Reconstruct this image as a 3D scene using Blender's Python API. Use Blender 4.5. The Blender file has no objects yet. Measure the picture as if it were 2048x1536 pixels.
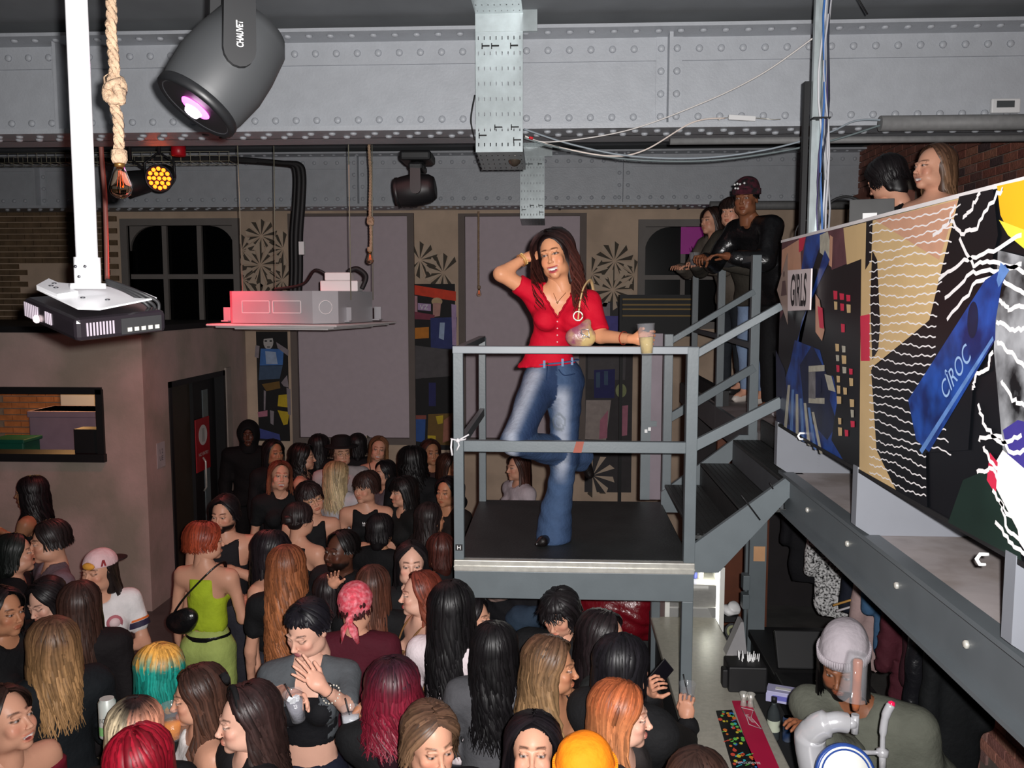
import bpy, bmesh, math, random
import numpy as np
from mathutils import Vector, Matrix, Euler
R_ = math.radians
scene = bpy.context.scene
COL = scene.collection
# ---------------------------------------------------------------- camera, world, lights, exposure
CAM = Vector((0, 0, 3.15)); PITCH = 5.55; YAW = 3.0; FPX = 1750.0
cd = bpy.data.cameras.new('camera'); cam = bpy.data.objects.new('camera', cd); COL.objects.link(cam)
cam.location = CAM; cam.rotation_euler = (R_(90 - PITCH), 0, R_(YAW))
cd.sensor_width = 36; cd.lens = 36 * FPX / 2048; cd.clip_start = .05; cd.clip_end = 60
scene.camera = cam
w = bpy.data.worlds.new('world'); scene.world = w; w.use_nodes = True
w.node_tree.nodes['Background'].inputs[0].default_value = (.75, .72, .8, 1)
w.node_tree.nodes['Background'].inputs[1].default_value = .020
scene.view_settings.view_transform = 'Standard'; scene.view_settings.look = 'None'
scene.view_settings.gamma = 1; scene.view_settings.use_curve_mapping = False
scene.view_settings.exposure = 0
scene.cycles.max_bounces = 5; scene.cycles.diffuse_bounces = 2; scene.cycles.glossy_bounces = 3
scene.cycles.transmission_bounces = 5; scene.cycles.transparent_max_bounces = 8
def light(name, kind, loc, energy, color=(1, 1, 1), aim=None, **k):
    l = bpy.data.lights.new(name, kind); l.energy = energy; l.color = color
    for a, v in k.items(): setattr(l, a, v)
    o = bpy.data.objects.new(name, l); o.location = loc; COL.objects.link(o)
    if aim is not None: o.rotation_euler = (Vector(aim) - Vector(loc)).to_track_quat('-Z', 'Y').to_euler()
    return o
# the camera's own flash, just above and to the right of the lens, aimed with it
light('camera_flash', 'SPOT', (.042, -.01, 3.178), 980, (1, .97, .955), aim=(-.25, 5, 3.2), spot_size=R_(118), spot_blend=1.0, shadow_soft_size=.014)
# dim club lighting: red wash from the stage cans, a weak pink area lamp over the crowd, a warm bulb in the booth
light('red_can_beam', 'SPOT', (-3.15, 6.15, 3.5), 75, (1, .02, .06), aim=(-2.42, 6.6, 3.08), spot_size=R_(38), spot_blend=.7, shadow_soft_size=.06)
light('red_wash', 'SPOT', (-3.0, 7.0, 3.9), 70, (1, .16, .14), aim=(-3.2, 6.6, 1.2), spot_size=R_(140), spot_blend=.8, shadow_soft_size=.12)
light('crowd_wash', 'AREA', (-1.6, 5.6, 4.15), 10, (1, .42, .40), aim=(-1.8, 5.6, 0), size=2.0)
light('booth_bulb', 'POINT', (-5.4, 9.4, 2.35), 26, (1, .52, .2), shadow_soft_size=.1)
# pixel helpers: the ray through an image point, cut with a plane of the room
CM = Euler((R_(90 - PITCH), 0, R_(YAW))).to_matrix()
def ray(px, py): return (CM @ Vector(((px - 1024) / FPX, -(py - 768) / FPX, -1)))
def at_x(px, py, X): d = ray(px, py); return CAM + d * ((X - CAM.x) / d.x)
def at_y(px, py, Y): d = ray(px, py); return CAM + d * ((Y - CAM.y) / d.y)
def at_z(px, py, Z): d = ray(px, py); return CAM + d * ((Z - CAM.z) / d.z)
# ---------------------------------------------------------------- materials
def srgb(r, g, b):
    f = lambda c: (c / 255 / 12.92) if c / 255 <= .04045 else ((c / 255 + .055) / 1.055) ** 2.4
    return (f(r), f(g), f(b))
MATS = {}
def mat(name, col=(.5, .5, .5), rough=.6, metal=0, var=.12, vscale=6, bump=0, bscale=40, emit=None, es=1, attr=None, objcol=False,
        trans=0, alpha=1, ior=1.45, spec=.5, coat=0, two=None, twoscale=3):
    if name in MATS: return MATS[name]
    m = bpy.data.materials.new(name); m.use_nodes = True; nt = m.node_tree; N = nt.nodes; L = nt.links
    b = N['Principled BSDF']; b.inputs['Roughness'].default_value = rough; b.inputs['Metallic'].default_value = metal
    b.inputs['Specular IOR Level'].default_value = spec
    if coat: b.inputs['Coat Weight'].default_value = coat
    tc = N.new('ShaderNodeTexCoord')
    if attr:
        s = N.new('ShaderNodeAttribute'); s.attribute_name = attr; src = s.outputs['Color']
    elif objcol:
        s = N.new('ShaderNodeObjectInfo'); src = s.outputs['Color']
    else:
        s = N.new('ShaderNodeRGB'); s.outputs[0].default_value = (*col, 1); src = s.outputs[0]
    if two:
        n2 = N.new('ShaderNodeTexNoise'); n2.inputs['Scale'].default_value = twoscale; n2.inputs['Detail'].default_value = 5
        L.new(tc.outputs['Object'], n2.inputs['Vector'])
        cr = N.new('ShaderNodeValToRGB'); cr.color_ramp.elements[0].position = .42; cr.color_ramp.elements[1].position = .62
        L.new(n2.outputs[0], cr.inputs[0])
        mx = N.new('ShaderNodeMix'); mx.data_type = 'RGBA'; L.new(cr.outputs[0], mx.inputs[0]); L.new(src, mx.inputs[6]); mx.inputs[7].default_value = (*two, 1)
        src = mx.outputs[2]
    if var:
        n = N.new('ShaderNodeTexNoise'); n.inputs['Scale'].default_value = vscale; n.inputs['Detail'].default_value = 4
        L.new(tc.outputs['Object'], n.inputs['Vector'])
        mr = N.new('ShaderNodeMapRange'); mr.inputs[1].default_value = .25; mr.inputs[2].default_value = .75
        mr.inputs[3].default_value = 1 - var; mr.inputs[4].default_value = 1 + var; L.new(n.outputs[0], mr.inputs[0])
        hs = N.new('ShaderNodeHueSaturation'); L.new(mr.outputs[0], hs.inputs['Value']); L.new(src, hs.inputs['Color']); src = hs.outputs[0]
    L.new(src, b.inputs['Base Color'])
    if bump:
        nb = N.new('ShaderNodeTexNoise'); nb.inputs['Scale'].default_value = bscale; nb.inputs['Detail'].default_value = 3
        L.new(tc.outputs['Object'], nb.inputs['Vector'])
        bp = N.new('ShaderNodeBump'); bp.inputs['Strength'].default_value = bump; bp.inputs['Distance'].default_value = .02
        L.new(nb.outputs[0], bp.inputs['Height']); L.new(bp.outputs[0], b.inputs['Normal'])
    if emit: b.inputs['Emission Color'].default_value = (*emit, 1); b.inputs['Emission Strength'].default_value = es
    if trans: b.inputs['Transmission Weight'].default_value = trans; b.inputs['IOR'].default_value = ior
    if alpha < 1: b.inputs['Alpha'].default_value = alpha
    MATS[name] = m; return m
# ---------------------------------------------------------------- object helpers
def link(o, parent=None):
    COL.objects.link(o)
    if parent is not None: o.parent = parent
    return o
def tag(o, label=None, cat=None, group=None, kind=None):
    if label: o['label'] = label
    if cat: o['category'] = cat
    if group: o['group'] = group
    if kind: o['kind'] = kind
    return o
def thing(name, label, cat, loc=(0, 0, 0), rz=0, group=None, rot=None):
    o = bpy.data.objects.new(name, None); o.empty_display_size = .05; COL.objects.link(o)
    o.location = loc; o.rotation_euler = rot or (0, 0, rz)
    return tag(o, label, cat, group)
def mobj(name, me, m=None, parent=None, loc=None, smooth=False, color=None, kind=None, label=None):
    o = bpy.data.objects.new(name, me); link(o, parent)
    if m is not None:
        for x in (m if isinstance(m, (list, tuple)) else [m]): me.materials.append(x)
    if loc is not None: o.location = loc
    if smooth: me.polygons.foreach_set('use_smooth', [True] * len(me.polygons))
    if color: o.color = (*color, 1)
    if kind: o['kind'] = kind
    if label: o['label'] = label
    return o
class MB:
    """collects shapes in one mesh"""
    def __init__(s): s.v = []; s.f = []; s.mi = []; s.sm = []
    def add(s, vs, fs, mi=0, sm=False):
        n = len(s.v); s.v += [tuple(v) for v in vs]; s.f += [tuple(i + n for i in f) for f in fs]; s.mi += [mi] * len(fs); s.sm += [sm] * len(fs)
        return s
    def box(s, a, b, mi=0, M=None, bev=0):
        x0, y0, z0 = (min(a[i], b[i]) for i in range(3)); x1, y1, z1 = (max(a[i], b[i]) for i in range(3))
        if bev:
            bev = min(bev, (x1 - x0) * .45, (y1 - y0) * .45, (z1 - z0) * .45)
            bm = bmesh.new(); bmesh.ops.create_cube(bm, size=1)
            for v in bm.verts: v.co = Vector(((x0 + x1) / 2 + v.co.x * (x1 - x0), (y0 + y1) / 2 + v.co.y * (y1 - y0), (z0 + z1) / 2 + v.co.z * (z1 - z0)))
            bmesh.ops.bevel(bm, geom=bm.edges[:], offset=bev, segments=2, affect='EDGES', profile=.5)
            bm.verts.index_update(); vs = [v.co.copy() for v in bm.verts]; fs = [[v.index for v in f.verts] for f in bm.faces]; bm.free()
        else:
            vs = [Vector(p) for p in ((x0, y0, z0), (x1, y0, z0), (x1, y1, z0), (x0, y1, z0), (x0, y0, z1), (x1, y0, z1), (x1, y1, z1), (x0, y1, z1))]
            fs = [(0, 3, 2, 1), (4, 5, 6, 7), (0, 1, 5, 4), (1, 2, 6, 5), (2, 3, 7, 6), (3, 0, 4, 7)]
        if M is not None: vs = [M @ v for v in vs]
        return s.add(vs, fs, mi)
    def bar(s, p, q, wx, wz, mi=0, up=(0, 0, 1), bev=0):
        p = Vector(p); q = Vector(q); d = q - p; l = d.length; d.normalize(); up = Vector(up)
        if abs(d.dot(up)) > .98: up = Vector((0, 1, 0))
        x = d.cross(up).normalized(); z = x.cross(d)
        M = Matrix(((x.x, d.x, z.x, p.x), (x.y, d.y, z.y, p.y), (x.z, d.z, z.z, p.z), (0, 0, 0, 1)))
        return s.box((-wx / 2, 0, -wz / 2), (wx / 2, l, wz / 2), mi, M, bev)
    def tube(s, pts, r, n=8, mi=0, caps=True, sm=True, flat=1, taper=None):
        pts = [Vector(p) for p in pts]; k = len(pts); rs = r if isinstance(r, (list, tuple)) else [r] * k
        vs = []; prev = None
        for i, p in enumerate(pts):
            d = (pts[min(i + 1, k - 1)] - pts[max(i - 1, 0)])
            d = d.normalized() if d.length > 1e-9 else Vector((0, 0, 1))
            if prev is None:
                u = d.cross(Vector((0, 0, 1)) if abs(d.z) < .9 else Vector((1, 0, 0))).normalized()
            else:
                u = (prev - d * prev.dot(d)); u = u.normalized() if u.length > 1e-6 else d.orthogonal().normalized()
            prev = u; w_ = d.cross(u)
            for j in range(n):
                a = 2 * math.pi * j / n; vs.append(p + u * math.cos(a) * rs[i] + w_ * math.sin(a) * rs[i] * flat)
        fs = [(i * n + j, i * n + (j + 1) % n, (i + 1) * n + (j + 1) % n, (i + 1) * n + j) for i in range(k - 1) for j in range(n)]
        s.add(vs, fs, mi, sm)
        if caps: 
            b = len(s.v) - len(vs)
            s.f += [tuple(b + j for j in range(n))[::-1], tuple(b + (k - 1) * n + j for j in range(n))]; s.mi += [mi] * 2; s.sm += [False] * 2
        return s
    def lathe(s, prof, n=16, o=(0, 0, 0), axis=(0, 0, 1), mi=0, sm=True, closed=False):
        ax = Vector(axis).normalized(); u = ax.orthogonal().normalized(); w_ = ax.cross(u); o = Vector(o); vs = []
        for r, z in prof:
            for j in range(n):
                a = 2 * math.pi * j / n; vs.append(o + ax * z + (u * math.cos(a) + w_ * math.sin(a)) * max(r, 1e-4))
        k = len(prof)
        fs = [(i * n + j, i * n + (j + 1) % n, (i + 1) * n + (j + 1) % n, (i + 1) * n + j) for i in range(k - 1) for j in range(n)]
        s.add(vs, fs, mi, sm)
        b = len(s.v) - len(vs)
        if prof[0][0] > 1e-3 and not closed: s.f.append(tuple(b + j for j in range(n))[::-1]); s.mi.append(mi); s.sm.append(False)
        if prof[-1][0] > 1e-3 and not closed: s.f.append(tuple(b + (k - 1) * n + j for j in range(n))); s.mi.append(mi); s.sm.append(False)
        return s
    def prism(s, poly, h, M=None, mi=0):
        """poly in xy, extruded 0..h in z, then M"""
        n = len(poly); a = sum(poly[i][0] * poly[(i + 1) % n][1] - poly[(i + 1) % n][0] * poly[i][1] for i in range(n))
        if a < 0: poly = poly[::-1]
        vs = [Vector((x, y, 0)) for x, y in poly] + [Vector((x, y, h)) for x, y in poly]
        if M is not None: vs = [M @ v for v in vs]
        fs = [tuple(range(n))[::-1], tuple(range(n, 2 * n))] + [(i, (i + 1) % n, n + (i + 1) % n, n + i) for i in range(n)]
        return s.add(vs, fs, mi)
    def mesh(s, name):
        me = bpy.data.meshes.new(name); me.from_pydata(s.v, [], s.f); me.polygons.foreach_set('material_index', s.mi); me.polygons.foreach_set('use_smooth', s.sm); me.update(); return me
    def build(s, name, m=None, parent=None, loc=None, color=None, kind=None, label=None):
        return mobj(name, s.mesh(name), m, parent, loc, False, color, kind, label)
def frame(o, x, y):
    """matrix with origin o, x and y directions, z = their cross"""
    x = Vector(x).normalized(); y = Vector(y); y = (y - x * y.dot(x)).normalized(); z = x.cross(y)
    return Matrix(((x.x, y.x, z.x, o[0]), (x.y, y.y, z.y, o[1]), (x.z, y.z, z.z, o[2]), (0, 0, 0, 1)))
def text_mesh(name, txt, M, h, m, parent=None, sx=1.0, depth=.001, bold=0, align='CENTER', kind=None, spacing=1):
    c = bpy.data.curves.new(name, 'FONT'); c.body = txt; c.size = 1; c.extrude = .0; c.offset = bold; c.align_x = align; c.space_character = spacing
    t = bpy.data.objects.new(name, c); COL.objects.link(t)
    dg = bpy.context.evaluated_depsgraph_get(); me = bpy.data.meshes.new_from_object(t.evaluated_get(dg)); bpy.data.objects.remove(t); bpy.data.curves.remove(c)
    n = len(me.vertices); co = np.empty(n * 3); me.vertices.foreach_get('co', co); co = co.reshape(-1, 3)
    if n:
        y0, y1 = co[:, 1].min(), co[:, 1].max(); co[:, 1] = (co[:, 1] - (y0 + y1) / 2) * h / (y1 - y0); co[:, 0] *= h / (y1 - y0) * sx; co[:, 2] = depth
    A = np.array(M); co = co @ A[:3, :3].T + A[:3, 3]
    me.vertices.foreach_set('co', co.ravel()); me.update(); me.materials.clear()
    return mobj(name, me, m, parent, kind=kind)
def rivet_mesh(r, hgt, n=8):
    b = MB(); b.lathe([(r, 0), (r * .92, hgt * .55), (r * .55, hgt * .92), (0, hgt)], n); return b.mesh('rivet')
rnd = random.Random(5)
def sag(pts, n=10):
    out = []; P = [Vector(p) for p in pts]; P = [P[0]] + P + [P[-1]]
    for i in range(1, len(P) - 2):
        for k in range(n):
            t = k / n; a, b_, c, d = P[i - 1:i + 3]
            out.append(.5 * ((2 * b_) + (c - a) * t + (2 * a - 5 * b_ + 4 * c - d) * t * t + (-a + 3 * b_ - 3 * c + d) * t ** 3))
    return out + [P[-1]]
# ================================================================ THE ROOM
M_beam = mat('girder_paint', srgb(190, 194, 200), .42, var=.06, vscale=9, bump=.12, bscale=60)
M_ceil = mat('ceiling_paint', srgb(142, 146, 150), .8, var=.12, vscale=3)
M_plaster = mat('tan_plaster', srgb(218, 192, 168), .85, var=.06, vscale=5, two=srgb(200, 176, 154), twoscale=2)
M_screen = mat('lilac_board', srgb(208, 192, 199), .8, var=.04, vscale=12)
M_trim = mat('taupe_trim', srgb(118, 106, 100), .7, var=.06)
M_booth = mat('booth_render', srgb(206, 178, 170), .85, var=.07, vscale=3, bump=.1, bscale=30, two=srgb(168, 156, 142), twoscale=1.2)
M_black = mat('black_paint', srgb(22, 22, 24), .6, var=.2)
M_dark = mat('dark_fill', srgb(36, 36, 38), .8, var=.2)
M_floor = mat('club_floor', srgb(92, 92, 90), .5, var=.25, vscale=4, bump=.1)
M_brickm = mat('brick_mortar', srgb(150, 138, 128), .9, var=.1, vscale=20)
M_brick = mat('brick_clay', rough=.85, objcol=True, var=.25, vscale=14, bump=.3, bscale=50)
M_brickd = mat('old_dark_brick', srgb(120, 98, 74), .9, var=.35, vscale=8)
M_rail = mat('rail_paint', srgb(98, 106, 110), .38, var=.06, vscale=10, bump=.02, bscale=80)
M_railL = mat('rail_paint_light', srgb(128, 134, 140), .45, var=.05)
M_galv = mat('galvanised_steel', srgb(190, 200, 202), .34, .35, var=.12, vscale=14)
M_alu = mat('aluminium_edge', srgb(200, 198, 190), .3, .4, var=.15, vscale=30)
M_white = mat('white_plastic', srgb(235, 235, 235), .4, var=.03)
M_deck = mat('black_deck', srgb(38, 40, 40), .5, var=.3, vscale=6, bump=.15, bscale=90)
M_glassd = mat('night_glass', srgb(6, 7, 9), .25, var=0, spec=.2)
M_petal = mat('starburst_print', srgb(84, 76, 66), .85, var=.1)
M_petal2 = mat('starburst_light', srgb(212, 190, 168), .85, var=.06)
M_wood = mat('brown_board', srgb(112, 62, 40), .6, var=.15, vscale=7)
M_concrete = mat('marbled_deck', srgb(168, 160, 160), .7, var=.12, vscale=6, two=srgb(146, 136, 132), twoscale=5)
M_plate = mat('light_grey_plate', srgb(118, 121, 128), .5, var=.05)
FW = 11.3; CEIL = 4.95
def struct(b, name, m, parent=None, **k):
    o = b.build(name, m, parent, **k)
    if parent is None: o['kind'] = 'structure'
    return o
b = MB(); b.box((-9, -2, -.1), (3.7, FW + .2, 0)); floor = struct(b, 'floor', M_floor)
b = MB(); b.box((-9, -2, CEIL), (3.7, FW + .2, CEIL + .1)); struct(b, 'ceiling', M_ceil)
# far wall with two window openings and two boarded openings
W1 = (-5.62, -4.22, 2.86, 4.10); W2 = (1.10, 2.55, 2.86, 4.06)
S1 = (at_y(590, 433, FW).x, at_y(815, 433, FW).x, at_y(815, 876, FW).z, 4.21)
S2 = (at_y(930, 433, FW).x, at_y(1160, 433, FW).x, at_y(1000, 876, FW).z, 4.20)
wf = MB()
xs = [-9, W1[0], W1[1], S1[0], S1[1], S2[0], S2[1], W2[0], W2[1], 3.7]
for i in range(9):
    x0, x1 = xs[i], xs[i + 1]
    hole = {1: W1, 3: S1, 5: S2, 7: W2}.get(i)
    if hole: wf.box((x0, FW, 0), (x1, FW + .2, hole[2])); wf.box((x0, FW, hole[3]), (x1, FW + .2, CEIL))
    else: wf.box((x0, FW, 0), (x1, FW + .2, CEIL))
wall_far = struct(wf, 'wall_far', M_plaster)
b = MB(); b.box((-9, FW + .45, 0), (3.7, FW + .5, CEIL)); struct(b, 'wall_far_outer', M_black)  # added black sheet behind the openings, stands for the dark of night
for i, S in ((1, S1), (2, S2)):
    b = MB(); b.box((S[0], FW + .02, S[2]), (S[1], FW + .05, S[3])); o = struct(b, 'trim_%d' % i, M_screen)
    f = MB(); t = .085
    f.box((S[0] - t, FW - .05, S[2] - t), (S[0], FW + .03, S[3] + t * .4)); f.box((S[1], FW - .05, S[2] - t), (S[1] + t, FW + .03, S[3] + t * .4))
    f.box((S[0], FW - .05, S[3]), (S[1], FW + .03, S[3] + t * .4)); f.box((S[0], FW - .05, S[2] - t), (S[1], FW + .03, S[2])); f.build('frame', M_trim, o)
def window(n, W, cols):
    x0, x1, z0, z1 = W; root = MB(); t = .09
    root.box((x0 - t, FW - .04, z0 - t), (x0, FW + .12, z1 + t)); root.box((x1, FW - .04, z0 - t), (x1 + t, FW + .12, z1 + t))
    root.box((x0, FW - .04, z1), (x1, FW + .12, z1 + t)); root.box((x0, FW - .07, z0 - t), (x1, FW + .12, z0))
    # arched head: two spandrels
    r = .32
    for sx, cx, ex in ((-1, x0 + r, x0), (1, x1 - r, x1)):
        pl = [(ex, z1)] + [(cx + sx * r * math.cos(a), z1 - r + r * math.sin(a)) for a in [k * math.pi / 16 for k in range(9)]]
        root.prism(pl, .05, frame((0, FW + .09, 0), (1, 0, 0), (0, 0, 1)))
    o = struct(root, 'window_%d' % n, mat('window_frame_paint', srgb(128, 122, 118), .7, var=.06))
    zm = z0 + (z1 - z0) * .47
    for k in range(1, cols):
        xc = x0 + (x1 - x0) * k / cols; g = MB(); g.box((xc - .03, FW + .03, z0), (xc + .03, FW + .08, z1)); g.build('glazing_bar', mat('window_frame_paint'), o)
    g = MB(); g.box((x0, FW + .035, zm - .03), (x1, FW + .075, zm + .03)); g.build('glazing_bar', mat('window_frame_paint'), o)
    for k in range(cols):
        for (a, c) in ((z0, zm - .03), (zm + .03, z1)):
            g = MB(); xa = x0 + (x1 - x0) * k / cols; xb = x0 + (x1 - x0) * (k + 1) / cols
            g.box((xa, FW + .10, a), (xb, FW + .11, c)); g.build('pane', M_glassd, o)
    return o
window(1, W1, 3); window(2, W2, 3)
# star-burst wallpaper: radiating petals, each a thin raised wedge
def starburst(cx, cz, r, parent, clip):
    for k in range(10):
        a = 2 * math.pi * (k + .5) / 10; da = math.pi / 10 * .9
        pts = [(0.10 * r, a), (r * .98, a - da * .72), (r, a + da * .72)]
        pl = []
        for rr, aa in ((.08 * r, a), (r * .86, a - da * .9), (r * 1.0, a), (r * .88, a + da * .9)):
            pl.append((cx + rr * math.cos(aa), cz + rr * math.sin(aa)))
        if any(p[0] < clip[0] or p[0] > clip[1] for p in pl): continue
        for half in (0, 1):
            q = [pl[0], pl[1], pl[2]] if half == 0 else [pl[0], pl[2], pl[3]]
            PB[half].prism(q, .006 + .0025 * half + SB[0], frame((0, FW - .002, 0), (1, 0, 0), (0, 0, 1)))
SB = [0]
def burst_strip(px0, px1, cents):
    global PB
    PB = (MB(), MB()); cl = (at_y(px0, 600, FW).x, at_y(px1, 600, FW).x)
    for (px, py, r) in cents:
        SB[0] += .0005; c = at_y(px, py, FW); starburst(c.x, c.z, r, wall_far, cl)
    PB[0].build('wallpaper_petals', M_petal, wall_far, kind='stuff'); PB[1].build('wallpaper_petals', M_petal2, wall_far, kind='stuff')
burst_strip(478, 590, [(523, 472, .22), (521, 530, .29), (567, 497, .22), (484, 500, .2), (565, 560, .22), (486, 560, .2), (521, 596, .2)])
burst_strip(815, 924, [(840, 520, .24), (887, 545, .25)])
burst_strip(1165, 1285, [(1229, 522, .25), (1183, 548, .22), (1268, 550, .2), (1226, 580, .26), (1185, 950, .3)])
burst_strip(640, 815, [(650, 920, .3), (735, 915, .3), (690, 945, .3)])
# left stretch of the far wall is dark old brick
b = MB(); rb = random.Random(3)
zz = 0
for row in range(64):
    z = row * .077; x = -8.9 + (.11 if row % 2 else 0)
    while x < -5.95:
        if z > 1.8 and z < 4.9 and not (-7.2 < x < -6.2 and 3.2 < z < 3.55): b.box((x, FW - .03 - rb.random() * .012, z), (x + .213, FW + .01, z + .066))
        x += .225
b.build('brickwork', M_brickd, wall_far, kind='stuff')
# right wall: brick by brick where it shows
b = MB(); b.box((3.6, -2, 0), (3.75, FW, CEIL)); wall_right = struct(b, 'wall_right', M_brickm)
bricks = []
def brick_mesh(l, h, d=.02):
    b = MB(); b.box((-d, 0, 0), (0, l, h), bev=0); me = b.mesh('brick'); me.materials.append(M_brick); return me
bme = brick_mesh(.213, .065)
BC = [srgb(150, 92, 78), srgb(164, 106, 88), srgb(138, 84, 74), srgb(176, 120, 98), srgb(120, 84, 78), srgb(158, 112, 100), srgb(96, 74, 74)]
def brick_patch(y0, y1, z0, z1, test):
    for row in range(int(z0 / .077), int(z1 / .077) + 1):
        y = y0 + (.11 if row % 2 else 0)
        while y < y1:
            z = row * .077
            if test(y, z):
                o = bpy.data.objects.new('brick', bme); link(o, wall_right); o.location = (3.6 + rb.random() * .004, y, z + .006); o.color = (*rb.choice(BC), 1)
                bricks.append(o)
            y += .225
def inframe(p, box):
    v = CM.transposed() @ (Vector(p) - CAM)
    if v.z > -.1: return False
    X = 1024 + FPX * v.x / -v.z; Y_ = 768 - FPX * v.y / -v.z
    return box[0] < X < box[2] and box[1] < Y_ < box[3]
brick_patch(5.5, 9.6, 3.3, 4.4, lambda y, z: inframe((3.6, y, z), (1880, 278, 2075, 408)))
brick_patch(5.2, 8.2, 0, 1.3, lambda y, z: inframe((3.6, y, z), (0, 0, 1, 1)))
pass
bb = MB()
for row in range(64):
    z = row * .077; y = 2 + (.11 if row % 2 else 0)
    while y < 10.8:
        if z > 2.35 and not (5.3 < y < 9.6 and 3.2 < z < 4.4): bb.box((3.58, y, z), (3.6, y + .213, z + .065))
        y += .225
bb.build('brickwork', mat('brick_run', srgb(150, 98, 84), .85, var=.3, vscale=5), wall_right, kind='stuff')
b = MB(); b.box((3.15, 9.2, 2.3), (3.6, 9.7, 4.25)); struct(b, 'trim_3', mat('brick_run'))
b = MB(); b.box((-9.1, -2, 0), (-9, FW, CEIL)); struct(b, 'wall_left', M_dark)
b = MB(); b.box((-9, -2.1, 0), (3.7, -2, CEIL)); struct(b, 'wall_back', M_dark)

# ---------------------------------------------------------------- riveted girders
def girder(name, y0, zb, zt, label, x0, x1, stiff, sp, rows_obj):
    g = thing(name, label, 'girder', (0, 0, 0)); g['kind'] = 'structure'
    yw = y0 + .23; wdt = .5
    f = MB(); f.box((x0, y0, zb), (x1, y0 + wdt, zb + .022), bev=0); f.box((x0, y0 + .01, zb + .022), (x1, y0 + wdt - .01, zb + .034)); f.build('bottom_flange', M_beam, g)
    f = MB(); f.box((x0, y0, zt - .022), (x1, y0 + wdt, zt)); f.build('top_flange', M_beam, g)
    f = MB(); f.box((x0, yw + .03, zb), (x1, yw + .045, zt)); f.build('web', M_beam, g)
    for (a, c) in ((zb + .034, zb + .19), (zt - .17, zt - .022)):
        f = MB(); f.box((x0, yw + .012, a), (x1, yw + .03, c)); f.build('angle_plate', M_beam, g)
    vr = []
    for xs_ in stiff:
        f = MB(); f.box((xs_ - .085, yw + .004, zb + .034), (xs_ + .085, yw + .012, zt - .022)); f.box((xs_ - .012, yw - .11, zb + .034), (xs_ + .012, yw + .01, zt - .022)); f.build('stiffener', M_beam, g)
        for s_ in (-1, 1):
            for k in range(4): vr.append((xs_ + s_ * .052, yw + .004, zb + .115 + k * (zt - zb - .21) / 3))
    rows = {'web_low': [], 'web_high': [], 'under_a': [], 'under_b': [], 'top_under': []}
    n = int((x1 - x0) / sp)
    for i in range(n):
        x = x0 + sp * (i + .5)
        if all(abs(x - q) > .1 for q in stiff):
            rows['web_low'].append((x, yw + .012, zb + .115)); rows['web_high'].append((x, yw + .012, zt - .095))
        rows['under_a'].append((x, y0 + .09, zb)); rows['under_b'].append((x + sp / 2, y0 + .2, zb)); rows['top_under'].append((x, y0 + .09, zt - .022))
    rm = rivet_mesh(.024, .017, 10); rm.materials.append(M_beam); rm.polygons.foreach_set('use_smooth', [True] * len(rm.polygons))
    out = Matrix.Rotation(R_(90), 4, 'X'); dn = Matrix.Rotation(R_(180), 4, 'X')
    extra = MB()
    for key, L in list(rows.items()) + [('stiff', vr)]:
        M0 = out if key.startswith('web') or key == 'stiff' else dn
        for p in L:
            if key in rows_obj:
                o = bpy.data.objects.new('rivet', rm); link(o, g); o.matrix_local = Matrix.Translation(p) @ M0
            else:
                MM = Matrix.Translation(p) @ M0
                extra.add([MM @ v.co for v in rm.vertices], [tuple(q.vertices) for q in rm.polygons], sm=True)
    if extra.v: extra.build('rivet_rows', M_beam, g, kind='stuff')
    return g
girder('riveted_girder', 5.75, 4.238, 4.885, 'large pale grey riveted steel girder crossing the room above the platform', -5.4, 3.6, [at_y(1338, 150, 5.98).x, at_y(1338, 150, 5.98).x - 4.1], .142, ('web_low', 'web_high', 'stiff', 'under_a', 'under_b'))
girder('riveted_girder', 10.6, 4.262, 4.91, 'dimmer riveted steel girder running along the far wall above the arched windows', -8.9, 3.6, [at_y(1248, 350, 10.8).x, at_y(715, 350, 10.8).x, -6.5], .142, ())

# ---------------------------------------------------------------- the rendered booth with a serving hatch (left)
BX, BY, BH = -4.09, 8.4, 2.82
hx1 = at_y(205, 800, BY).x; hz1 = at_y(100, 778, BY).z; hz0 = at_y(100, 918, BY).z
b = MB(); b.box((-8.9, BY, 0), (hx1 - 2.6, BY + .2, BH)); b.box((hx1, BY, 0), (BX, BY + .2, BH)); b.box((hx1 - 2.6, BY, hz1), (hx1, BY + .2, BH)); b.box((hx1 - 2.6, BY, 0), (hx1, BY + .2, hz0))
struct(b, 'wall_booth_front', M_booth)
dy0, dy1, dz = 8.95, 10.5, 2.28
b = MB(); b.box((BX - .2, BY + .2, 0), (BX, dy0, BH)); b.box((BX - .2, dy1, 0), (BX, FW - .03, BH)); b.box((BX - .2, dy0, dz), (BX, dy1, BH))
struct(b, 'wall_booth_side', M_booth)
b = MB(); b.box((-8.9, BY - .03, BH), (BX + .03, FW - .06, BH + .06)); struct(b, 'trim_4', M_black)
b = MB(); t = .06
b.box((hx1 - .06, BY - .03, hz0), (hx1 + .01, BY + .2, hz1)); b.box((hx1 - 2.6, BY - .03, hz1 - .05), (hx1, BY + .2, hz1 + .02)); b.box((hx1 - 2.6, BY - .06, hz0 - .02), (hx1 + .02, BY + .2, hz0 + .06)); b.box((hx1 - .32, BY + .02, hz0), (hx1 - .06, BY + .2, hz0 + .3))
o = struct(b, 'window_3', M_black)
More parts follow.
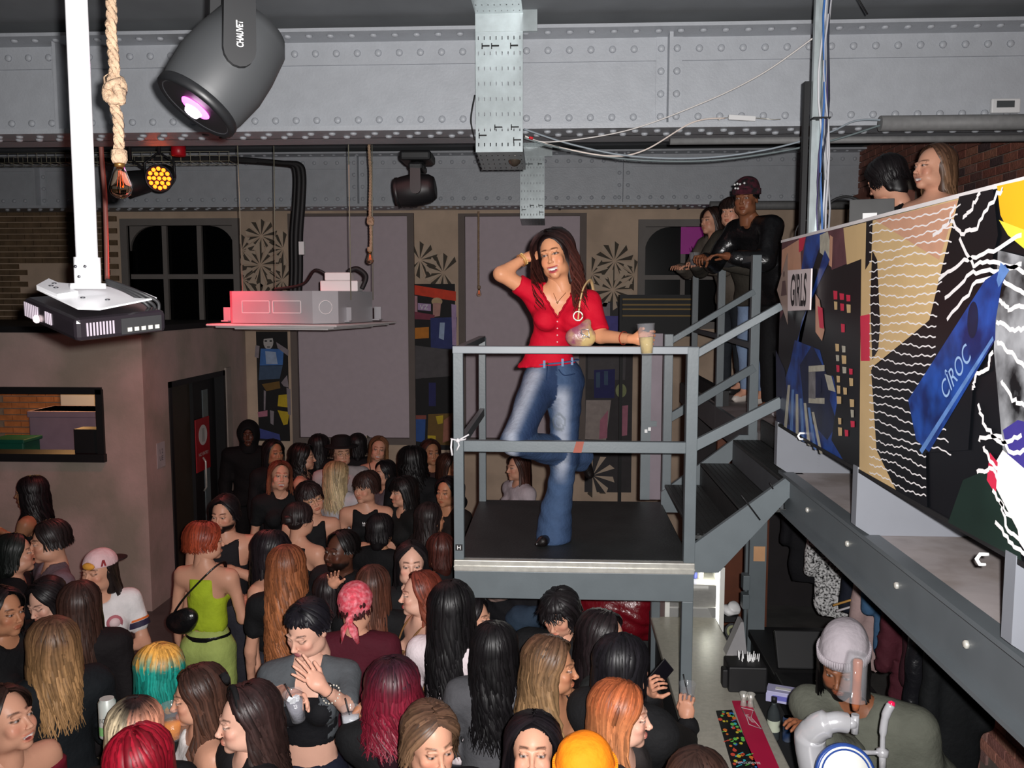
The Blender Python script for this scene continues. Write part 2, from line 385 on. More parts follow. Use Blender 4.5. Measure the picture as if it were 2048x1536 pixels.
# inside the hatch: lit brick and a cabinet
b = MB(); b.box((-8.8, FW - .5, 0), (-4.4, FW - .45, BH)); struct(b, 'wall_booth_inner', M_brickm)
bi = MB()
for row in range(34):
    z = row * .08; x = -7.2 + (.11 if row % 2 else 0)
    while x < -4.6:
        if z > 1: bi.box((x, FW - .525, z), (x + .213, FW - .5, z + .066))
        x += .225
bi.build('brickwork', mat('warm_brick', srgb(196, 130, 84), .85, var=.35, vscale=8), bpy.data.objects['wall_booth_inner'], kind='stuff')
cab = thing('cupboard', 'white cupboard on the brick wall inside the lit booth hatch', 'cupboard', (at_y(155, 820, 10.5).x, 10.55, 1.85))
b = MB(); b.box((-.24, 0, -.22), (.24, .2, .42), bev=.01); b.build('body', M_white, cab)
b = MB(); b.box((-.23, -.02, -.2), (.23, 0, .4), bev=.006); b.build('door', M_white, cab)
cnt = thing('storage_box', 'large mauve box behind the booth hatch sill', 'box', (at_y(150, 880, 9.4).x, 9.2, 1.0))
b = MB(); b.box((-.4, 0, 0), (.48, .5, .93), bev=.02); b.build('body', mat('mauve_card', srgb(150, 130, 150), .8), cnt)
b = MB(); b.box((-.41, -.01, .86), (.49, .51, .93), bev=.01); b.build('lid', mat('mauve_card'), cnt); MB().box((-.36, .02, -1.0), (.44, .48, 0)).build('stand', M_dark, cnt)
crt = thing('crate', 'green crate at the left end of the booth hatch', 'crate', (at_y(22, 893, 8.85).x, 8.75, 1.45))
b = MB(); b.box((-.16, 0, 0), (.2, .3, .22), bev=.015); b.build('body', mat('green_crate', srgb(20, 92, 74), .5), crt)
b = MB(); b.box((-.18, -.02, .2), (.22, .32, .24), bev=.01); b.build('rim', mat('green_crate'), crt)
# door in the side of the booth
b = MB(); b.box((BX - .2, dy0, 0), (BX + .015, dy0 + .06, dz)); b.box((BX - .2, dy1 - .06, 0), (BX + .015, dy1, dz)); b.box((BX - .2, dy0, dz - .06), (BX + .015, dy1, dz))
door = struct(b, 'door_1', M_black)
b = MB(); b.box((BX + .005, dy1, 0), (BX + .03, dy1 + .16, dz + .03)); b.build('architrave', mat('cream_trim', srgb(170, 158, 148), .7), door)
b = MB(); b.box((BX - .16, dy0 + .85, .02), (BX - .1, dy1 - .06, dz - .06)); b.build('door_leaf', M_black, door)
b = MB(); b.box((BX - .1, dy0 + 1.1, .3), (BX - .09, dy1 - .3, dz - .2)); b.build('pane', mat('door_glass', srgb(110, 122, 124), .3), door)
b = MB(); b.tube([(BX - .06, dy0 + .98, .9), (BX - .03, dy0 + .98, .95), (BX - .03, dy0 + .98, 1.25), (BX - .06, dy0 + .98, 1.3)], .012); b.build('door_handle', M_alu, door)
b = MB(); b.box((BX - .19, dy0 + .06, 0), (BX - .14, dy0 + .85, dz - .06)); b.build('door_leaf', mat('old_brown_door', srgb(60, 52, 42), .6), door)
sg = tag(bpy.data.objects.new('door_sign', None), 'red notice with a white round symbol on the booth door', 'sign'); COL.objects.link(sg); sg.location = (BX - .085, 9.98, 1.42)
b = MB(); b.box((0, -.2, -.28), (.012, .2, .34), bev=.003); b.build('board', mat('sign_red', srgb(170, 24, 34), .5), sg)
MS = frame((.0125, 0, .14), (0, 1, 0), (0, 0, 1))
b = MB(); ring = [(math.cos(a) * .12, math.sin(a) * .12) for a in [2 * math.pi * k / 24 for k in range(24)]]; b.prism(ring, .002, MS); b.build('disc', mat('sign_white', srgb(225, 222, 215), .5), sg)
text_mesh('lettering', '|||', frame((.0155, 0, .14), (0, 1, 0), (0, 0, 1)), .16, M_black, sg, sx=.6)
text_mesh('lettering', 'NO ENTRY', frame((.0135, 0, -.08), (0, 1, 0), (0, 0, 1)), .04, mat('sign_white'), sg)
psr = tag(MB().box((0, -.09, -.13), (.004, .09, .13)).build('paper_notice', mat('notice_paper', srgb(190, 184, 184), .7)), 'small paper notice taped to the booth wall beside the door', 'notice'); psr.location = (BX + .002, 8.72, 1.55)
text_mesh('lettering', '1 2\nUE', frame((.0045, 0, 0), (0, 1, 0), (0, 0, 1)), .12, mat('grey_print', srgb(90, 84, 96), .7), psr)
# patterned panel seen through the doorway
b = MB(); b.box((-5.2, 10.3, .2), (-4.5, 10.34, 1.5)); 
lat = struct(b, 'trim_5', mat('carpet_dark', srgb(60, 34, 24), .9))
for r_ in range(5):
    for c_ in range(3):
        f = MB(); x0, z0 = -5.15 + c_ * .22, .25 + r_ * .25
        for (a, c) in (((x0, z0), (x0 + .18, z0 + .02)), ((x0, z0 + .19), (x0 + .18, z0 + .21)), ((x0, z0), (x0 + .02, z0 + .21)), ((x0 + .16, z0), (x0 + .18, z0 + .21))): f.box((a[0], 10.29, a[1]), (c[0], 10.3, c[1]))
        f.build('tile_border', mat('carpet_gold', srgb(150, 116, 60), .9), lat)

# ---------------------------------------------------------------- mezzanine (right)
MZ = 2.3; PX = 1.082
b = MB(); b.box((1.16, -.5, MZ - .17), (3.6, 4.36, MZ)); b.box((1.28, 4.36, MZ - .17), (3.6, 9.0, MZ)); mezz = struct(b, 'floor_mezzanine', M_concrete); mezz['kind'] = 'structure'
b = MB()  # edge channel with flanges
b.box((1.135, -.5, MZ - .20), (1.15, 4.36, MZ + .0)); b.box((1.10, -.5, MZ - .012), (1.16, 4.36, MZ + .004)); b.box((1.10, -.5, MZ - .2), (1.16, 4.36, MZ - .185)); b.build('edge_channel', mat('channel_paint', srgb(92, 98, 102), .4, var=.08), mezz)
b = MB(); b.box((1.255, 5.62, MZ - .2), (1.28, 9.0, MZ + .0)); b.build('edge_channel', mat('channel_paint'), mezz)
for y in (1.9, 2.4, 2.9, 3.4, 3.95):
    b = MB(); b.lathe([(.013, 0), (.013, .008), (.007, .012), (0, .012)], 6, (1.135, y, MZ - .1), (-1, 0, 0)); b.build('bolt', M_alu, mezz)
# fin plates under the mural
for (y, xe) in ((4.30, 2.1), (3.15, 2.1), (2.06, 2.1)):
    b = MB(); b.prism([(1.075, .25), (xe, .25), (xe, 0.0), (1.13, 0.0), (1.075, .035)], .05, frame((0, y + .05, MZ + .001), (1, 0, 0), (0, 0, 1)))
    b.build('fin_plate', M_plate, mezz)
# brick side wall of the cellar bar
b = MB(); b.box((2.78, 3.0, 0), (2.9, 6.4, 1.35)); wsb = struct(b, 'wall_bar_side', M_brickm)
for row in range(17):
    y = 3.05 + (.11 if row % 2 else 0)
    while y < 6.1:
        if inframe((2.78, y, row * .077), (1900, 1330, 2090, 1570)):
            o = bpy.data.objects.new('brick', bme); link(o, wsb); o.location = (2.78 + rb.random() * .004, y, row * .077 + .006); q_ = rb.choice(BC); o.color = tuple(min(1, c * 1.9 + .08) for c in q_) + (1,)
        y += .225
# wall behind the bar, under the mezzanine
b = MB(); b.box((1.35, 8.9, 0), (3.6, 9.0, MZ - .17)); struct(b, 'wall_bar', mat('bar_wall', srgb(44, 40, 42), .8))
b = MB(); b.box((1.5, 8.2, 0), (2.0, 8.26, 2.0)); struct(b, 'door_2', M_wood)
b = MB(); b.box((1.30, 7.0, MZ), (1.36, 9.0, MZ + .12)); struct(b, 'baseboard_mezzanine', M_black)
c0 = at_z(1490, 1250, .95); cx_ = at_y(1504, 1150, 5.9).x
b = MB(); b.box((cx_ - .055, 5.86, 0), (cx_ + .055, 5.9, MZ - .17)); b.box((cx_ - .01, 5.78, 0), (cx_ + .01, 5.86, MZ - .17)); b.box((cx_ - .055, 5.74, 0), (cx_ + .055, 5.78, MZ - .17))
col = struct(b, 'trim_6', M_rail)
b = MB(); b.box((cx_ - .03, 5.736, 1.42), (cx_ + .045, 5.74, 1.52)); b.build('bare_patch', mat('bare_timber', srgb(196, 150, 110), .8), col)
b = MB(); b.box((cx_ - .10, 5.7, 1.1), (cx_ - .055, 5.78, 1.2), bev=.005); b.box((cx_ - .10, 5.7, 1.23), (cx_ - .055, 5.78, 1.33), bev=.005); b.build('socket', M_rail, col)
# ================================================================ PLATFORM, RAILS, STAIRS
PL = dict(x0=-.515, x1=.67, y0=4.27, y1=5.58, z=1.85)
plat = thing('raised_platform', 'small raised podium with black deck and grey steel railing', 'platform', (.08, 4.9, 0))
pm = Matrix.Translation((-.08, -4.9, 0))
class PB_(MB):
    def build(s, *a, **k):
        s.v = [tuple(pm @ Vector(v)) for v in s.v]; return MB.build(s, *a, **k)
x0, x1, y0, y1, z = PL['x0'], PL['x1'], PL['y0'], PL['y1'], PL['z']
PB_().box((x0 + .01, y0 + .03, z - .035), (x1, y1, z), bev=.006).build('deck', M_deck, plat)
PB_().box((x0, y0 - .012, z - .058), (x1 + .012, y0 + .03, z - .002), bev=.004).box((x0, y0 - .02, z - .036), (x1 + .012, y0 + .02, z - .030)).build('deck_edge', M_alu, plat)
lipb = z - .06
PB_().box((x0, y0, lipb - .14), (x1 + .01, y0 + .05, lipb), bev=.003).build('beam', M_rail, plat)
PB_().box((x0, y1 - .05, lipb - .14), (x1, y1, lipb), bev=.003).build('beam', M_rail, plat)
PB_().box((x0, y0 + .05, lipb - .14), (x0 + .05, y1 - .05, lipb)).build('beam', M_rail, plat)
PB_().box((x1 - .05, y0 + .05, lipb - .14), (x1, y1 - .05, lipb)).build('beam', M_rail, plat)
for (px, py) in ((x0 + .028, y0 + .025), (x1 - .018, y0 + .025), (x0 + .028, y1 - .03), (x1 - .03, y1 - .03)):
    PB_().box((px - .028, py - .025, 0), (px + .028, py + .025, lipb - .14), bev=.004).build('leg', M_rail, plat)
ztop = at_y(1100, 693, 4.3).z; zmid = at_y(1100, 881, 4.3).z
for (px, py, wd, zt) in ((x0 + .025, y0 + .025, .05, ztop), (x1 - .015, y0 + .025, .056, ztop), (at_y(965, 800, 5.55).x, 5.55, .045, at_y(965, 675, 5.55).z), (at_y(1335, 800, 5.55).x, 5.55, .055, at_y(1335, 668, 5.55).z)):
    PB_().box((px - wd / 2, py - wd / 2, z - .002), (px + wd / 2, py + wd / 2, zt), bev=.003).build('railing_post', M_rail, plat)
PB_().box((x0 - .002, y0 - .002, ztop - .034), (x1 + .014, y0 + .052, ztop + .002), bev=.003).build('top_rail', M_railL, plat)
PB_().box((x0 + .05, y0 + .005, zmid - .056), (x1 - .04, y0 + .045, zmid), bev=.003).build('mid_rail', M_rail, plat)
xl = at_y(965, 800, 5.55).x
PB_().bar((x0 + .025, y0 + .05, ztop - .018), (xl, 5.55, ztop - .018), .04, .034, bev=.002).build('side_rail', M_rail, plat)
PB_().bar((x0 + .025, y0 + .05, zmid - .028), (xl, 5.55, zmid - .02), .03, .05, bev=.002).build('side_rail', M_rail, plat)
# gate post pair at the back right corner
g0 = at_y(1282, 800, 5.66); g1 = at_y(1301, 800, 5.66); g2 = at_y(1323, 800, 5.66)
PB_().box((g0.x, 5.63, z), (g1.x, 5.68, 2.93)).box((g0.x, 5.635, at_y(1300, 853, 5.64).z), (x1 - .03, 5.675, at_y(1300, 842, 5.64).z)).build('gate_frame', M_rail, plat)
PB_().box((g1.x, 5.64, z), (g2.x, 5.67, 2.93)).build('gate_panel', mat('gate_lilac', srgb(120, 108, 116), .6), plat)
b = PB_(); c = at_y(1293, 862, 5.62); 
for dx in (0, .022): b.box((c.x + dx - .012, 5.622, c.z - .012 + dx * .6), (c.x + dx + .006, 5.626, c.z + .01 + dx * .6))
b.build('tape_scrap', M_white, plat)
# paint mark, sticker, string
c = at_y(1150, 892, y0)
PB_().prism([(c.x - .01, zmid - .056), (c.x + .032, zmid - .056), (c.x + .045, zmid), (c.x + .006, zmid)], .001, frame((0, y0 + .0048, 0), (1, 0, 0), (0, 0, 1))).build('rust_mark', mat('rust', srgb(150, 84, 70), .8), plat)
c = at_y(918, 1094, y0); MB_ = PB_(); MB_.box((c.x - .018, y0 - .002, c.z - .018), (c.x + .018, y0, c.z + .014)).build('sticker', M_black, plat)
o = text_mesh('lettering', 'H', pm @ frame((c.x, y0 - .0025, c.z - .002), (1, 0, 0), (0, 0, 1)), .02, M_white, plat)
st = thing('string_tie', 'white string knotted around the front left railing post', 'string', (x0 + .025, y0, zmid))
b = MB(); c0 = Vector((0, -.012, 0))
b.tube([(-.035, .03, .0), (-.035, -.008, .01), (0, -.014, .004), (.034, -.01, .008), (.036, .03, .01)], .004)
b.tube([(0, -.014, .004), (-.03, -.02, .01), (-.034, -.022, -.03), (-.028, -.022, -.07)], .005)
b.tube([(0, -.014, .004), (.02, -.02, .015), (.055, -.024, .035)], .004); b.tube([(0, -.014, 0), (.006, -.025, -.02), (-.006, -.022, -.045)], .004)
b.lathe([(0, -.012), (.011, -.006), (.012, .004), (0, .012)], 8, (0, -.018, .004)); b.build('knot', mat('cotton_string', srgb(225, 222, 225), .8), st)
# stairs up to the mezzanine
sta = thing('stairs', 'short grey steel staircase from the podium up to the mezzanine', 'stairs', (.95, 4.9, 1.85))
pm = Matrix.Translation((-.95, -4.9, -1.85))
sb = at_y(1392, 1118, 4.29); stp = at_y(1597, 952, 4.29)
for yy in (4.27, 5.5):
    b = PB_(); b.prism([(.66, 1.80), (.66, 1.93), (stp.x - .04, MZ + .0), (stp.x + .02, MZ + .0), (stp.x + .02, MZ - .12), (stp.x - .05, MZ - .12), (.8, 1.80)], .03, frame((0, yy + .03, 0), (1, 0, 0), (0, 0, 1)))
    b.build('stringer', M_rail, sta)
for k, (xa, xb, zz) in enumerate(((.68, .93, 1.98), (.90, 1.13, 2.12), (1.10, 1.30, 2.27))):
    b = PB_(); b.box((xa, 4.3, zz - .02), (xb, 5.5, zz), bev=.004)
    for j in range(7): b.box((xa + .02 + j * .03, 4.32, zz), (xa + .03 + j * .03, 5.48, zz + .003))
    b.build('tread', M_deck, sta)
    b = PB_(); b.box((xb - .03, 4.3, zz), (xb - .015, 5.5, zz + .13)); b.build('riser', M_deck if k != 1 else mat('grey_riser', srgb(70, 74, 78), .6), sta)
def rail(px0, py0, ya, px1, py1, yb, w_, h, nm='handrail'):
    a = at_y(px0, py0, ya); c = at_y(px1, py1, yb); b = PB_(); b.bar(a, c, w_, h, bev=.002); b.build(nm, M_rail, sta)
rail(1385, 712, 4.30, 1562, 612, 4.30, .035, .036); rail(1385, 893, 4.30, 1562, 803, 4.30, .035, .052, 'mid_rail')
rail(1335, 686, 5.55, 1508, 583, 5.58, .035, .036); rail(1335, 838, 5.55, 1508, 735, 5.58, .035, .05, 'mid_rail')
mrx = at_y(1508, 700, 5.6).x
def mpost(px, yy, top):
    x = at_y(px, 700, yy).x; zt = at_y(px, top, yy).z; b = PB_(); b.box((x - .028, yy - .028, MZ - .2), (x + .028, yy + .028, zt), bev=.003); b.build('railing_post', M_rail, sta); return x, zt
pa = mpost(1508, 5.6, 510); pb = mpost(1440, 7.0, 530); pc = mpost(1388, 8.4, 545)
for z_ in (0, -.55):
    b = PB_(); b.bar((pa[0], 5.6, pa[1] - .02 + z_), (pb[0], 7.0, pa[1] - .02 + z_), .04, .035); b.bar((pb[0], 7.0, pa[1] - .02 + z_), (pc[0], 8.4, pa[1] - .02 + z_), .04, .035); b.build('top_rail', M_rail, sta)
b = PB_(); c = at_z(1425, 1000, 2.0); b.tube([at_y(1482, 990, 4.262) + Vector((0, 0, 0)), at_y(1490, 1000, 4.262), at_y(1520, 1040, 4.262)], .004); b.tube([at_y(1540, 965, 4.262), at_y(1546, 978, 4.262)], .004); b.build('cable_tie', M_black, sta)
# ================================================================ MURAL ON THE DJ BOOTH
MT, MBt = 3.425, 2.541
Y0, Y1 = 4.352, 1.2
def mv(px, py):
    """point of the mural face under an image point, as (u along the booth, height)"""
    p = at_x(px, py, PX); return (4.352 - p.y, p.z)
mural = thing('mural_board', 'large printed collage board with wavy white lines on the booth front', 'mural', (PX, Y0, MBt))
ML = frame((0, 0, -MBt), (0, -1, 0), (0, 0, 1))   # local: u -> -Y, height -> Z ; normal -> -X
MB().box((0, -(Y0 - Y1), 0), (.018, 0, MT - MBt)).build('board', mat('mural_black', srgb(12, 14, 18), .35, var=.1), mural)
MB().box((-.004, -(Y0 - Y1), MT - MBt - .004), (.03, 0, MT - MBt + .008)).build('top_trim', mat('white_trim', srgb(220, 215, 215), .5), mural)
MB().box((-.005, -(Y0 - Y1), -.01), (.024, 0, .003)).build('bottom_trim', M_black, mural)
layer = [0]
C_tan = mat('print_tan', srgb(206, 176, 128), .4, var=.06, vscale=8); C_pink = mat('print_pink_tan', srgb(198, 150, 124), .4, var=.12, vscale=10)
C_white = mat('print_white', srgb(236, 232, 232), .4, var=.02); C_red = mat('print_red', srgb(206, 44, 74), .4, var=.1)
C_blue = mat('print_blue', srgb(28, 70, 150), .3, var=.3, vscale=12, two=srgb(14, 34, 92), twoscale=9); C_blue2 = mat('print_pale_blue', srgb(92, 130, 190), .35, var=.3, vscale=20)
C_mar = mat('print_maroon', srgb(96, 60, 66), .4, var=.3, vscale=9); C_yel = mat('print_yellow', srgb(240, 178, 30), .4, var=.08)
C_navy = mat('print_navy', srgb(20, 30, 60), .35, var=.4, vscale=12); C_grey = mat('print_grey', srgb(120, 118, 120), .4, var=.35, vscale=25)
C_chr = mat('print_silver', srgb(180, 176, 160), .35, var=.2, vscale=30); C_viol = mat('print_violet', srgb(60, 52, 130), .4, var=.2)
C_green = mat('print_dark_green', srgb(22, 40, 34), .4, var=.2); C_smoke = mat('print_smoke', srgb(150, 152, 156), .4, var=.6, vscale=9, two=srgb(12, 14, 16), twoscale=7)
def ppoly(name, pts, m, b=None):
    layer[0] += 1; q = [mv(*p) for p in pts]
    bb_ = MB(); d = .00008 * layer[0] + .0002
    # triangulated flat print
    n = len(q); vs = [(-d, -u, zz - MBt) for u, zz in q]
    bb_.add(vs, [tuple(range(n))]); o = bb_.build(name, m, mural); return o
def pline(name, lines, m, w_=.008, mid=False):
    layer[0] += 1; b = MB(); d = .00008 * layer[0] + .0002
    for L in lines:
        q = [mv(*p) for p in L] if not mid else L
        vs = []; fs = []
        for i, (u, zz) in enumerate(q):
            a = q[max(i - 1, 0)]; c = q[min(i + 1, len(q) - 1)]; t = Vector((c[0] - a[0], c[1] - a[1])); t = t.normalized() if t.length > 1e-9 else Vector((1, 0)); nx, nz = -t.y * w_ / 2, t.x * w_ / 2
            vs += [(-d, -(u + nx), zz + nz - MBt), (-d, -(u - nx), zz - nz - MBt)]
            if i: k = 2 * i; fs.append((k - 2, k - 1, k + 1, k))
        b.add(vs, fs)
    return b.build(name, m, mural)
# background pieces of the collage, left to right
ppoly('collage_piece', [(1564, 486), (1640, 466), (1560, 640)], C_mar); ppoly('collage_piece', [(1564, 500), (1600, 478), (1604, 560), (1562, 600)], C_pink)
ppoly('collage_piece', [(1612, 474), (1650, 464), (1618, 560), (1600, 560)], C_blue); ppoly('collage_piece', [(1598, 476), (1612, 473), (1606, 500), (1598, 505)], C_red)
ppoly('collage_piece', [(1652, 463), (1690, 455), (1700, 525), (1664, 540), (1648, 500)], C_mar)
ppoly('collage_piece', [(1640, 470), (1656, 463), (1664, 500), (1658, 520), (1640, 505)], C_chr)
ppoly('collage_piece', [(1660, 470), (1666, 474), (1664, 535), (1658, 530)], C_pink)
ppoly('collage_piece', [(1604, 640), (1660, 520), (1650, 500), (1620, 600), (1570, 760), (1575, 820)], C_blue)
ppoly('collage_piece', [(1560, 830), (1590, 680), (1640, 700), (1700, 930), (1640, 896), (1570, 856)], C_blue)
ppoly('collage_piece', [(1552, 700), (1570, 740), (1580, 850), (1553, 845)], C_navy)
ppoly('collage_piece', [(1600, 730), (1625, 690), (1665, 770), (1680, 840), (1655, 880), (1610, 830)], C_navy)
ppoly('collage_piece', [(1664, 750), (1684, 770), (1688, 820), (1676, 850), (1660, 800)], C_blue)
for k in range(7):
    ppoly('collage_piece', [(1576 + k * 8, 770 + k * 9), (1581 + k * 8, 770 + k * 9), (1574 + k * 12, 860 + k * 8), (1568 + k * 12, 858 + k * 8)], C_blue2 if k % 2 else C_chr)
ppoly('collage_piece', [(1618, 732), (1650, 730), (1650, 742), (1618, 744)], C_chr); ppoly('collage_piece', [(1618, 796), (1650, 796), (1650, 808), (1618, 806)], C_chr)
ppoly('collage_piece', [(1618, 744), (1632, 744), (1632, 798), (1618, 796)], C_grey); ppoly('collage_piece', [(1632, 752), (1644, 758), (1644, 784), (1632, 792)], C_navy)
ppoly('collage_piece', [(1650, 748), (1664, 752), (1672, 784), (1658, 780)], C_chr)
ppoly('collage_piece', [(1632, 588), (1640, 600), (1650, 660), (1645, 682), (1632, 664)], C_pink); ppoly('collage_piece', [(1636, 612), (1646, 616), (1649, 658), (1640, 655)], C_red)
# tan field with the black perforated tower
ppoly('collage_piece', [(1688, 456), (1790, 430), (1922, 396), (1862, 640), (1745, 735), (1748, 780), (1756, 900), (1800, 986), (1720, 942), (1722, 700), (1724, 520), (1695, 530)], C_tan)
ppoly('collage_piece', [(1752, 440), (1918, 400), (1880, 520), (1800, 470)], C_pink)
ppoly('tower', [(1662, 542), (1724, 518), (1722, 640), (1720, 942), (1690, 924), (1664, 880), (1676, 800), (1660, 700), (1650, 620)], mat('mural_black'))
ppoly('collage_piece', [(1722, 632), (1741, 628), (1741, 722), (1723, 722)], C_red)
ppoly('collage_piece', [(1734, 444), (1747, 440), (1744, 520), (1732, 540)], mat('mural_black')); ppoly('collage_piece', [(1746, 500), (1756, 520), (1762, 650), (1758, 700), (1746, 720), (1742, 600)], mat('mural_black'))
rv = random.Random(11)
for r_ in range(14):
    for c_ in range(3):
        if rv.random() < .3: continue
        cx, cy = 1672 + c_ * 13 + r_ * .8, 590 + r_ * 21 + c_ * 3
        w2, h2 = 3.2 + rv.random() * 1.5, 6 + rv.random() * 3
        ppoly('tower_window', [(cx - w2, cy - h2), (cx + w2, cy - h2 + 1), (cx + w2, cy + h2), (cx - w2 + 1, cy + h2)], rv.choice([C_tan, C_tan, C_chr, C_red, C_red]))
ppoly('collage_piece', [(1922, 393), (1990, 378), (2000, 470), (1960, 640), (1940, 900), (1855, 905), (1858, 1024), (1800, 990), (1756, 900), (1745, 740), (1862, 640)], mat('mural_black'))
ppoly('collage_piece', [(1998, 372), (2048, 361), (2080, 352), (2080, 500), (2030, 480), (2005, 430)], C_yel)
ppoly('collage_piece', [(2002, 440), (2020, 470), (2080, 520), (2080, 470)], mat('print_lemon', srgb(236, 218, 70), .4))
ppoly('collage_piece', [(2000, 500), (2080, 520), (2080, 1000), (2010, 900), (1992, 700)], C_smoke)
ppoly('collage_piece', [(2010, 860), (2040, 840), (2080, 850), (2080, 1000), (2030, 960)], C_viol)
ppoly('collage_piece', [(1980, 950), (2010, 900), (2080, 960), (2080, 1140), (2020, 1050)], C_white)
ppoly('collage_piece', [(1930, 960), (1978, 940), (2040, 1060), (2048, 1122), (1900, 1045)], C_green)
ppoly('collage_piece', [(1984, 905), (2000, 925), (1996, 990), (1978, 960)], C_red)
# evenly drifting white ripple lines
L = []
for k in range(34):
    py = 452 + k * 17.6
    (u0, z0) = mv(1742, py if py > 452 else 452); ph = k * .9
    x_end = 1925 - 50 * abs(math.sin(k * .12)) if k < 24 else 1856
    (u1, z1) = mv(x_end, py + (x_end - 1742) * ((-.22) + k * .0235))
    n = 60; line = []
    for i in range(n + 1):
        t = i / n; u = u0 + (u1 - u0) * t; zz = z0 + (z1 - z0) * t + .005 * math.sin(7 * t + ph) + .0025 * math.sin(31 * t + ph * 2.1) + .002 * math.sin(77 * t + k)
        if MBt + .01 < zz < MT - .01: line.append((u, zz))
    if len(line) > 3: L.append(line)
pline('ripple_line', L, C_white, .0042, mid=True)
# broad branching white streaks
S = [[(1905, 440), (1925, 470), (1960, 455), (1990, 400), (2010, 378)], [(1880, 560), (1930, 520), (1980, 505), (2048, 470)], [(1892, 600), (1950, 545), (2000, 540), (2048, 528)],
     [(1900, 640), (1960, 560), (2010, 560), (2060, 590)], [(1925, 480), (1950, 530), (1990, 520), (2060, 545)], [(2000, 600), (2024, 618), (2060, 610)], [(1996, 640), (2030, 660), (2060, 655)],
     [(2000, 680), (2020, 700), (2060, 740)], [(1990, 700), (1980, 740), (1955, 750), (1950, 780)], [(1958, 810), (1980, 860), (2010, 890), (2048, 870)], [(1960, 880), (2000, 870), (2030, 905), (2060, 900)],
     [(1970, 890), (1990, 930), (2030, 960), (2060, 990)], [(1960, 945), (1985, 935), (2010, 975)], [(1990, 980), (2020, 1030), (2060, 1050)], [(1995, 1040), (2030, 1090), (2060, 1110)], [(2004, 1000), (2020, 1060), (2060, 1090)],
     [(2008, 760), (2030, 800), (2060, 810)], [(1870, 470), (1900, 450), (1915, 410)], [(1930, 440), (1950, 410), (1965, 385)]]
S2 = []
for s_ in S:
    o_ = []
    for i in range(len(s_) - 1):
        for t in range(6):
            f = t / 6; o_.append((s_[i][0] + (s_[i + 1][0] - s_[i][0]) * f + rv.uniform(-3, 3), s_[i][1] + (s_[i + 1][1] - s_[i][1]) * f + rv.uniform(-4, 4)))
    S2.append(o_ + [s_[-1]])
pline('white_streak', S2, C_white, .011)
# the tilted blue bottle with its lettering
ppoly('bottle_print', [(1836, 880), (1820, 800), (1965, 575), (1975, 560), (2005, 540), (2016, 528), (2020, 545), (2008, 570), (1996, 640), (1995, 680), (1862, 904)], C_blue)
ppoly('bottle_edge', [(1843, 900), (1990, 672), (1992, 680), (1848, 908)], C_blue2); ppoly('bottle_cap', [(1998, 560), (2006, 525), (2024, 540), (2002, 575)], C_blue2)
e0 = mv(1950, 640); pts = []
layer[0] += 1; b = MB(); d = .00008 * layer[0] + .0002
b.add([(-d, -(e0[0] + .030 * math.cos(a)), e0[1] - MBt + .048 * math.sin(a)) for a in [2 * math.pi * k / 20 for k in range(20)]], [tuple(range(20))]); b.build('bottle_emblem', C_navy, mural)
a0 = mv(1880, 795); a1 = mv(1950, 680)
du = (a1[0] - a0[0], a1[1] - a0[1]); ln = math.hypot(*du); cxm = ((a0[0] + a1[0]) / 2, (a0[1] + a1[1]) / 2)
MU = Matrix(((0, 0, -1, 0), (-1, 0, 0, 0), (0, 1, 0, 0), (0, 0, 0, 1)))
def mural_text(s, u, zz, ang, h, m, sx=1, bold=0):
    d = .00008 * layer[0] + .0005
    ca, sa = math.cos(ang), math.sin(ang)
    M = Matrix(((0, 0, -1, -d), (-ca, sa, 0, -u), (sa, ca, 0, zz - MBt), (0, 0, 0, 1)))
    return text_mesh('lettering', s, M, h, m, mural, sx, 0, bold)
ang = math.atan2(du[1], du[0])
mural_text('CÎROC', *cxm, ang, .070, mat('print_sky', srgb(150, 180, 220), .4), sx=.8)
# small sign fixed on the mural
sgn = thing('wall_sign', 'small white sign reading GIRLS with a pictogram, fixed to the mural', 'sign', (PX - .02, Y0, MBt))
def sv(px, py, d=0): u, zz = mv(px, py); return (-d, -u, zz - MBt)
b = MB(); q = [sv(1580, 541), sv(1632, 537), sv(1629, 620), sv(1578, 622)]
b.add(q + [(v[0] + .006, v[1], v[2]) for v in q], [(0, 1, 2, 3), (7, 6, 5, 4), (0, 4, 5, 1), (1, 5, 6, 2), (2, 6, 7, 3), (3, 7, 4, 0)]); b.build('board', mat('sign_offwhite', srgb(214, 200, 200), .5), sgn)
u, zz = mv(1606, 580)
text_mesh('lettering', 'GIRLS', Matrix(((0, 0, -1, -.001), (-1, 0, 0, -u), (0, 1, 0, zz - MBt), (0, 0, 0, 1))), .145, M_black, sgn, sx=.52, bold=.02, depth=0)
b = MB(); q = [sv(1563, 580, .002), sv(1585, 505, .002), sv(1585, 650, .002)]; b.add(q, [(0, 1, 2)]); b.build('arrow', mat('sign_clear', srgb(150, 130, 120), .5), sgn)
b = MB(); u, zz = mv(1578, 548); b.add([(-.004, -(u + .011 * math.cos(a)), zz - MBt + .014 * math.sin(a)) for a in [2 * math.pi * k / 14 for k in range(14)]], [tuple(range(14))])
q = [sv(1575, 562, .004), sv(1581, 561, .004), sv(1584, 590, .004), sv(1572, 592, .004)]; b.add(q, [(0, 1, 2, 3)]); b.build('pictogram', mat('sign_line', srgb(90, 70, 70), .5), sgn)
for (px, py) in ((1609, 872), (1976, 1118)):
    hk = tag(MB().tube([(.0, 0, .012), (-.02, 0, .012), (-.028, 0, 0), (-.02, 0, -.014), (-.006, 0, -.014)], .005).build('hook', M_white), 'white hook under the mural board near ' + ('the stairs' if px < 1700 else 'the near end'), 'hook')
    p = at_x(px, py, PX); hk.location = (p.x, p.y, p.z)
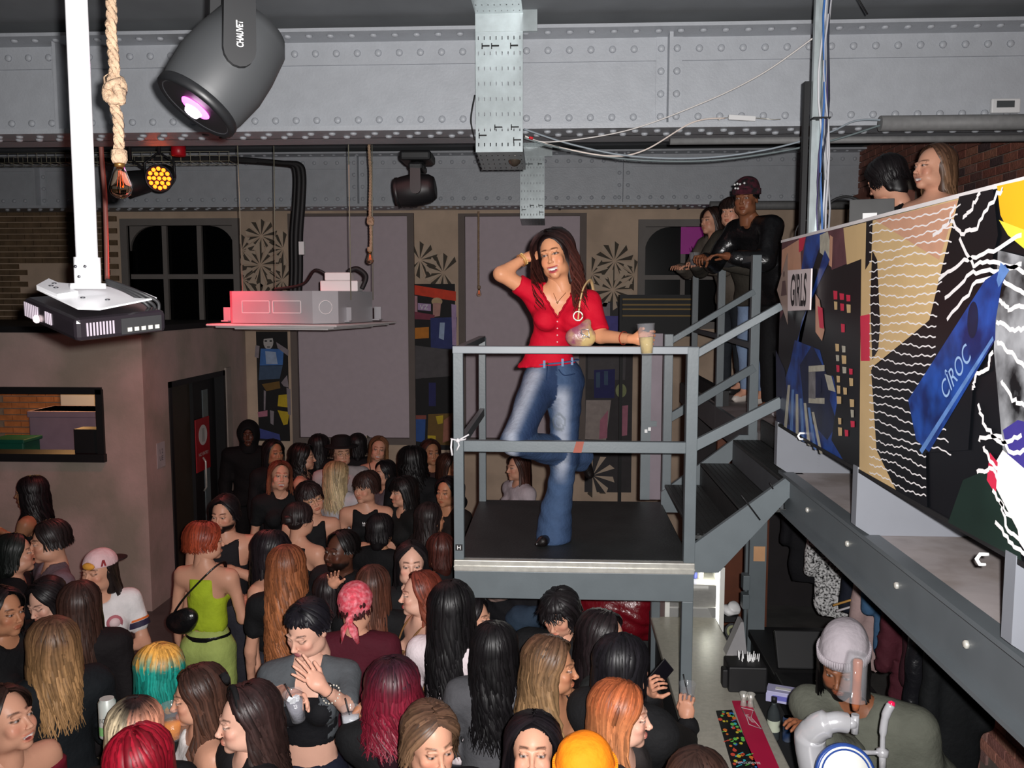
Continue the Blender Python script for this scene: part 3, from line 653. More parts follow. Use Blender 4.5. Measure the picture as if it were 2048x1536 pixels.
# metal strut with cable bundle
sx_, sy_ = at_y(1638, 300, 4.62).x, 4.62
su = thing('strut_channel', 'slotted metal strut post with the cable bundle, rising behind the mural', 'strut', (sx_, sy_, MZ))
b = MB(); b.box((-.045, -.02, 0), (-.028, .02, CEIL - MZ)); b.box((.0, -.02, 0), (.012, .02, CEIL - MZ)); b.box((-.045, .014, 0), (.012, .02, CEIL - MZ))
b.build('post', M_galv, su)
b = MB(); b.box((-.075, .02, 0), (-.05, .06, 1.95)); b.build('rear_post', M_black, su)
ca = thing('cable_bundle', 'bundle of white, grey, purple and blue cables strapped up the metal strut', 'cables', (sx_, sy_ - .03, MZ))
cols = [srgb(60, 50, 90), srgb(70, 60, 110), srgb(200, 200, 205), srgb(210, 210, 214), srgb(120, 124, 130), srgb(150, 152, 158), srgb(60, 110, 180), srgb(40, 44, 60), srgb(190, 190, 196)]
for i, c in enumerate(cols):
    off = (i % 3) * .011 - .012 + .012; oy = (i // 3) * -.010; f = rv.uniform(-.02, .03)
    pts = [(off, oy, .9)]
    for t in range(1, 12):
        zq = .9 + t * .135; pts.append((off + f * math.sin(t * .55) + .010 * math.sin(t * 1.1 + i), oy, zq))
    pts += [(.05 + off * 1.5, oy, 2.47), (.13 + .02 * i * .6, oy, 2.57 + .006 * i), (.28 + .02 * i, .0, 2.64), (.5, .0, 2.66 + .004 * i)]
    MB().tube(pts, .0055, 6).build('cable', mat('cable_%d' % i, c, .4, var=.05), ca)
b = MB()
for zq in (1.02, 1.75, 2.37): b.box((-.05, -.034, zq), (.035, .03, zq + .007))
b.box((-.05, -.03, 2.43), (-.10, -.027, 2.437)); b.tube([(.07, -.02, 2.46), (.13, -.02, 2.36), (.2, -.02, 2.25)], .0045, 5); b.tube([(.28, -.02, 2.62), (.27, -.02, 2.5), (.25, -.02, 2.42)], .004, 5)
b.build('cable_tie', M_black, ca)
# ================================================================ HANGING THINGS
def perf_plate(w_, l, rows, cols, sw, sl, th=.0015):
    """plate in xy (x across, y along) with real slots"""
    xs_ = [0]; ys = [0]
    for c in range(cols):
        xc = w_ * (c + .5) / cols; xs_ += [xc - sw / 2, xc + sw / 2]
    for r in range(rows):
        yc = l * (r + .5) / rows; ys += [yc - sl / 2, yc + sl / 2]
    xs_.append(w_); ys.append(l); vs = [(x, y, 0) for y in ys for x in xs_]; nx = len(xs_); fs = []
    for j in range(len(ys) - 1):
        for i in range(nx - 1):
            if i % 2 == 1 and j % 2 == 1: continue
            fs.append((j * nx + i, j * nx + i + 1, (j + 1) * nx + i + 1, (j + 1) * nx + i))
    return vs, fs
def tray(name, label, yb, zb, zt, xa, xb, yfar):
    t = thing(name, label, 'cable tray', (xa, yb, zb)); W = xb - xa; H = zt - zb
    def seg(nm, o, ydir, length, m, cols=8, rows=None):
        vs, fs = perf_plate(W, length, rows or max(3, int(length / .11)), cols, .006, .022)
        M = frame(o, (1, 0, 0), ydir); b = MB(); b.add([M @ Vector(v) for v in vs], fs)
        n = M.to_3x3() @ Vector((0, 0, 1)); s_ = .04
        # side lips
        for xx in (0, W):
            a = M @ Vector((xx, 0, 0)); c = M @ Vector((xx, length, 0)); q = [a, c, c + n * s_, a + n * s_]; b.add(q, [(0, 1, 2, 3)])
        return b.build(nm, m, t)
    seg('ceiling_run', (-.0, -1.6, H + .0), (0, 1, 0), 1.55, M_galv)
    seg('front_drop', (0, -.05, H - .10), (0, 0, -1), H + .02, M_galv, rows=8)
    seg('underside_run', (0, -.05, -.10), (0, 1, -.12), .5, M_galv, rows=5)
    b = MB(); b.box((-.0, -.055, H - .11), (W + .09, -.045, H + .04)); b.box((W, -.05, H - .11), (W + .09, -.02, H + .17)); b.build('corner_bracket', M_galv, t)
    b = MB()
    for (x, z_) in ((.02, -.02), (W - .06, -.05), (W * .4, .03), (W * .75, .03), (.04, H - .2), (.1, H - .2), (W - .08, H - .2)): b.box((x, -.058, z_), (x + .05, -.053, z_ + .008)); b.box((x, -.058, z_ - .015), (x + .006, -.053, z_ + .02))
    b.build('cable_tie', M_black, t)
    return t
ta = at_y(952, 200, 5.7).x; tb = at_y(1046, 200, 5.7).x
tray('cable_tray', 'perforated galvanised cable tray bent down over the large near girder', 5.72, 4.2, 4.93, ta, tb, 6.3)
ta = at_y(1040, 380, 10.5).x; tb = at_y(1089, 380, 10.5).x
tray('cable_tray', 'smaller looking perforated cable tray over the far girder', 10.57, 4.22, 4.93, ta, tb, 11)
# small camera dome on the tray
dm = thing('dome_camera', 'small bronze dome camera under the cable tray', 'camera', at_y(1029, 318, 5.95))
MB().lathe([(.045, .05), (.05, .03), (.048, 0), (.036, -.03), (.018, -.045), (0, -.05)], 16).build('dome', mat('bronze_dome', srgb(110, 98, 86), .25, .6), dm)
MB().box((-.02, -.05, .0), (.015, -.046, .015)).build('label', M_white, dm)
MB().box((-.03, -.03, .05), (.03, .03, .09)).build('mount', M_black, dm)
# pipes by the girder
p = at_y(1760, 247, 5.4); q = at_y(2048, 246, 5.4)
b = MB(); b.tube([(p.x, 5.4, p.z), (3.55, 5.4, p.z)], .045, 14); pp = tag(b.build('duct_pipe', mat('pipe_lagging', srgb(128, 128, 128), .6, var=.12, vscale=30)), 'thick grey lagged pipe running in front of the large girder', 'pipe')
p = at_y(1340, 283, 5.66)
b = MB(); b.tube([(p.x, 5.66, p.z), (3.55, 5.66, p.z)], .021, 12); tag(b.build('conduit_pipe', mat('pipe_lagging')), 'thin grey conduit pipe below the thick lagged pipe', 'pipe')
p = at_y(1420, 406, 10.4)
b = MB(); b.tube([(p.x, 10.4, p.z - .03), (3.5, 10.4, p.z - .03)], .05, 12); b.box((0, 10.4, p.z - .05), (.03, 10.62, p.z - .02)).box((1.4, 10.4, p.z - .05), (1.43, 10.62, p.z - .02)); tag(b.build('duct_pipe', mat('pipe_lagging')), 'dim grey pipe along the far girder behind the beanie person', 'pipe')
th = thing('thermostat', 'white thermostat with a dark screen on the girder top right', 'thermostat', at_y(2008, 213, 5.9))
MB().box((-.09, -.03, -.045), (.09, 0, .045), bev=.008).build('case', M_white, th); MB().box((-.06, -.033, -.012), (.05, -.028, .03)).build('screen', mat('lcd', srgb(80, 84, 86), .3), th)
jb = thing('cable_label', 'white plastic cable block hanging on the girder edge', 'connector', at_y(1484, 236, 5.72))
MB().box((-.085, -.01, -.016), (.085, .01, .016), M=Matrix.Rotation(R_(4), 4, 'Y'), bev=.004).build('body', M_white, jb)
MB().tube([(-.08, 0, .005), (-.12, 0, .0), (-.15, -.01, -.012)], .003).tube([(.08, 0, 0), (.2, 0, -.012), (.24, 0, -.01)], .003).build('lead', M_alu, jb)
# draped cables along the girder
def cable(label, pts, r, col, nm='hanging_cable', gr='cables draped along the large girder'):
    b = MB(); b.tube(sag(pts), r, 6); return tag(b.build(nm, mat('wire_' + str([round(c, 2) for c in col]), col, .4, var=.05)), label, 'cable')
cable('thin white cable slanting from the cable tray up to the metal strut', [at_y(1050, 272, 5.6), at_y(1100, 284, 5.6), at_y(1250, 262, 5.5), at_y(1400, 208, 5.3), at_y(1520, 150, 5.0), at_y(1628, 75, 4.7)], .004, srgb(235, 230, 226))
cable('white cable dipping from the tray and ending at the white block', [at_y(1050, 274, 5.62), at_y(1120, 295, 5.6), at_y(1220, 312, 5.6), at_y(1290, 300, 5.62), at_y(1385, 245, 5.65), at_y(1450, 236, 5.7)], .005, srgb(240, 225, 215))
cable('grey cable sagging lowest beneath the girder toward the lagged pipe', [at_y(1048, 276, 5.6), at_y(1120, 296, 5.6), at_y(1250, 318, 5.6), at_y(1400, 322, 5.55), at_y(1530, 308, 5.5), at_y(1660, 282, 5.45), at_y(1762, 250, 5.4)], .0065, srgb(110, 122, 124))
cable('pale grey cable sagging just above the lowest grey cable', [at_y(1048, 258, 5.62), at_y(1140, 288, 5.6), at_y(1260, 312, 5.58), at_y(1400, 316, 5.55), at_y(1530, 300, 5.5), at_y(1650, 268, 5.45), at_y(1710, 242, 5.42), at_y(1765, 240, 5.4)], .006, srgb(150, 160, 168))
cable('black cable looping down the left side of the near cable tray', [at_y(950, 190, 5.66), at_y(942, 240, 5.66), at_y(950, 280, 5.66)], .005, srgb(20, 20, 20))
tp = tag(MB().tube([at_y(1058, 275, 5.59), at_y(1066, 277, 5.59)], .009, 8).build('red_tape', mat('red_tape', srgb(220, 40, 50), .5)), 'red tape around the cables beside the tray', 'tape')
# rope lamp, near
M_rope = mat('jute_rope', srgb(176, 148, 122), .9, var=.2, vscale=40, bump=.5, bscale=120)
M_bulb = mat('smoked_bulb_glass', (1, .72, .5), .03, var=0, trans=1, ior=1.12, spec=.9)
M_brass = mat('brass_cap', srgb(150, 110, 60), .35, .8)
def rope_lamp(label, path, r, bulb_c, bs, ys, knot=None, glow=None):
    rt = thing('rope_lamp', label, 'lamp', path[0], group=None)
    o = Vector(path[0]); pts = [Vector(p) - o for p in sag(path, 12)]
    # three twisted strands
    for s_ in range(3):
        q = []; L_ = 0
        dense = []
        for i in range(len(pts) - 1):
            m_ = max(2, int((pts[i + 1] - pts[i]).length / (r * .9)))
            for k in range(m_): dense.append(pts[i].lerp(pts[i + 1], k / m_))
        for i, p in enumerate(dense):
            if i: L_ += (p - dense[i - 1]).length
            a = L_ / (r * 5.2) * 2 * math.pi + s_ * 2.094; q.append(p + Vector((math.cos(a), math.sin(a), 0)) * r * .5)
        MB().tube(q, r * .56, 6).build('rope_strand', M_rope, rt)
    if knot:
        b = MB(); kc = Vector(knot) - o
        for a0 in (0, 2.2): b.tube([kc + Vector((r * 1.5 * math.cos(a + a0), r * .9 * math.sin(a), r * 2.1 * math.sin(a + a0 * .6))) for a in [2 * math.pi * k / 14 for k in range(15)]], r * .9, 7)
        b.tube([kc + Vector((r * 1.2 * math.cos(a), r * 1.1 * math.sin(a), a * r * .5 - r * 1.6)) for a in [2 * math.pi * k / 10 for k in range(14)]], r * .8, 7)
        b.build('knot', M_rope, rt)
    c = Vector(bulb_c) - o
    MB().lathe([(bs * .42, bs * 2.0), (bs * .6, bs * 1.9), (bs * .62, bs * 1.2), (bs * .5, bs * .9)], 14, c).build('socket_wrap', M_rope, rt)
    MB().lathe([(bs * .4, bs * 1.0), (bs * .4, bs * .6)], 12, c).build('cap', M_brass, rt)
    MB().lathe([(bs * .38, bs * .65), (bs * .55, bs * .1), (bs * .82, -bs * .7), (bs * .88, -bs * 1.1), (bs * .72, -bs * 1.55), (bs * .35, -bs * 1.8), (0, -bs * 1.86)], 20, c).build('bulb', M_bulb, rt)
    b = MB()
    for k in range(6):
        a = k * 1.047; b.tube([c + Vector((math.cos(a) * bs * .1, math.sin(a) * bs * .1, bs * .4)), c + Vector((math.cos(a) * bs * .32, math.sin(a) * bs * .32, -bs * .9))], bs * .025, 4)
    b.build('filament', mat('filament', srgb(255, 90, 40), .4, emit=(1, .22, .08), es=glow or .6), rt)
    return rt
Yr = 2.35
rope_lamp('thick knotted rope lamp with a clear amber bulb beside the white pole', [Vector((at_y(205, -60, Yr).x - .03, Yr, CEIL)), at_y(217, -60, Yr), at_y(222, 60, Yr), at_y(229, 140, Yr), at_y(226, 200, Yr), at_y(236, 240, Yr), at_y(238, 312, Yr)], .0145, at_y(240, 350, Yr), .034, Yr, knot=at_y(229, 180, Yr), glow=.5)
Yf = 7.0
rope_lamp('thinner knotted rope lamp with a dark red bulb above the hanging air unit', [Vector((at_y(738, 290, Yf).x, Yf, CEIL)), at_y(738, 290, Yf), at_y(741, 350, Yf), at_y(740, 420, Yf), at_y(742, 470, Yf), at_y(741, 504, Yf)], .013, at_y(740, 512, Yf), .036, Yf, knot=at_y(741, 442, Yf), glow=.8)
rope_lamp('far rope lamp hanging in front of the lilac board behind the woman in red', [at_y(957, 423, 10.85), at_y(957, 500, 10.85), at_y(957, 573, 10.85)], .014, at_y(958, 583, 10.85), .036, 10.85)
cable('slim red-lit cord hanging between the white pole and the near bulb', [Vector((at_y(202, 305, 6.6).x, 6.6, 4.94)), at_y(203, 305, 6.6), at_y(210, 400, 6.6), at_y(214, 560, 6.6)], .018, srgb(190, 120, 110), 'red_lit_cable')  # the red glow of the cans is mixed into the cord colour
# white pole with the video projector
Yp = 2.15
pj = thing('ceiling_projector', 'black video projector under a white mounting plate on a white pole', 'projector', at_y(180, 570, Yp))
o = pj.location.copy(); M_pole = mat('white_enamel', srgb(232, 232, 235), .35, var=.02)
pt = at_y(150, -60, Yp) - o; pt = pt + (pt - (at_y(174, 515, Yp) - o)) * ((CEIL - (pt + o).z) / ((pt + o).z - at_y(174, 515, Yp).z)); pbm = at_y(174, 515, Yp) - o; pb2 = at_y(176, 570, Yp) - o
MB().tube([pt, pbm], .0255, 20).build('pole', M_pole, pj)
MB().tube([pbm, pb2 + Vector((0, 0, .0))], .031, 20).tube([pb2 + Vector((0, 0, .004)), pb2 + Vector((0, 0, -.01))], .042, 20).build('pole_sleeve', M_pole, pj)
b = MB()
for k, (dx, dz) in enumerate(((-.012, .055), (.012, .055), (-.004, .03))): b.lathe([(.004, 0), (.004, .004), (0, .005)], 6, pb2 + Vector((dx, -.03, dz - .01)), (0, -1, 0))
b.build('screw', mat('screw_steel', srgb(90, 90, 95), .4, .8), pj)
rot = Matrix.Rotation(R_(11), 4, Vector((.9, .43, 0))) @ Matrix.Rotation(R_(-38), 4, 'Z') @ Matrix.Scale(.96, 4)
pr0 = Matrix.Translation(at_y(190, 630, Yp) - o) @ rot
plc = Matrix.Translation(at_y(180, 590, Yp) - o) @ rot
b = MB(); hexa = [(-.205, -.02), (-.12, -.085), (.16, -.10), (.19, -.06), (.12, .12), (-.02, .13), (-.10, .06)]
b.prism(hexa, .004, plc); b.prism([(-.205, -.02), (-.12, -.085), (.02, -.09), (.0, -.03)], .010, plc @ Matrix.Translation((0, 0, .003)) ); b.build('mounting_plate', M_pole, pj)
b = MB()
for (x_, y_) in ((-.12, -.04), (-.09, -.06), (-.06, -.06), (0, -.05), (.05, -.04), (.1, 0)): b.lathe([(.006, 0), (.006, .002), (0, .0021)], 8, plc @ Vector((x_, y_, .0135 if x_ < 0 else .0045)), plc.to_3x3() @ Vector((0, 0, 1)))
b.build('screw', mat('screw_steel'), pj)
M_proj = mat('projector_black', srgb(30, 26, 30), .22, var=.05)
b = MB(); b.box((-.16, -.115, -.028), (.155, .115, .03), M=pr0, bev=.012); b.build('body', M_proj, pj)
b = MB()
for k in range(8): b.box((-.150 + k * .011, -.1175, -.018), (-.144 + k * .011, -.115, .02), M=pr0)
for k in range(4): b.box((-.02 + k * .010, -.1175, -.012), (-.015 + k * .010, -.115, .018), M=pr0)
for k in range(9): b.box((.155, -.09 + k * .008, -.015), (.157, -.086 + k * .008, .018), M=pr0)
b.build('vent_slats', mat('vent_silver', srgb(150, 140, 150), .4), pj, kind='stuff')
b = MB(); b.box((.155, -.005, -.02), (.158, .10, .02), M=pr0); b.build('port_panel', M_black, pj)
b = MB()
for k in range(5): b.box((.157, .01 + k * .018, -.014), (.16, .021 + k * .018, -.004), M=pr0, mi=0)
b.build('port', M_alu, pj)
b = MB(); b.lathe([(.010, 0), (.010, .006), (.006, .010), (0, .011)], 12, pr0 @ Vector((-.07, -.115, -.012)), pr0.to_3x3() @ Vector((0, -1, 0))); b.build('indicator', mat('led_pink', srgb(255, 230, 235), .3, emit=(1, .8, .85), es=1.2), pj)
w0 = at_y(205, 560, Yp) - o
for k in range(3):
    e = at_y(318 - k * 8, 610 + k * 8, Yp + .02) - o; MB().tube(sag([w0 + Vector((0, .02, -.004 * k)), at_y(250, 573 + k * 4, Yp) - o, at_y(290, 590 + k * 8, Yp) - o, e, at_y(300 - 10 * k, 655, Yp + .02) - o, at_y(255, 650, Yp + .03) - o], 8), .0048, 6).build('cable', M_black, pj)
MB().box(*(lambda c: ((c.x - .012, c.y - .006, c.z - .01), (c.x + .008, c.y + .006, c.z + .01)))(at_y(318, 637, Yp) - o)).build('connector', M_white, pj)
# moving-head stage lights
M_mh = mat('stage_light_shell', srgb(62, 64, 66), .55, var=.06); M_mh2 = mat('stage_light_black', srgb(28, 29, 31), .45, var=.06)
def moving_head(label, piv, axis, scale, yoke_dir, lens_emit, base=True, side=(1, 0, 0), shell=None, yk=1):
    """piv: pivot point of the head; axis: direction the lens looks; side: pivot axle direction"""
    t = thing('stage_light', label, 'stage light', piv); s_ = scale
    ax = Vector(axis).normalized()
    b = MB(); b.lathe([(.06, -.14), (.085, -.135), (.108, -.10), (.122, -.02), (.127, .05), (.118, .13), (.108, .165), (.100, .17), (.095, .160)], 28, (0, 0, 0), ax); b.v = [tuple(Vector(v) * s_) for v in b.v]; b.build('head_shell', shell or M_mh, t)
    b = MB(); b.lathe([(.108, .14), (.117, .150), (.117, .168), (.108, .174), (.100, .168)], 28, (0, 0, 0), ax); b.v = [tuple(Vector(v) * s_) for v in b.v]; b.build('front_ring', M_mh2, t)
    b = MB(); b.lathe([(.10, .160), (.075, .158), (.05, .166), (.045, .160)], 28, (0, 0, 0), ax); b.v = [tuple(Vector(v) * s_) for v in b.v]; b.build('front_plate', M_mh2, t)
    b = MB(); b.lathe([(.046, .163), (.04, .172), (.02, .178), (0, .18)], 20, (0, 0, 0), ax); b.v = [tuple(Vector(v) * s_) for v in b.v]; b.build('lens', lens_emit, t)
    sd = Vector(side).normalized(); up = Vector(yoke_dir).normalized()
    for k in (-1, 1):
        c = sd * .135 * k; b = MB(); F_ = frame((0, 0, 0), up.cross(sd), up)
        w2 = .042; pl = [(-w2, .0), *[(w2 * math.cos(a), w2 * 1.1 * math.sin(a)) for a in [math.pi + k * math.pi / 8 for k in range(1, 8)]], (w2, 0), (w2 * .9, .26 * yk), (-w2 * .9, .26 * yk)]
        b.prism(pl, .03, Matrix.Translation(c) @ F_ @ Matrix.Translation((0, 0, -.015))); b.v = [tuple(Vector(v) * s_) for v in b.v]; b.build('yoke_arm', M_mh2, t)
    b = MB(); F_ = frame((0, 0, 0), sd, up); b.box((-.15, .26 * yk - .02, -.055), (.15, .26 * yk + .03, .055), M=F_, bev=.015); b.v = [tuple(Vector(v) * s_) for v in b.v]; b.build('yoke_bridge', M_mh2, t)
    b = MB(); b.box((-.16, .26 * yk + .045, -.12), (.16, .26 * yk + .12, .12), M=F_, bev=.02); b.tube([F_ @ Vector((0, .26 * yk, 0)), F_ @ Vector((0, .26 * yk + .06, 0))], .06); b.tube([F_ @ Vector((0, .38, 0)), F_ @ Vector((0, (CEIL - piv[2]) / s_, 0))], .02, 8); b.v = [tuple(Vector(v) * s_) for v in b.v]; b.build('base', M_mh2, t)
    return t
magenta = mat('magenta_lens', srgb(255, 90, 230), .2, emit=(1, .08, .75), es=6)
pv = at_y(462, 124, 2.75)
lens_dir = (at_y(362, 207, 2.62) - pv); lens_dir = Vector((-.44, -.32, -.74))
m1 = moving_head('large black moving-head stage light with a glowing magenta lens, top left', pv, lens_dir, 1.12, (.03, .0, 1), magenta, side=(.49, -.87, .0))
MB().lathe([(.026, .1635), (.018, .182), (0, .184)], 18, (0, 0, 0), Vector(lens_dir)).build('lens_core', mat('white_hot_core', (1, .8, 1), .2, emit=(1, .75, 1), es=9), m1).scale = (1.17,) * 3
sdv = Vector((.49, -.87, 0)).normalized()
text_mesh('lettering', 'CHAUVET', frame(sdv * .170 + Vector((0, 0, .04)), (0, 0, 1), sdv.cross(Vector((0, 0, 1)))), .02, M_white, m1, sx=.62, bold=.02)
moving_head('small black moving-head stage light hanging behind the large girder', at_y(836, 380, 6.75), (-1, .05, -.12), .98, (0, 0, 1), mat('dark_lens', srgb(20, 22, 24), .1), side=(.02, -1, 0), shell=M_mh2, yk=.62)
# red LED can
def led_can(label, c, lit, ax):
    t = thing('par_can', label, 'stage light', c)
    A = Vector(ax).normalized()
    MB().lathe([(.07, -.16), (.09, -.14), (.105, .0), (.11, .03), (.10, .034), (.098, .02)], 24, (0, 0, 0), A).build('shell', M_mh2, t)
    b = MB(); u = A.orthogonal().normalized(); v_ = A.cross(u)
    for (n_, rr) in ((1, 0), (6, .04), (12, .075)):
        for k in range(n_):
            a = 2 * math.pi * k / n_ + .2; b.lathe([(.0165, 0), (.012, .007), (0, .009)], 8, A * .022 + (u * math.cos(a) + v_ * math.sin(a)) * rr, A)
    b.build('led_lenses', lit, t, kind='stuff')
    MB().lathe([(.098, .015), (0, .0151)], 20, (0, 0, 0), A).build('led_board', mat('led_board_red', srgb(90, 6, 4), .5, emit=(1, .01, .0), es=2), t)
    b = MB(); b.tube([(.12, 0, 0), (.12, 0, .12), (.0, 0, .2), (-.12, 0, .12), (-.12, 0, 0)], .01, 6); b.build('bracket', M_mh2, t)
    MB().tube([(0, 0, .19), (0, 0, CEIL - c[2])], .016, 8).build('hanging_pole', M_mh2, t)
    return t
red = mat('red_led', srgb(255, 60, 20), .3, emit=(1, .11, .006), es=7)
led_can('lit red LED can light beside the hanging bulb', at_y(320, 356, 6.9), red, (.15, -1, -.28))
led_can('red LED can light half hidden behind the amber bulb', at_y(262, 368, 7.1), mat('orange_led', srgb(255, 90, 20), .3, emit=(1, .2, .02), es=2), (-.9, -.6, -.3))
rb_ = thing('fire_beacon', 'small red box above the LED can light', 'beacon', at_y(357, 301, 6.8))
MB().lathe([(.04, .045), (.055, .04), (.055, -.04), (.045, -.045)], 14).build('body', mat('beacon_red', srgb(170, 16, 30), .4, var=.05), rb_); MB().lathe([(.06, .045), (.06, .055)], 14).tube([(0, 0, .05), (0, 0, CEIL - rb_.location.z)], .012, 6).build('base', M_black, rb_)
# wire basket tray and cables behind the girder
wb = thing('wire_basket_tray', 'wire basket cable tray with black cables behind the large girder', 'cable tray', (-4, 7.3, 0))
za, zb_ = at_y(200, 324, 7.3).z, at_y(200, 305, 7.3).z; xa_, xb_ = at_y(-40, 310, 7.3).x + 4, at_y(458, 310, 7.3).x + 4
b = MB()
for zz_ in (za, zb_): 
    for yy in (0, .2): b.tube([(xa_, yy, zz_), (xb_, yy, zz_)], .003, 4)
n = 26
for k in range(n + 1):
    x = xa_ + (xb_ - xa_) * k / n; b.tube([(x, 0, zb_), (x, 0, za), (x, .2, za), (x, .2, zb_)], .003, 4)
b.build('basket', mat('dull_wire', srgb(150, 148, 130), .5, .3), wb)
cb = thing('black_cable_trunk', 'thick black cable bundle coming over and down in front of the lilac board', 'cables', (at_y(592, 450, 8.2).x, 8.2, 0)); o = cb.location
pth = [at_y(p[0], p[1], 8.2) - o for p in ((0, 322), (150, 322), (300, 320), (420, 318), (500, 322), (560, 326), (590, 330), (598, 350), (597, 400), (592, 470), (592, 540), (590, 585))]
for k in range(5):
    r2 = [.018, .03, .03, .03, .028][k]; off = Vector(((k - 2) * .020, .02 * (k % 2), 0)); offz = Vector((0, 0, (k - 2) * .008))
    MB().tube(sag([p + (offz if i < 5 else off) for i, p in enumerate(pth)], 6), [r2 * (.4 + .6 * min(1, max(0, (i - 20) / 14))) for i in range(67)], 7).build('cable', M_black, cb)
MB().box(*(lambda c: ((c.x - .02, c.y - .07, c.z - .06), (c.x + .03, c.y - .03, c.z + .06)))(at_y(606, 497, 8.2) - o)).build('clip', M_white, cb)
# hanging air unit (cassette) on four rods
Yc = 6.95
au = thing('hanging_air_unit', 'galvanised ceiling cassette air unit hung on thin rods, its left end lit red', 'air unit', at_y(612, 615, Yc)); o = au.location.copy()
Rz = Matrix.Rotation(R_(-13), 4, 'Z'); S_ = .44; zt_, zb2 = at_y(612, 583, Yc).z - o.z, at_y(612, 644, Yc).z - o.z
ch = .14; octo = [(-S_ + ch * .4, -S_), (S_ - ch, -S_), (S_, -S_ + ch), (S_, S_ - ch), (S_ - ch, S_), (-S_ + ch * .4, S_), (-S_, S_ - ch * .4), (-S_, -S_ + ch * .4)]
MB().prism(octo, zt_ - zb2, Rz @ Matrix.Translation((0, 0, zb2))).build('casing', mat('cassette_steel', srgb(170, 172, 176), .45, .15, var=.05), au)
b = MB(); P2 = .55
b.box((-P2, -P2, zb2 - .022), (P2, P2, zb2 - .004), M=Rz, bev=.008); b.box((-P2 + .05, -P2 + .05, zb2 - .035), (P2 - .05, P2 - .05, zb2 - .022), M=Rz, bev=.006); b.box((-P2 + .15, -P2 + .15, zb2 - .05), (P2 - .15, P2 - .15, zb2 - .033), M=Rz, bev=.006); b.build('fascia_panel', mat('fascia_white', srgb(205, 200, 200), .5), au)
b = MB(); zc = (zt_ + zb2) / 2
for (xa2, xb2) in ((-.30, -.06), (-.035, .205)):
    for q in (((xa2, zc - .045), (xb2, zc - .040)), ((xa2, zc + .045), (xb2, zc + .050)), ((xa2, zc - .045), (xa2 + .005, zc + .05)), ((xb2 - .005, zc - .045), (xb2, zc + .05))): b.box((q[0][0], -S_ - .003, q[0][1]), (q[1][0], -S_, q[1][1]), M=Rz)
b.build('knockout', M_white, au)
fr = Rz @ frame((S_ - ch / 2, -S_ + ch / 2, zc), (1, 1, 0), (0, 0, 1))
b = MB(); b.tube([fr @ Vector((.05 * math.cos(a), .05 * math.sin(a), .003)) for a in [2 * math.pi * k / 24 for k in range(25)]], .003, 4); b.build('knockout_ring', M_white, au)
for (x_, y_) in ((-S_ - .03, -S_ + .06), (S_ + .01, -S_ + .28), (-S_ - .03, S_ - .1), (S_ + .03, S_ - .1)):
    b = MB(); b.box((x_ - .03, y_ - .04, zb2 + .01), (x_ + .03, y_ + .04, zb2 + .02), M=Rz); b.box((x_ - .03, y_ - .005, zb2 + .01), (x_ + .03, y_ + .005, zb2 + .12), M=Rz); b.build('bracket', mat('cassette_steel'), au)
for (px, px2, yy) in ((474, 486, 6.75), (549, 551, 7.4), (697, 702, 6.6), (745, 746, 7.3)):
    top = at_y(px, 285, yy); top.z = 4.9; bot = at_y(px2, 600 if px != 549 else 578, yy); MB().tube([top - o, bot - o], .0042, 6).build('rod', mat('dull_wire'), au)
b = MB(); c = at_y(685, 566, Yc) - o; b.box((c.x - .16, c.y - .08, zt_), (c.x + .14, c.y + .1, zt_ + .085), bev=.008); b.box((c.x - .13, c.y - .06, zt_ + .085), (c.x + .08, c.y + .08, zt_ + .15), bev=.01); b.build('drain_pump', M_white, au)
b = MB(); b.tube(sag([(c.x - .12, c.y, zt_ + .13), (c.x - .22, c.y, zt_ + .17), (c.x - .35, c.y + .1, zt_ + .06), (c.x - .6, c.y + .15, zt_ + .02)], 8), .012, 6); b.tube(sag([(c.x + .16, c.y - .02, zt_ + .02), (c.x + .19, c.y, zt_ + .12), (c.x + .12, c.y, zt_ + .18), (c.x + .05, c.y, zt_ + .16)], 8), .02, 8); b.build('hose', M_black, au)
# posters on the far wall
def poster(label, px0, py0, px1, py1, pieces, base, yy=FW - .012):
    a = at_y(px0, py0, yy); c = at_y(px1, py1, yy)
    t = thing('poster', label, 'poster', ((a.x + c.x) / 2, yy, c.z)); o = t.location
    MB().box((a.x - o.x, -.004, 0), (c.x - o.x, .006, a.z - o.z)).build('sheet', base, t)
    for i, (pts, m) in enumerate(pieces):
        vs = []
        for (px, py) in pts:
            p = at_y(px, py, yy); vs.append((p.x - o.x, -.005 - .0012 * i, p.z - o.z))
        MB().add(vs, [tuple(range(len(vs)))]).build('print', m, t)
    return t
def D(n, *c, r=.7): return MATS.get(n) or mat(n, srgb(*c), r, var=.15, vscale=12)
dk = D('poster_dark', 26, 24, 26)
def ell(cx, cy, a, b_, n=16): return [(cx + a * math.cos(2 * math.pi * k / n), cy + b_ * math.sin(2 * math.pi * k / n)) for k in range(n)]
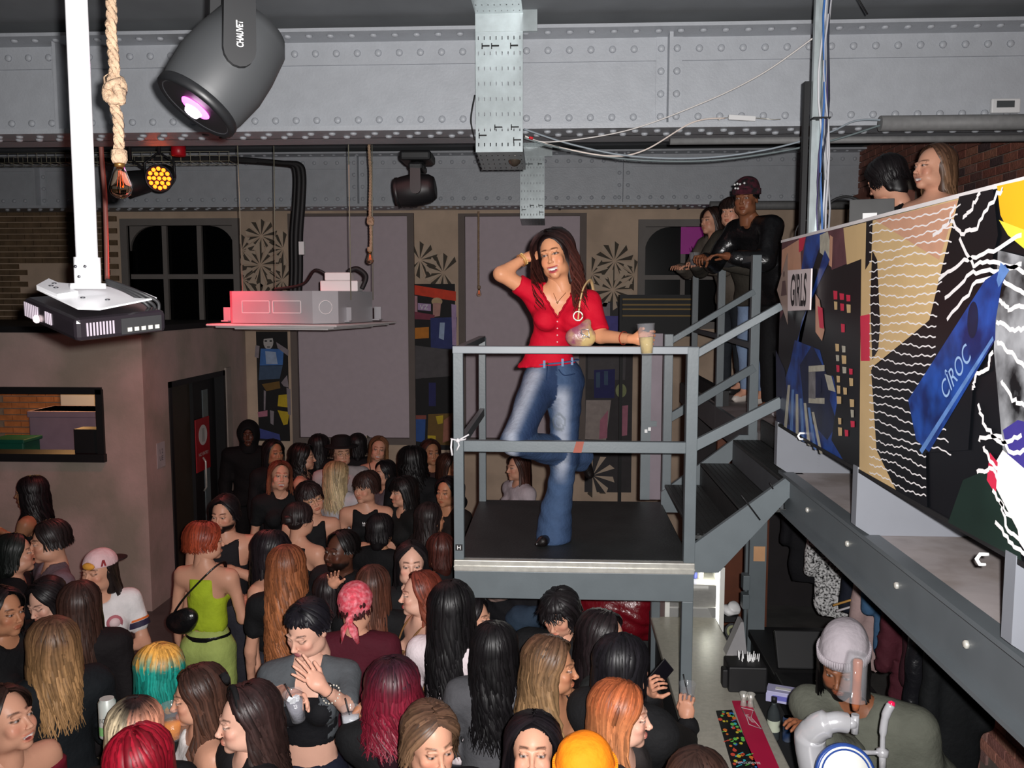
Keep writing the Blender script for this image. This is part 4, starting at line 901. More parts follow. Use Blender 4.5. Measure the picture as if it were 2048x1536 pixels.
poster('tall collage poster with a pale face over blue, left of the lilac board', 512, 663, 580, 882, [
    (ell(537, 684, 10, 15), D('poster_skin', 190, 186, 184)), ([(527, 668), (548, 668), (547, 676), (527, 678)], dk), (ell(532, 682, 3, 1.6, 8), dk), (ell(542, 682, 3, 1.6, 8), dk), ([(534, 693), (541, 693), (540, 695), (535, 695)], dk),
    ([(522, 697), (568, 698), (566, 730), (520, 731)], D('poster_blue', 70, 120, 190)), ([(531, 702), (552, 704), (556, 728), (533, 728)], D('poster_pale', 170, 190, 220)), ([(520, 732), (566, 731), (560, 757), (518, 760)], D('poster_steel', 70, 92, 120)),
    ([(553, 684), (578, 700), (577, 712), (556, 696)], D('poster_grey', 150, 140, 146)), ([(512, 690), (520, 692), (518, 716), (510, 714)], D('poster_grey')), ([(563, 765), (575, 750), (578, 775), (568, 772)], D('poster_grey')),
    ([(558, 790), (578, 788), (580, 815), (556, 812)], D('poster_yellow', 210, 180, 40)), ([(556, 820), (580, 824), (576, 848), (568, 850)], D('poster_yellow')), ([(516, 824), (536, 820), (536, 832), (518, 834)], D('poster_rose', 190, 120, 140)),
    ([(541, 820), (549, 822), (548, 850), (542, 846)], D('poster_grey')), ([(516, 855), (560, 868), (562, 880), (518, 876)], D('poster_indigo', 70, 80, 150)), ([(574, 775), (582, 778), (583, 830), (577, 828)], D('poster_grey')), ([(525, 768), (560, 762), (562, 776), (534, 782)], D('poster_brown', 120, 90, 40)), ([(529, 780), (533, 782), (532, 820), (529, 820)], D('poster_grey'))], dk)
o = poster('tall collage poster with an orange top beside the right-hand edge of the lilac board', 820, 568, 912, 900, [
    ([(821, 569), (912, 583), (912, 602), (870, 596), (822, 588)], D('poster_orange', 235, 70, 40)), ([(822, 590), (835, 592), (835, 625), (822, 624)], D('poster_pinkgrey', 200, 150, 160)), (ell(874, 603, 11, 8), D('poster_sand', 210, 180, 140)),
    ([(866, 606), (882, 606), (880, 632), (866, 634)], D('poster_flesh', 200, 150, 140)), ([(836, 606), (862, 608), (862, 622), (836, 620)], D('poster_lilac', 190, 160, 200)), ([(822, 622), (870, 630), (868, 640), (824, 638)], D('poster_wine', 140, 60, 80)),
    ([(822, 656), (858, 654), (858, 676), (824, 678)], D('poster_amber', 210, 130, 40)), ([(861, 636), (914, 634), (912, 698), (862, 696)], D('poster_blue2', 50, 60, 120)), ([(880, 645), (890, 645), (888, 680), (878, 676)], D('poster_pale')), ([(903, 608), (913, 610), (913, 690), (905, 690)], D('poster_lilac')),
    ([(824, 690), (905, 700), (902, 752), (826, 758)], D('poster_grey2', 90, 86, 88)), ([(843, 756), (886, 756), (886, 820), (843, 820)], dk), ([(858, 765), (872, 765), (872, 812), (858, 812)], D('poster_navy', 40, 40, 100)), ([(820, 640), (825, 660), (828, 740), (832, 800), (828, 830), (822, 828), (826, 780), (822, 700)], D('poster_grey')),
    ([(824, 830), (852, 830), (850, 885), (822, 880)], D('poster_seablue', 50, 90, 160)), ([(824, 830), (853, 830), (853, 838), (824, 838)], D('poster_rust', 150, 80, 70)), ([(857, 828), (906, 826), (902, 890), (855, 888)], D('poster_brown')), ([(872, 832), (887, 830), (886, 846), (876, 848)], D('poster_yellow')), ([(856, 870), (872, 871), (872, 880), (856, 879)], D('poster_yellow')), ([(888, 840), (902, 830), (900, 880), (886, 885)], D('poster_rose2', 170, 110, 90))], dk)
text_mesh('lettering', 'VZ', frame((at_y(849, 614, FW).x - o.location.x, -.03, at_y(849, 614, FW).z - o.location.z), (1, 0, 0), (0, 0, 1)), .06, M_white, o)
poster('collage poster with a dark blue street picture behind the red-top woman', 1172, 603, 1262, 985, [
    ([(1186, 604), (1220, 606), (1220, 636), (1190, 636)], D('poster_grey')), ([(1208, 632), (1254, 632), (1254, 670), (1208, 672)], D('poster_violet', 90, 84, 160)), ([(1176, 704), (1252, 706), (1250, 760), (1176, 758)], D('poster_grey2')), ([(1188, 740), (1230, 738), (1229, 796), (1188, 796)], D('poster_navy')),
    ([(1192, 745), (1200, 744), (1200, 775), (1192, 775)], D('poster_steel')), ([(1208, 742), (1216, 742), (1216, 770), (1208, 770)], D('poster_steel')), (ell(1242, 781, 11, 14), D('poster_lime', 150, 156, 110)), ([(1172, 800), (1222, 800), (1212, 880), (1170, 878)], D('poster_beige', 170, 156, 150)), ([(1200, 840), (1216, 820), (1214, 876), (1198, 878)], D('poster_rose')), ([(1240, 812), (1256, 810), (1254, 870), (1242, 872)], D('poster_rose'))], D('poster_mid', 64, 60, 62))
pk = tag(MB().box((-.16, -.01, -.12), (.16, 0, .16)).build('lit_panel', mat('pink_screen', srgb(150, 20, 130), .5, emit=(.55, .02, .4), es=.08)), 'small magenta lit panel on the wall behind the rail people', 'screen'); pk.location = at_y(1392, 485, FW - .05); pk.scale = (1.2, 1, 1.2)
# slatted bench against the far wall
sb_ = thing('slatted_bench', 'dark slatted rack with yellow-edged slats beneath the right arched window', 'rack', (at_y(1315, 640, 10.6).x, 10.6, 2.0))
for k, py in enumerate((598, 609, 618, 631)):
    zz_ = at_y(1315, py, 10.6).z - 2.0; MB().box((-.42, 0, zz_ - .012), (.45, .06, zz_ + .006)).build('slat', mat('yellow_edge', srgb(150, 120, 60), .6), sb_); MB().box((-.42, .005, zz_ - .06), (.45, .05, zz_ - .013)).build('slat', M_black, sb_)
MB().box((-.45, .06, .7), (.48, .3, 1.2)).build('back_board', M_black, sb_)
for x_ in (-.44, .43): MB().box((x_, .1, -2.0), (x_ + .04, .14, .7)).build('leg', M_black, sb_)
# ================================================================ PEOPLE: one implicit surface per body
class SDF:
    """implicit solid on a grid, filled primitive by primitive, then meshed by surface nets"""
    def __init__(s, lo, hi, h):
        s.h = h; s.lo = np.array(lo, float); s.n = np.maximum(4, np.ceil((np.array(hi) - s.lo) / h).astype(int) + 1)
        s.f = np.full(s.n, .08, np.float32)
    def sub(s, lo, hi, m=.05):
        a = np.clip(np.floor((np.array(lo) - m - s.lo) / s.h).astype(int), 0, s.n); b = np.clip(np.ceil((np.array(hi) + m - s.lo) / s.h).astype(int) + 1, 0, s.n)
        if np.any(b - a < 1): return None
        sl = tuple(slice(a[i], b[i]) for i in range(3))
        g = [s.lo[i] + s.h * np.arange(a[i], b[i]) for i in range(3)]
        return sl, g[0][:, None, None], g[1][None, :, None], g[2][None, None, :]
    def put(s, sl, d, k, op='u'):
        f = s.f[sl]
        if op == 'u':
            if k > 0: h_ = np.clip(.5 + .5 * (f - d) / k, 0, 1); s.f[sl] = f * (1 - h_) + d * h_ - k * h_ * (1 - h_)
            else: s.f[sl] = np.minimum(f, d)
        else:
            if k > 0: h_ = np.clip(.5 - .5 * (f + d) / k, 0, 1); s.f[sl] = f * (1 - h_) - d * h_ + k * h_ * (1 - h_)
            else: s.f[sl] = np.maximum(f, -d)
    def ell(s, c, r, k=.02, op='u', R=None):
        c = np.array(c, float); r = np.array(r, float); m = r if R is None else np.full(3, r.max())
        q = s.sub(c - m, c + m, .05 if op == 'u' else .02 + k)
        if q is None: return s
        sl, X, Y, Z = q; x, y, z = X - c[0], Y - c[1], Z - c[2]
        if R is not None: x, y, z = (R[0][0] * x + R[1][0] * y + R[2][0] * z, R[0][1] * x + R[1][1] * y + R[2][1] * z, R[0][2] * x + R[1][2] * y + R[2][2] * z)
        k0 = np.sqrt((x / r[0]) ** 2 + (y / r[1]) ** 2 + (z / r[2]) ** 2); k1 = np.sqrt((x / r[0] ** 2) ** 2 + (y / r[1] ** 2) ** 2 + (z / r[2] ** 2) ** 2) + 1e-9
        s.put(sl, k0 * (k0 - 1) / k1, k, op); return s
    def cap(s, a, b, ra, rb, k=.02, op='u', ys=1.0, dirv=None):
        """tapered capsule; ys flattens along dirv (a unit vector)"""
        a = np.array(a, float); b = np.array(b, float); R = max(ra, rb)
        q = s.sub(np.minimum(a, b) - R, np.maximum(a, b) + R, .05 if op == 'u' else .02 + k)
        if q is None: return s
        sl, X, Y, Z = q; d = b - a; L2 = max(d @ d, 1e-9)
        x, y, z = X - a[0], Y - a[1], Z - a[2]; t = np.clip((x * d[0] + y * d[1] + z * d[2]) / L2, 0, 1)
        x, y, z = x - t * d[0], y - t * d[1], z - t * d[2]
        if ys != 1:
            v = np.array(dirv if dirv is not None else (0, 1, 0), float); pr = x * v[0] + y * v[1] + z * v[2]; e = (1 / ys - 1) * pr
            x, y, z = x + e * v[0], y + e * v[1], z + e * v[2]
        D = np.sqrt(x * x + y * y + z * z) - (ra + (rb - ra) * t)
        if ys != 1: D = D * min(1, (1 + ys) / 2)
        s.put(sl, D, k, op); return s
    def cut(s, n, d, k=.006):
        """keep the side where n.p < d"""
        g = [s.lo[i] + s.h * np.arange(s.n[i]) for i in range(3)]
        D = n[0] * g[0][:, None, None] + n[1] * g[1][None, :, None] + n[2] * g[2][None, None, :] - d
        s.f = np.maximum(s.f, D.astype(np.float32)); return s
    def wrinkle(s, amp, fr, seed=0):
        g = [s.lo[i] + s.h * np.arange(s.n[i]) for i in range(3)]; X, Y, Z = g[0][:, None, None], g[1][None, :, None], g[2][None, None, :]
        s.f += (amp * (np.sin(fr * (X * .9 + Z * .5) + seed) * np.sin(fr * (.7 * Z - .6 * Y) + seed * 1.7) + .5 * np.sin(fr * 2.1 * (Z + .4 * X - .5 * Y) + seed * 2.3))).astype(np.float32); return s
    def mesh(s):
        f = s.f; neg = f < 0; h = s.h
        nx, ny, nz = f.shape
        c = [neg[i:nx - 1 + i, j:ny - 1 + j, k:nz - 1 + k] for i in (0, 1) for j in (0, 1) for k in (0, 1)]
        cnt = sum(x.astype(np.int8) for x in c); act = np.argwhere((cnt > 0) & (cnt < 8))
        if len(act) == 0: return np.zeros((0, 3)), np.zeros((0, 4), int)
        idx = np.full((nx - 1, ny - 1, nz - 1), -1, np.int32); idx[act[:, 0], act[:, 1], act[:, 2]] = np.arange(len(act))
        val = np.stack([f[act[:, 0] + i, act[:, 1] + j, act[:, 2] + k] for i in (0, 1) for j in (0, 1) for k in (0, 1)], 1).astype(np.float64)
        off = np.array([(i, j, k) for i in (0, 1) for j in (0, 1) for k in (0, 1)], float)
        acc = np.zeros((len(act), 3)); m = np.zeros(len(act))
        for a in range(8):
            for b in range(a + 1, 8):
                if abs(off[a] - off[b]).sum() != 1: continue
                va, vb = val[:, a], val[:, b]; cr = (va < 0) != (vb < 0)
                t = np.where(cr, va / np.where(cr, va - vb, 1), 0); p = off[a] + (off[b] - off[a]) * t[:, None]
                acc += p * cr[:, None]; m += cr
        V = s.lo + h * (act + acc / m[:, None]); Q = []
        for ax in range(3):
            sl0 = [slice(None)] * 3; sl1 = [slice(None)] * 3; sl0[ax] = slice(0, -1); sl1[ax] = slice(1, None)
            A = neg[tuple(sl0)]; B = neg[tuple(sl1)]; e = np.argwhere(A != B); o1, o2 = [(1, 2), (2, 0), (0, 1)][ax]
            e = e[(e[:, o1] > 0) & (e[:, o2] > 0) & (e[:, o1] < f.shape[o1] - 1) & (e[:, o2] < f.shape[o2] - 1)]
            if len(e) == 0: continue
            def cell(d1, d2): q = e.copy(); q[:, o1] += d1; q[:, o2] += d2; return idx[q[:, 0], q[:, 1], q[:, 2]]
            q = np.stack([cell(-1, -1), cell(0, -1), cell(0, 0), cell(-1, 0)], 1)
            fl = ~A[e[:, 0], e[:, 1], e[:, 2]]; q[fl] = q[fl][:, ::-1]; Q.append(q)
        Q = np.concatenate(Q); Q = Q[(Q >= 0).all(1)]
        return V, Q
def relax(V, Q, it=1, w=.5):
    E = np.concatenate([Q[:, [0, 1]], Q[:, [1, 2]], Q[:, [2, 3]], Q[:, [3, 0]]]); E = np.concatenate([E, E[:, ::-1]])
    cnt = np.bincount(E[:, 0], minlength=len(V)).astype(float)
    for _ in range(it):
        A = np.stack([np.bincount(E[:, 0], V[E[:, 1], k], minlength=len(V)) for k in range(3)], 1) / np.maximum(cnt, 1)[:, None]
        V = V * (1 - w) + A * w
    return V
def np_mesh(name, V, Q, colors=None, smooth=True):
    me = bpy.data.meshes.new(name); n = len(Q); k = Q.shape[1] if n else 4
    me.vertices.add(len(V)); me.vertices.foreach_set('co', np.ascontiguousarray(V, np.float32).ravel())
    me.loops.add(n * k); me.loops.foreach_set('vertex_index', np.ascontiguousarray(Q, np.int32).ravel())
    me.polygons.add(n); me.polygons.foreach_set('loop_start', np.arange(0, n * k, k, dtype=np.int32)); me.polygons.foreach_set('loop_total', np.full(n, k, np.int32))
    me.update(calc_edges=True)
    if smooth: me.polygons.foreach_set('use_smooth', np.ones(n, bool))
    if colors is not None:
        a = me.color_attributes.new('Col', 'FLOAT_COLOR', 'POINT'); c = np.ones((len(V), 4), np.float32); c[:, :3] = colors; a.data.foreach_set('color', c.ravel())
    me.validate(); return me
M_skin = mat('skin', rough=.42, attr='Col', var=.04, vscale=14, bump=.03, bscale=120, spec=.25)
M_hair = mat('hair', rough=.46, attr='Col', var=.15, vscale=60, spec=.35)
M_cloth = mat('cloth', rough=.82, objcol=True, var=.12, vscale=12, bump=.25, bscale=35, spec=.25)
M_leather = mat('black_leather', rough=.28, objcol=True, var=.1, vscale=10, bump=.4, bscale=22, spec=.6)
M_clothp = mat('printed_cloth', rough=.85, attr='Col', var=.08, vscale=12, bump=.2, bscale=35, spec=.25)
M_shoe = mat('shoe', rough=.4, objcol=True, var=.05)
# ---------------------------------------------------------------- head (crown to chin .23), face toward -Y, origin mid-head
HEADS = {}
def tri(Q): return Q if Q.shape[1] == 3 else np.concatenate([Q[:, [0, 1, 2]], Q[:, [0, 2, 3]]])
def decimated(V, Q, keep, ratio):
    """thin the mesh out where it is plain, keep the face dense"""
    o = bpy.data.objects.new('tmp', np_mesh('tmp', V, tri(Q))); COL.objects.link(o); g = o.vertex_groups.new(name='g')
    g.add([int(i) for i in np.nonzero(~keep(V))[0]], 1.0, 'REPLACE')
    m = o.modifiers.new('d', 'DECIMATE'); m.ratio = ratio; m.vertex_group = 'g'; m.vertex_group_factor = 1000
    me = bpy.data.meshes.new_from_object(o.evaluated_get(bpy.context.evaluated_depsgraph_get())); me.calc_loop_triangles()
    v = np.empty(len(me.vertices) * 3); me.vertices.foreach_get('co', v); t = np.empty(len(me.loop_triangles) * 3, np.int32); me.loop_triangles.foreach_get('vertices', t)
    bpy.data.objects.remove(o); return v.reshape(-1, 3), t.reshape(-1, 3)
def head_geo(kind, h, smile=0, tilt_neck=0):
    key = (kind, h, smile)
    if key in HEADS: return HEADS[key]
    m = kind == 'm'; s = SDF((-.105, -.145, -.19), (.105, .13, .135), h); j = 1.08 if m else 1.0
    s.ell((0, .014, .032), (.074, .093, .083), .01); s.ell((0, -.022, -.028), (.057 * j, .066, .080), .03)
    s.ell((0, -.068, -.096), (.022 * j, .018, .016), .034)
    for x in (-1, 1): s.ell((x * .030, -.050, -.056), (.026, .030, .030), .02); s.ell((.043 * j, -.012, -.07), (.016, .03, .02), .03); s.ell((-.043 * j, -.012, -.07), (.016, .03, .02), .03)
    for x in (-1, 1):
        s.ell((x * .04, -.062, -.022), (.019, .018, .015), .022); s.ell((x * .030, -.094, .006), (.017, .011, .0115), .012, 'd')
        s.ell((x * .0305, -.0765, .005), (.0135, .0125, .0105), .002)
        s.cap((x * .014, -.087, .022), (x * .045, -.078, .024), .006 + .002 * m, .005, .010)
        s.ell((x * .0765, .012, -.004), (.0065, .017, .030), .006, R=[[1, 0, 0], [0, .96, -.26], [0, .26, .96]]); s.ell((x * .082, .006, .002), (.004, .009, .017), .004, 'd')
    s.cap((0, -.083, .018), (0, -.103, -.026), .0065, .0085, .012); s.ell((0, -.107, -.030), (.0095 * j, .0095, .0085), .008)
    for x in (-1, 1): s.ell((x * .0115, -.0985, -.0335), (.0065, .0085, .006), .006)
    wd = .021 + .006 * smile + .004 * (h < .004)
    if smile < .5:
        s.ell((0, -.0885, -.0605), (wd, .009, .0048), .006); s.ell((0, -.0875, -.0685), (wd * .85, .0095, .0055), .006); s.cap((-wd, -.089, -.064), (wd, -.089, -.064), .0018, .0018, .004, 'd')
    else:
        s.ell((0, -.086, -.059), (wd, .0095, .005), .006); s.ell((0, -.083, -.079), (wd * .8, .0095, .006), .006); s.ell((0, -.092, -.069), (wd * .86, .014, .0085), .003, 'd')
    if smile:
        for x in (-1, 1): s.ell((x * .042, -.068, -.038), (.014, .012, .012), .016)
    s.cap((0, .018, -.05), (0, .034, -.165), .050 * j, .051 * j, .03)
    V, Q = decimated(*s.mesh(), lambda v: (v[:, 1] < -.045) & (v[:, 2] < .05) & (v[:, 2] > -.105), .30 if h < .006 else .34)
    # paint classes
    x, y, z = V[:, 0], V[:, 1], V[:, 2]; ax = np.abs(x); cls = np.zeros((len(V), 6))
    front = y < -.05
    sm = lambda d, w_: np.clip(.5 - d / w_, 0, 1)
    z = z - 8 * x * x * smile; lipd = np.minimum(np.hypot(x / wd, (z + .0605) / .0062), np.hypot(x / (wd * .88), (z + (.0685 if smile < .5 else .079)) / .0068)) - 1
    cls[:, 0] = np.where(front, sm(lipd, .5), 0)
    z = V[:, 2]; browc = .0285 + .004 * np.cos((ax - .03) * 70) - .006 * (ax > .042) * (ax - .042) * 60
    cls[:, 1] = np.where(front, sm(np.maximum(np.abs(z - browc) - .0032, np.abs(ax - .030) - .017), .004), 0)
    eyed = np.hypot((ax - .0305) / .0120, (z - .0045) / .0044) - 1
    cls[:, 2] = np.where(front, sm(eyed, .35), 0); iris = np.hypot((ax - .0305) / .0064, (z - .005) / .0064) - 1; cls[:, 3] = np.where(front, sm(iris, .5), 0) * cls[:, 2]
    cls[:, 4] = np.where(front, sm(np.abs(eyed - .28) - .30, .4), 0) * (z > .003) + np.where(front, sm(np.abs(eyed - .28) - .1, .4), 0) * (z <= .003) * .5    # lash line
    cheek = np.hypot((ax - .042) / .022, (z + .028) / .02); cls[:, 5] = np.where(front, np.exp(-cheek ** 2), 0)
    teeth = np.zeros(len(V)); z = z - 8 * x * x * smile
    mouth = np.zeros(len(V))
    if smile >= .5:
        dm_ = np.hypot(x / (wd * .82), (z + .069) / .0085) - 1; mouth = np.where(front & (y > -.095), sm(dm_, .3), 0); teeth = mouth * (z > -.071)
    HEADS[key] = (V, Q, cls, mouth, teeth); return HEADS[key]
# ---------------------------------------------------------------- hands: wrist at origin, fingers to -Z, palm to -Y, thumb at +X
HANDS = {}
def hand_geo(pose, h=.0038):
    key = (pose, h)
    if key in HANDS: return HANDS[key]
    s = SDF((-.075, -.10, -.21), (.095, .035, .03), h); curl = {'open': (.12, .15, .12), 'relax': (.35, .45, .35), 'grip': (.95, .95, .6), 'spread': (.05, .1, .1)}[pose]
    s.ell((0, 0, -.048), (.037, .0125, .044), .01); s.cap((0, 0, .02), (0, 0, -.02), .023, .026, .02); s.ell((.022, -.008, -.035), (.016, .013, .028), .012)
    spread = .10 if pose != 'spread' else .22
    for i, (x, L, r) in enumerate(((-.029, .060, .0070), (-.0098, .073, .0078), (.0098, .078, .0080), (.0285, .070, .0080))):
        p = np.array((x, 0, -.082)); a = 0; sp_ = (x / .029) * spread
        for k, fr in enumerate((.45, .31, .26)):
            a += curl[k] * (1.1 - .08 * i); d = np.array((math.sin(sp_) * math.cos(a), -math.sin(a), -math.cos(a) * math.cos(sp_))); q = p + d * L * fr
            s.cap(p, q, r * (1 - .1 * k), r * (.93 - .1 * k), .004); p = q
    p = np.array((.026, -.006, -.022)); 
    for (d, L, r) in (((.62, -.30, -.72) if pose != 'grip' else (.45, -.75, -.48), .042, .0105), ((.35, -.35, -.87) if pose != 'grip' else (-.05, -.85, -.5), .034, .009)):
        d = np.array(d); d = d / np.linalg.norm(d); q = p + d * L; s.cap(p, q, r, r * .88, .006); p = q
    V, Q = s.mesh(); HANDS[key] = (V, Q); return HANDS[key]
def rotm(fr_neg_z, fr_neg_y):
    """matrix whose -Z column is a and -Y column is close to b"""
    a = np.array(fr_neg_z, float); a /= np.linalg.norm(a); b = np.array(fr_neg_y, float); b = b - a * (a @ b)
    if np.linalg.norm(b) < 1e-4: b = np.array((0, 0, 1.)) - a * a[2]
    b /= np.linalg.norm(b); Z = -a; Y = -b; X = np.cross(Y, Z); return np.stack([X, Y, Z], 1)
# ---------------------------------------------------------------- hair made of many tapering locks
def locks(name_seed, hd, Rh, spec, n, H0):
    """hd head centre, Rh 3x3 head rotation; returns verts, quads, colours"""
    rg = np.random.default_rng(name_seed); L0 = spec.get('len', .3); root = np.array(spec['col']); tip = np.array(spec.get('tip', spec['col'])); wave = spec.get('wave', .009) * rg.uniform(.8, 1.3); wfr = spec.get('wfr', 22)
    vol = spec.get('vol', .012); face = math.radians(spec.get('face', 62)); fringe = spec.get('fringe', 0); part = spec.get('part', 0.0); wid = spec.get('w', .0098); spread = spec.get('spread', .25); frz = spec.get('frizz', 0)
    back = spec.get('back', 0); side = spec.get('side'); A, B, C = .080 + vol, .099 + vol, .092 + vol
    g = Rh.T @ np.array((0, 0, -1.)); Vs = []; Qs = []; Cs = []; base = 0; ns = 3
    for i in range(n):
        u = rg.random()
        phi = (rg.random() * 2 - 1) * math.pi   # 0 = face (-Y)
        isf = abs(phi) < face
        if isf and fringe <= 0:
            phi = math.copysign(face + rg.random() * (math.pi - face), phi); isf = False
        L = L0 * (.82 + .3 * rg.random()); 
        if isf: L = fringe * (.85 + .3 * rg.random())
        if spec.get('bun') and not isf: L = .02
        # slide over the skull from the parting (front) or the crown (back) down to ear level, then hang
        aph = abs(phi); sg = 1 if phi >= 0 else -1; fw = max(0.0, 1 - aph / 2.2) * spec.get('fw', 1.1) - .35 * max(0, (aph - 1.8) / 1.3)
        if isf: fw = .25 + .3 * rg.random()
        fw += rg.normal() * .05
        r0 = np.array((part + sg * .04 + rg.normal() * .05, -math.sin(fw), math.cos(fw))); r0 /= np.linalg.norm(r0)
        te = math.radians((100 if not isf else 66) + spec.get('low', 0)); r1 = np.array((math.sin(te) * math.sin(phi), -math.sin(te) * math.cos(phi), math.cos(te)))
        om = math.acos(max(-1, min(1, float(r0 @ r1)))) + 1e-4; t0 = (0 if rg.random() < .45 else rg.random() * .65) if not spec.get('under') else .72 + .2 * rg.random()
        lay = 1 + rg.uniform(-.06, .07) + .02 * (L0 > .2); npt = 9; nsk = 5; P_ = []
        for k in range(nsk + 1):
            t = t0 + (1 - t0) * k / nsk; v = (math.sin((1 - t) * om) * r0 + math.sin(t * om) * r1) / math.sin(om)
            f_ = vol * (.75 - .75 * min(1, t * 1.5 + max(0, v[1] * 1.3))); P_.append(np.array((v[0] * (A * lay - f_), v[1] * (B * lay - f_) + .014, .034 + v[2] * (C * (1 + (lay - 1) * .5) - f_))))
        last = P_[-1]; rad = np.array((last[0], last[1] - .014, 0)); rad = rad / (np.linalg.norm(rad) + 1e-6); tang = P_[-1] - P_[-2]; tang /= np.linalg.norm(tang)
        rest = max(0, L - (0 if not isf else .0)); ph0 = rg.random() * 6.28; wx = np.array((-rad[1], rad[0], 0))
        dirv = tang.copy(); p = last.copy(); m_ = max(2, int(rest / .042)) if not isf else 2
        for k in range(1, m_ + 1):
            t = k / m_; dirv = dirv * .55 + g * .45 + rad * spread * .06 * (1 if t < .4 else -.6); 
            if back: dirv = dirv + np.array((0, back, 0)) * .1
            if side: dirv = dirv + np.array(side) * .1
            dirv /= np.linalg.norm(dirv); p = p + dirv * rest / m_
            wf = wfr * (.8 + .4 * u); q = p + (wx * math.sin(wf * rest * t + ph0) + rad * math.cos(wf * rest * t + ph0)) * wave * (.4 + t) + rg.normal(0, 1, 3) * frz * .01
            # keep out of the shoulders: push outward below the neck
            P_.append(q)
        P_ = np.array(P_); kk = len(P_)
        T = np.gradient(P_, axis=0); T /= (np.linalg.norm(T, axis=1)[:, None] + 1e-9)
        N1 = np.cross(T, rad[None, :] + np.array((0, 0, .01))); N1 /= (np.linalg.norm(N1, axis=1)[:, None] + 1e-9); N2 = np.cross(T, N1)
        w0 = wid * (.7 + .6 * rg.random()); tt = np.linspace(0, 1, kk); wv = w0 * (1 - .85 * np.clip((tt - .45) / .55, 0, 1) ** 1.5) * np.clip((.8 if t0 == 0 else .05) + tt * 5, 0, 1)
        N2 = N2 * np.sign((N2 * rad[None]).sum(1) + 1e-6)[:, None]
        ring = P_[:, None, :] + N1[:, None, :] * (np.array((-1, 0, 1))[None, :, None] * wv[:, None, None]) + N2[:, None, :] * (np.array((0, .45, 0))[None, :, None] * wv[:, None, None])
        v = ring.reshape(-1, 3); r_ = np.arange(kk - 1)[:, None] * ns; j = np.arange(ns - 1)[None, :]
        qd = np.stack([base + r_ + j, base + r_ + j + 1, base + r_ + ns + j + 1, base + r_ + ns + j], -1).reshape(-1, 4)
        br = .55 + .85 * rg.random(); tc = np.clip((tt - spec.get('g0', .15)) / spec.get('g1', .5), 0, 1)[:, None]
        if 'split' in spec: tip2 = np.array(spec['split']) if math.sin(phi) < 0 else tip
        else: tip2 = tip
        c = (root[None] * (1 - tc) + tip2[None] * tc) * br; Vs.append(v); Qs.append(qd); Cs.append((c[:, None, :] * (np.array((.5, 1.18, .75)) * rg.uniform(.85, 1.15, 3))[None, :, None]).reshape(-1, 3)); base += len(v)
    V = np.concatenate(Vs); V = V @ Rh.T + hd
    return V, np.concatenate(Qs), np.concatenate(Cs)
def cap_geo(hd, Rh, spec, h=.011):
    """the dense under-layer hugging the skull, open at the face; carries long hair down the neck"""
    s = SDF((-.14, -.16, -.30), (.14, .18, .18), h); vol = spec.get('vol', .012)
    if spec.get('under'): vol = .0
    s.ell((0, .017, .034), (.072 + vol * .3, .088 + vol * .3, .082 + vol * .3), .01)
    L0 = spec.get('len', .3)
    if L0 > .06 and not spec.get('bun'):
        s.cap((0, .05, 0), (0, .055, -.02 - min(L0, .22)), .072, .05, .02); 
        for x in (-1, 1): s.cap((x * .055, .02, 0), (x * .055, .035, -.02 - min(L0, .2) * .8), .032, .022, .02)
    else: s.ell((0, .046, -.02), (.058, .042, .042), .02)
    if not spec.get('noface'):
        hl = spec.get('hairline', .062)
        s.ell((0, -.115, -.03), (.080, .118, .052 + hl + .012), .012, 'd'); s.ell((0, -.06, -.12), (.055, .10, .075), .01, 'd')
    V, Q = s.mesh()
    root = np.array(spec['col']); return V @ Rh.T + hd, Q, np.tile(root * .7, (len(V), 1))
def shade_skin(base, n): return np.tile(np.array(base, float), (n, 1))
SK = dict(pale=srgb(224, 174, 152), fair=srgb(208, 154, 128), tan=srgb(188, 132, 100), olive=srgb(168, 118, 88), brown=srgb(128, 82, 58), dark=srgb(84, 52, 40))
def euler_np(yaw=0, pitch=0, roll=0):
    M = Matrix.Rotation(R_(yaw), 3, 'Z') @ Matrix.Rotation(R_(pitch), 3, 'X') @ Matrix.Rotation(R_(roll), 3, 'Y'); return np.array(M)
ARMS = {  # upper-arm direction, forearm direction, for the +x side; the other side mirrors x
    'down': ((.16, .03, -1), (.08, -.22, -1)), 'bent': ((.22, -.05, -1), (-.35, -.85, .12)), 'hold': ((.15, -.2, -1), (-.1, -.75, .65)), 'hip': ((.55, .2, -.85), (-.75, -.25, -.45)),
    'up': ((.55, -.35, .3), (-.55, -.1, .95)), 'raise': ((.3, -.8, -.1), (-.3, -.3, 1)), 'fwd': ((.1, -.75, -.75), (-.1, -1, -.05)), 'cross': ((.2, -.25, -1), (-.95, -.5, .25)), 'phone': ((.12, -.35, -1), (-.2, -.8, .55)), 'chest': ((.3, -.3, -.95), (-.9, -.35, .55)), 'rail': ((.3, -.42, -.85), (-.5, -.75, .12))}
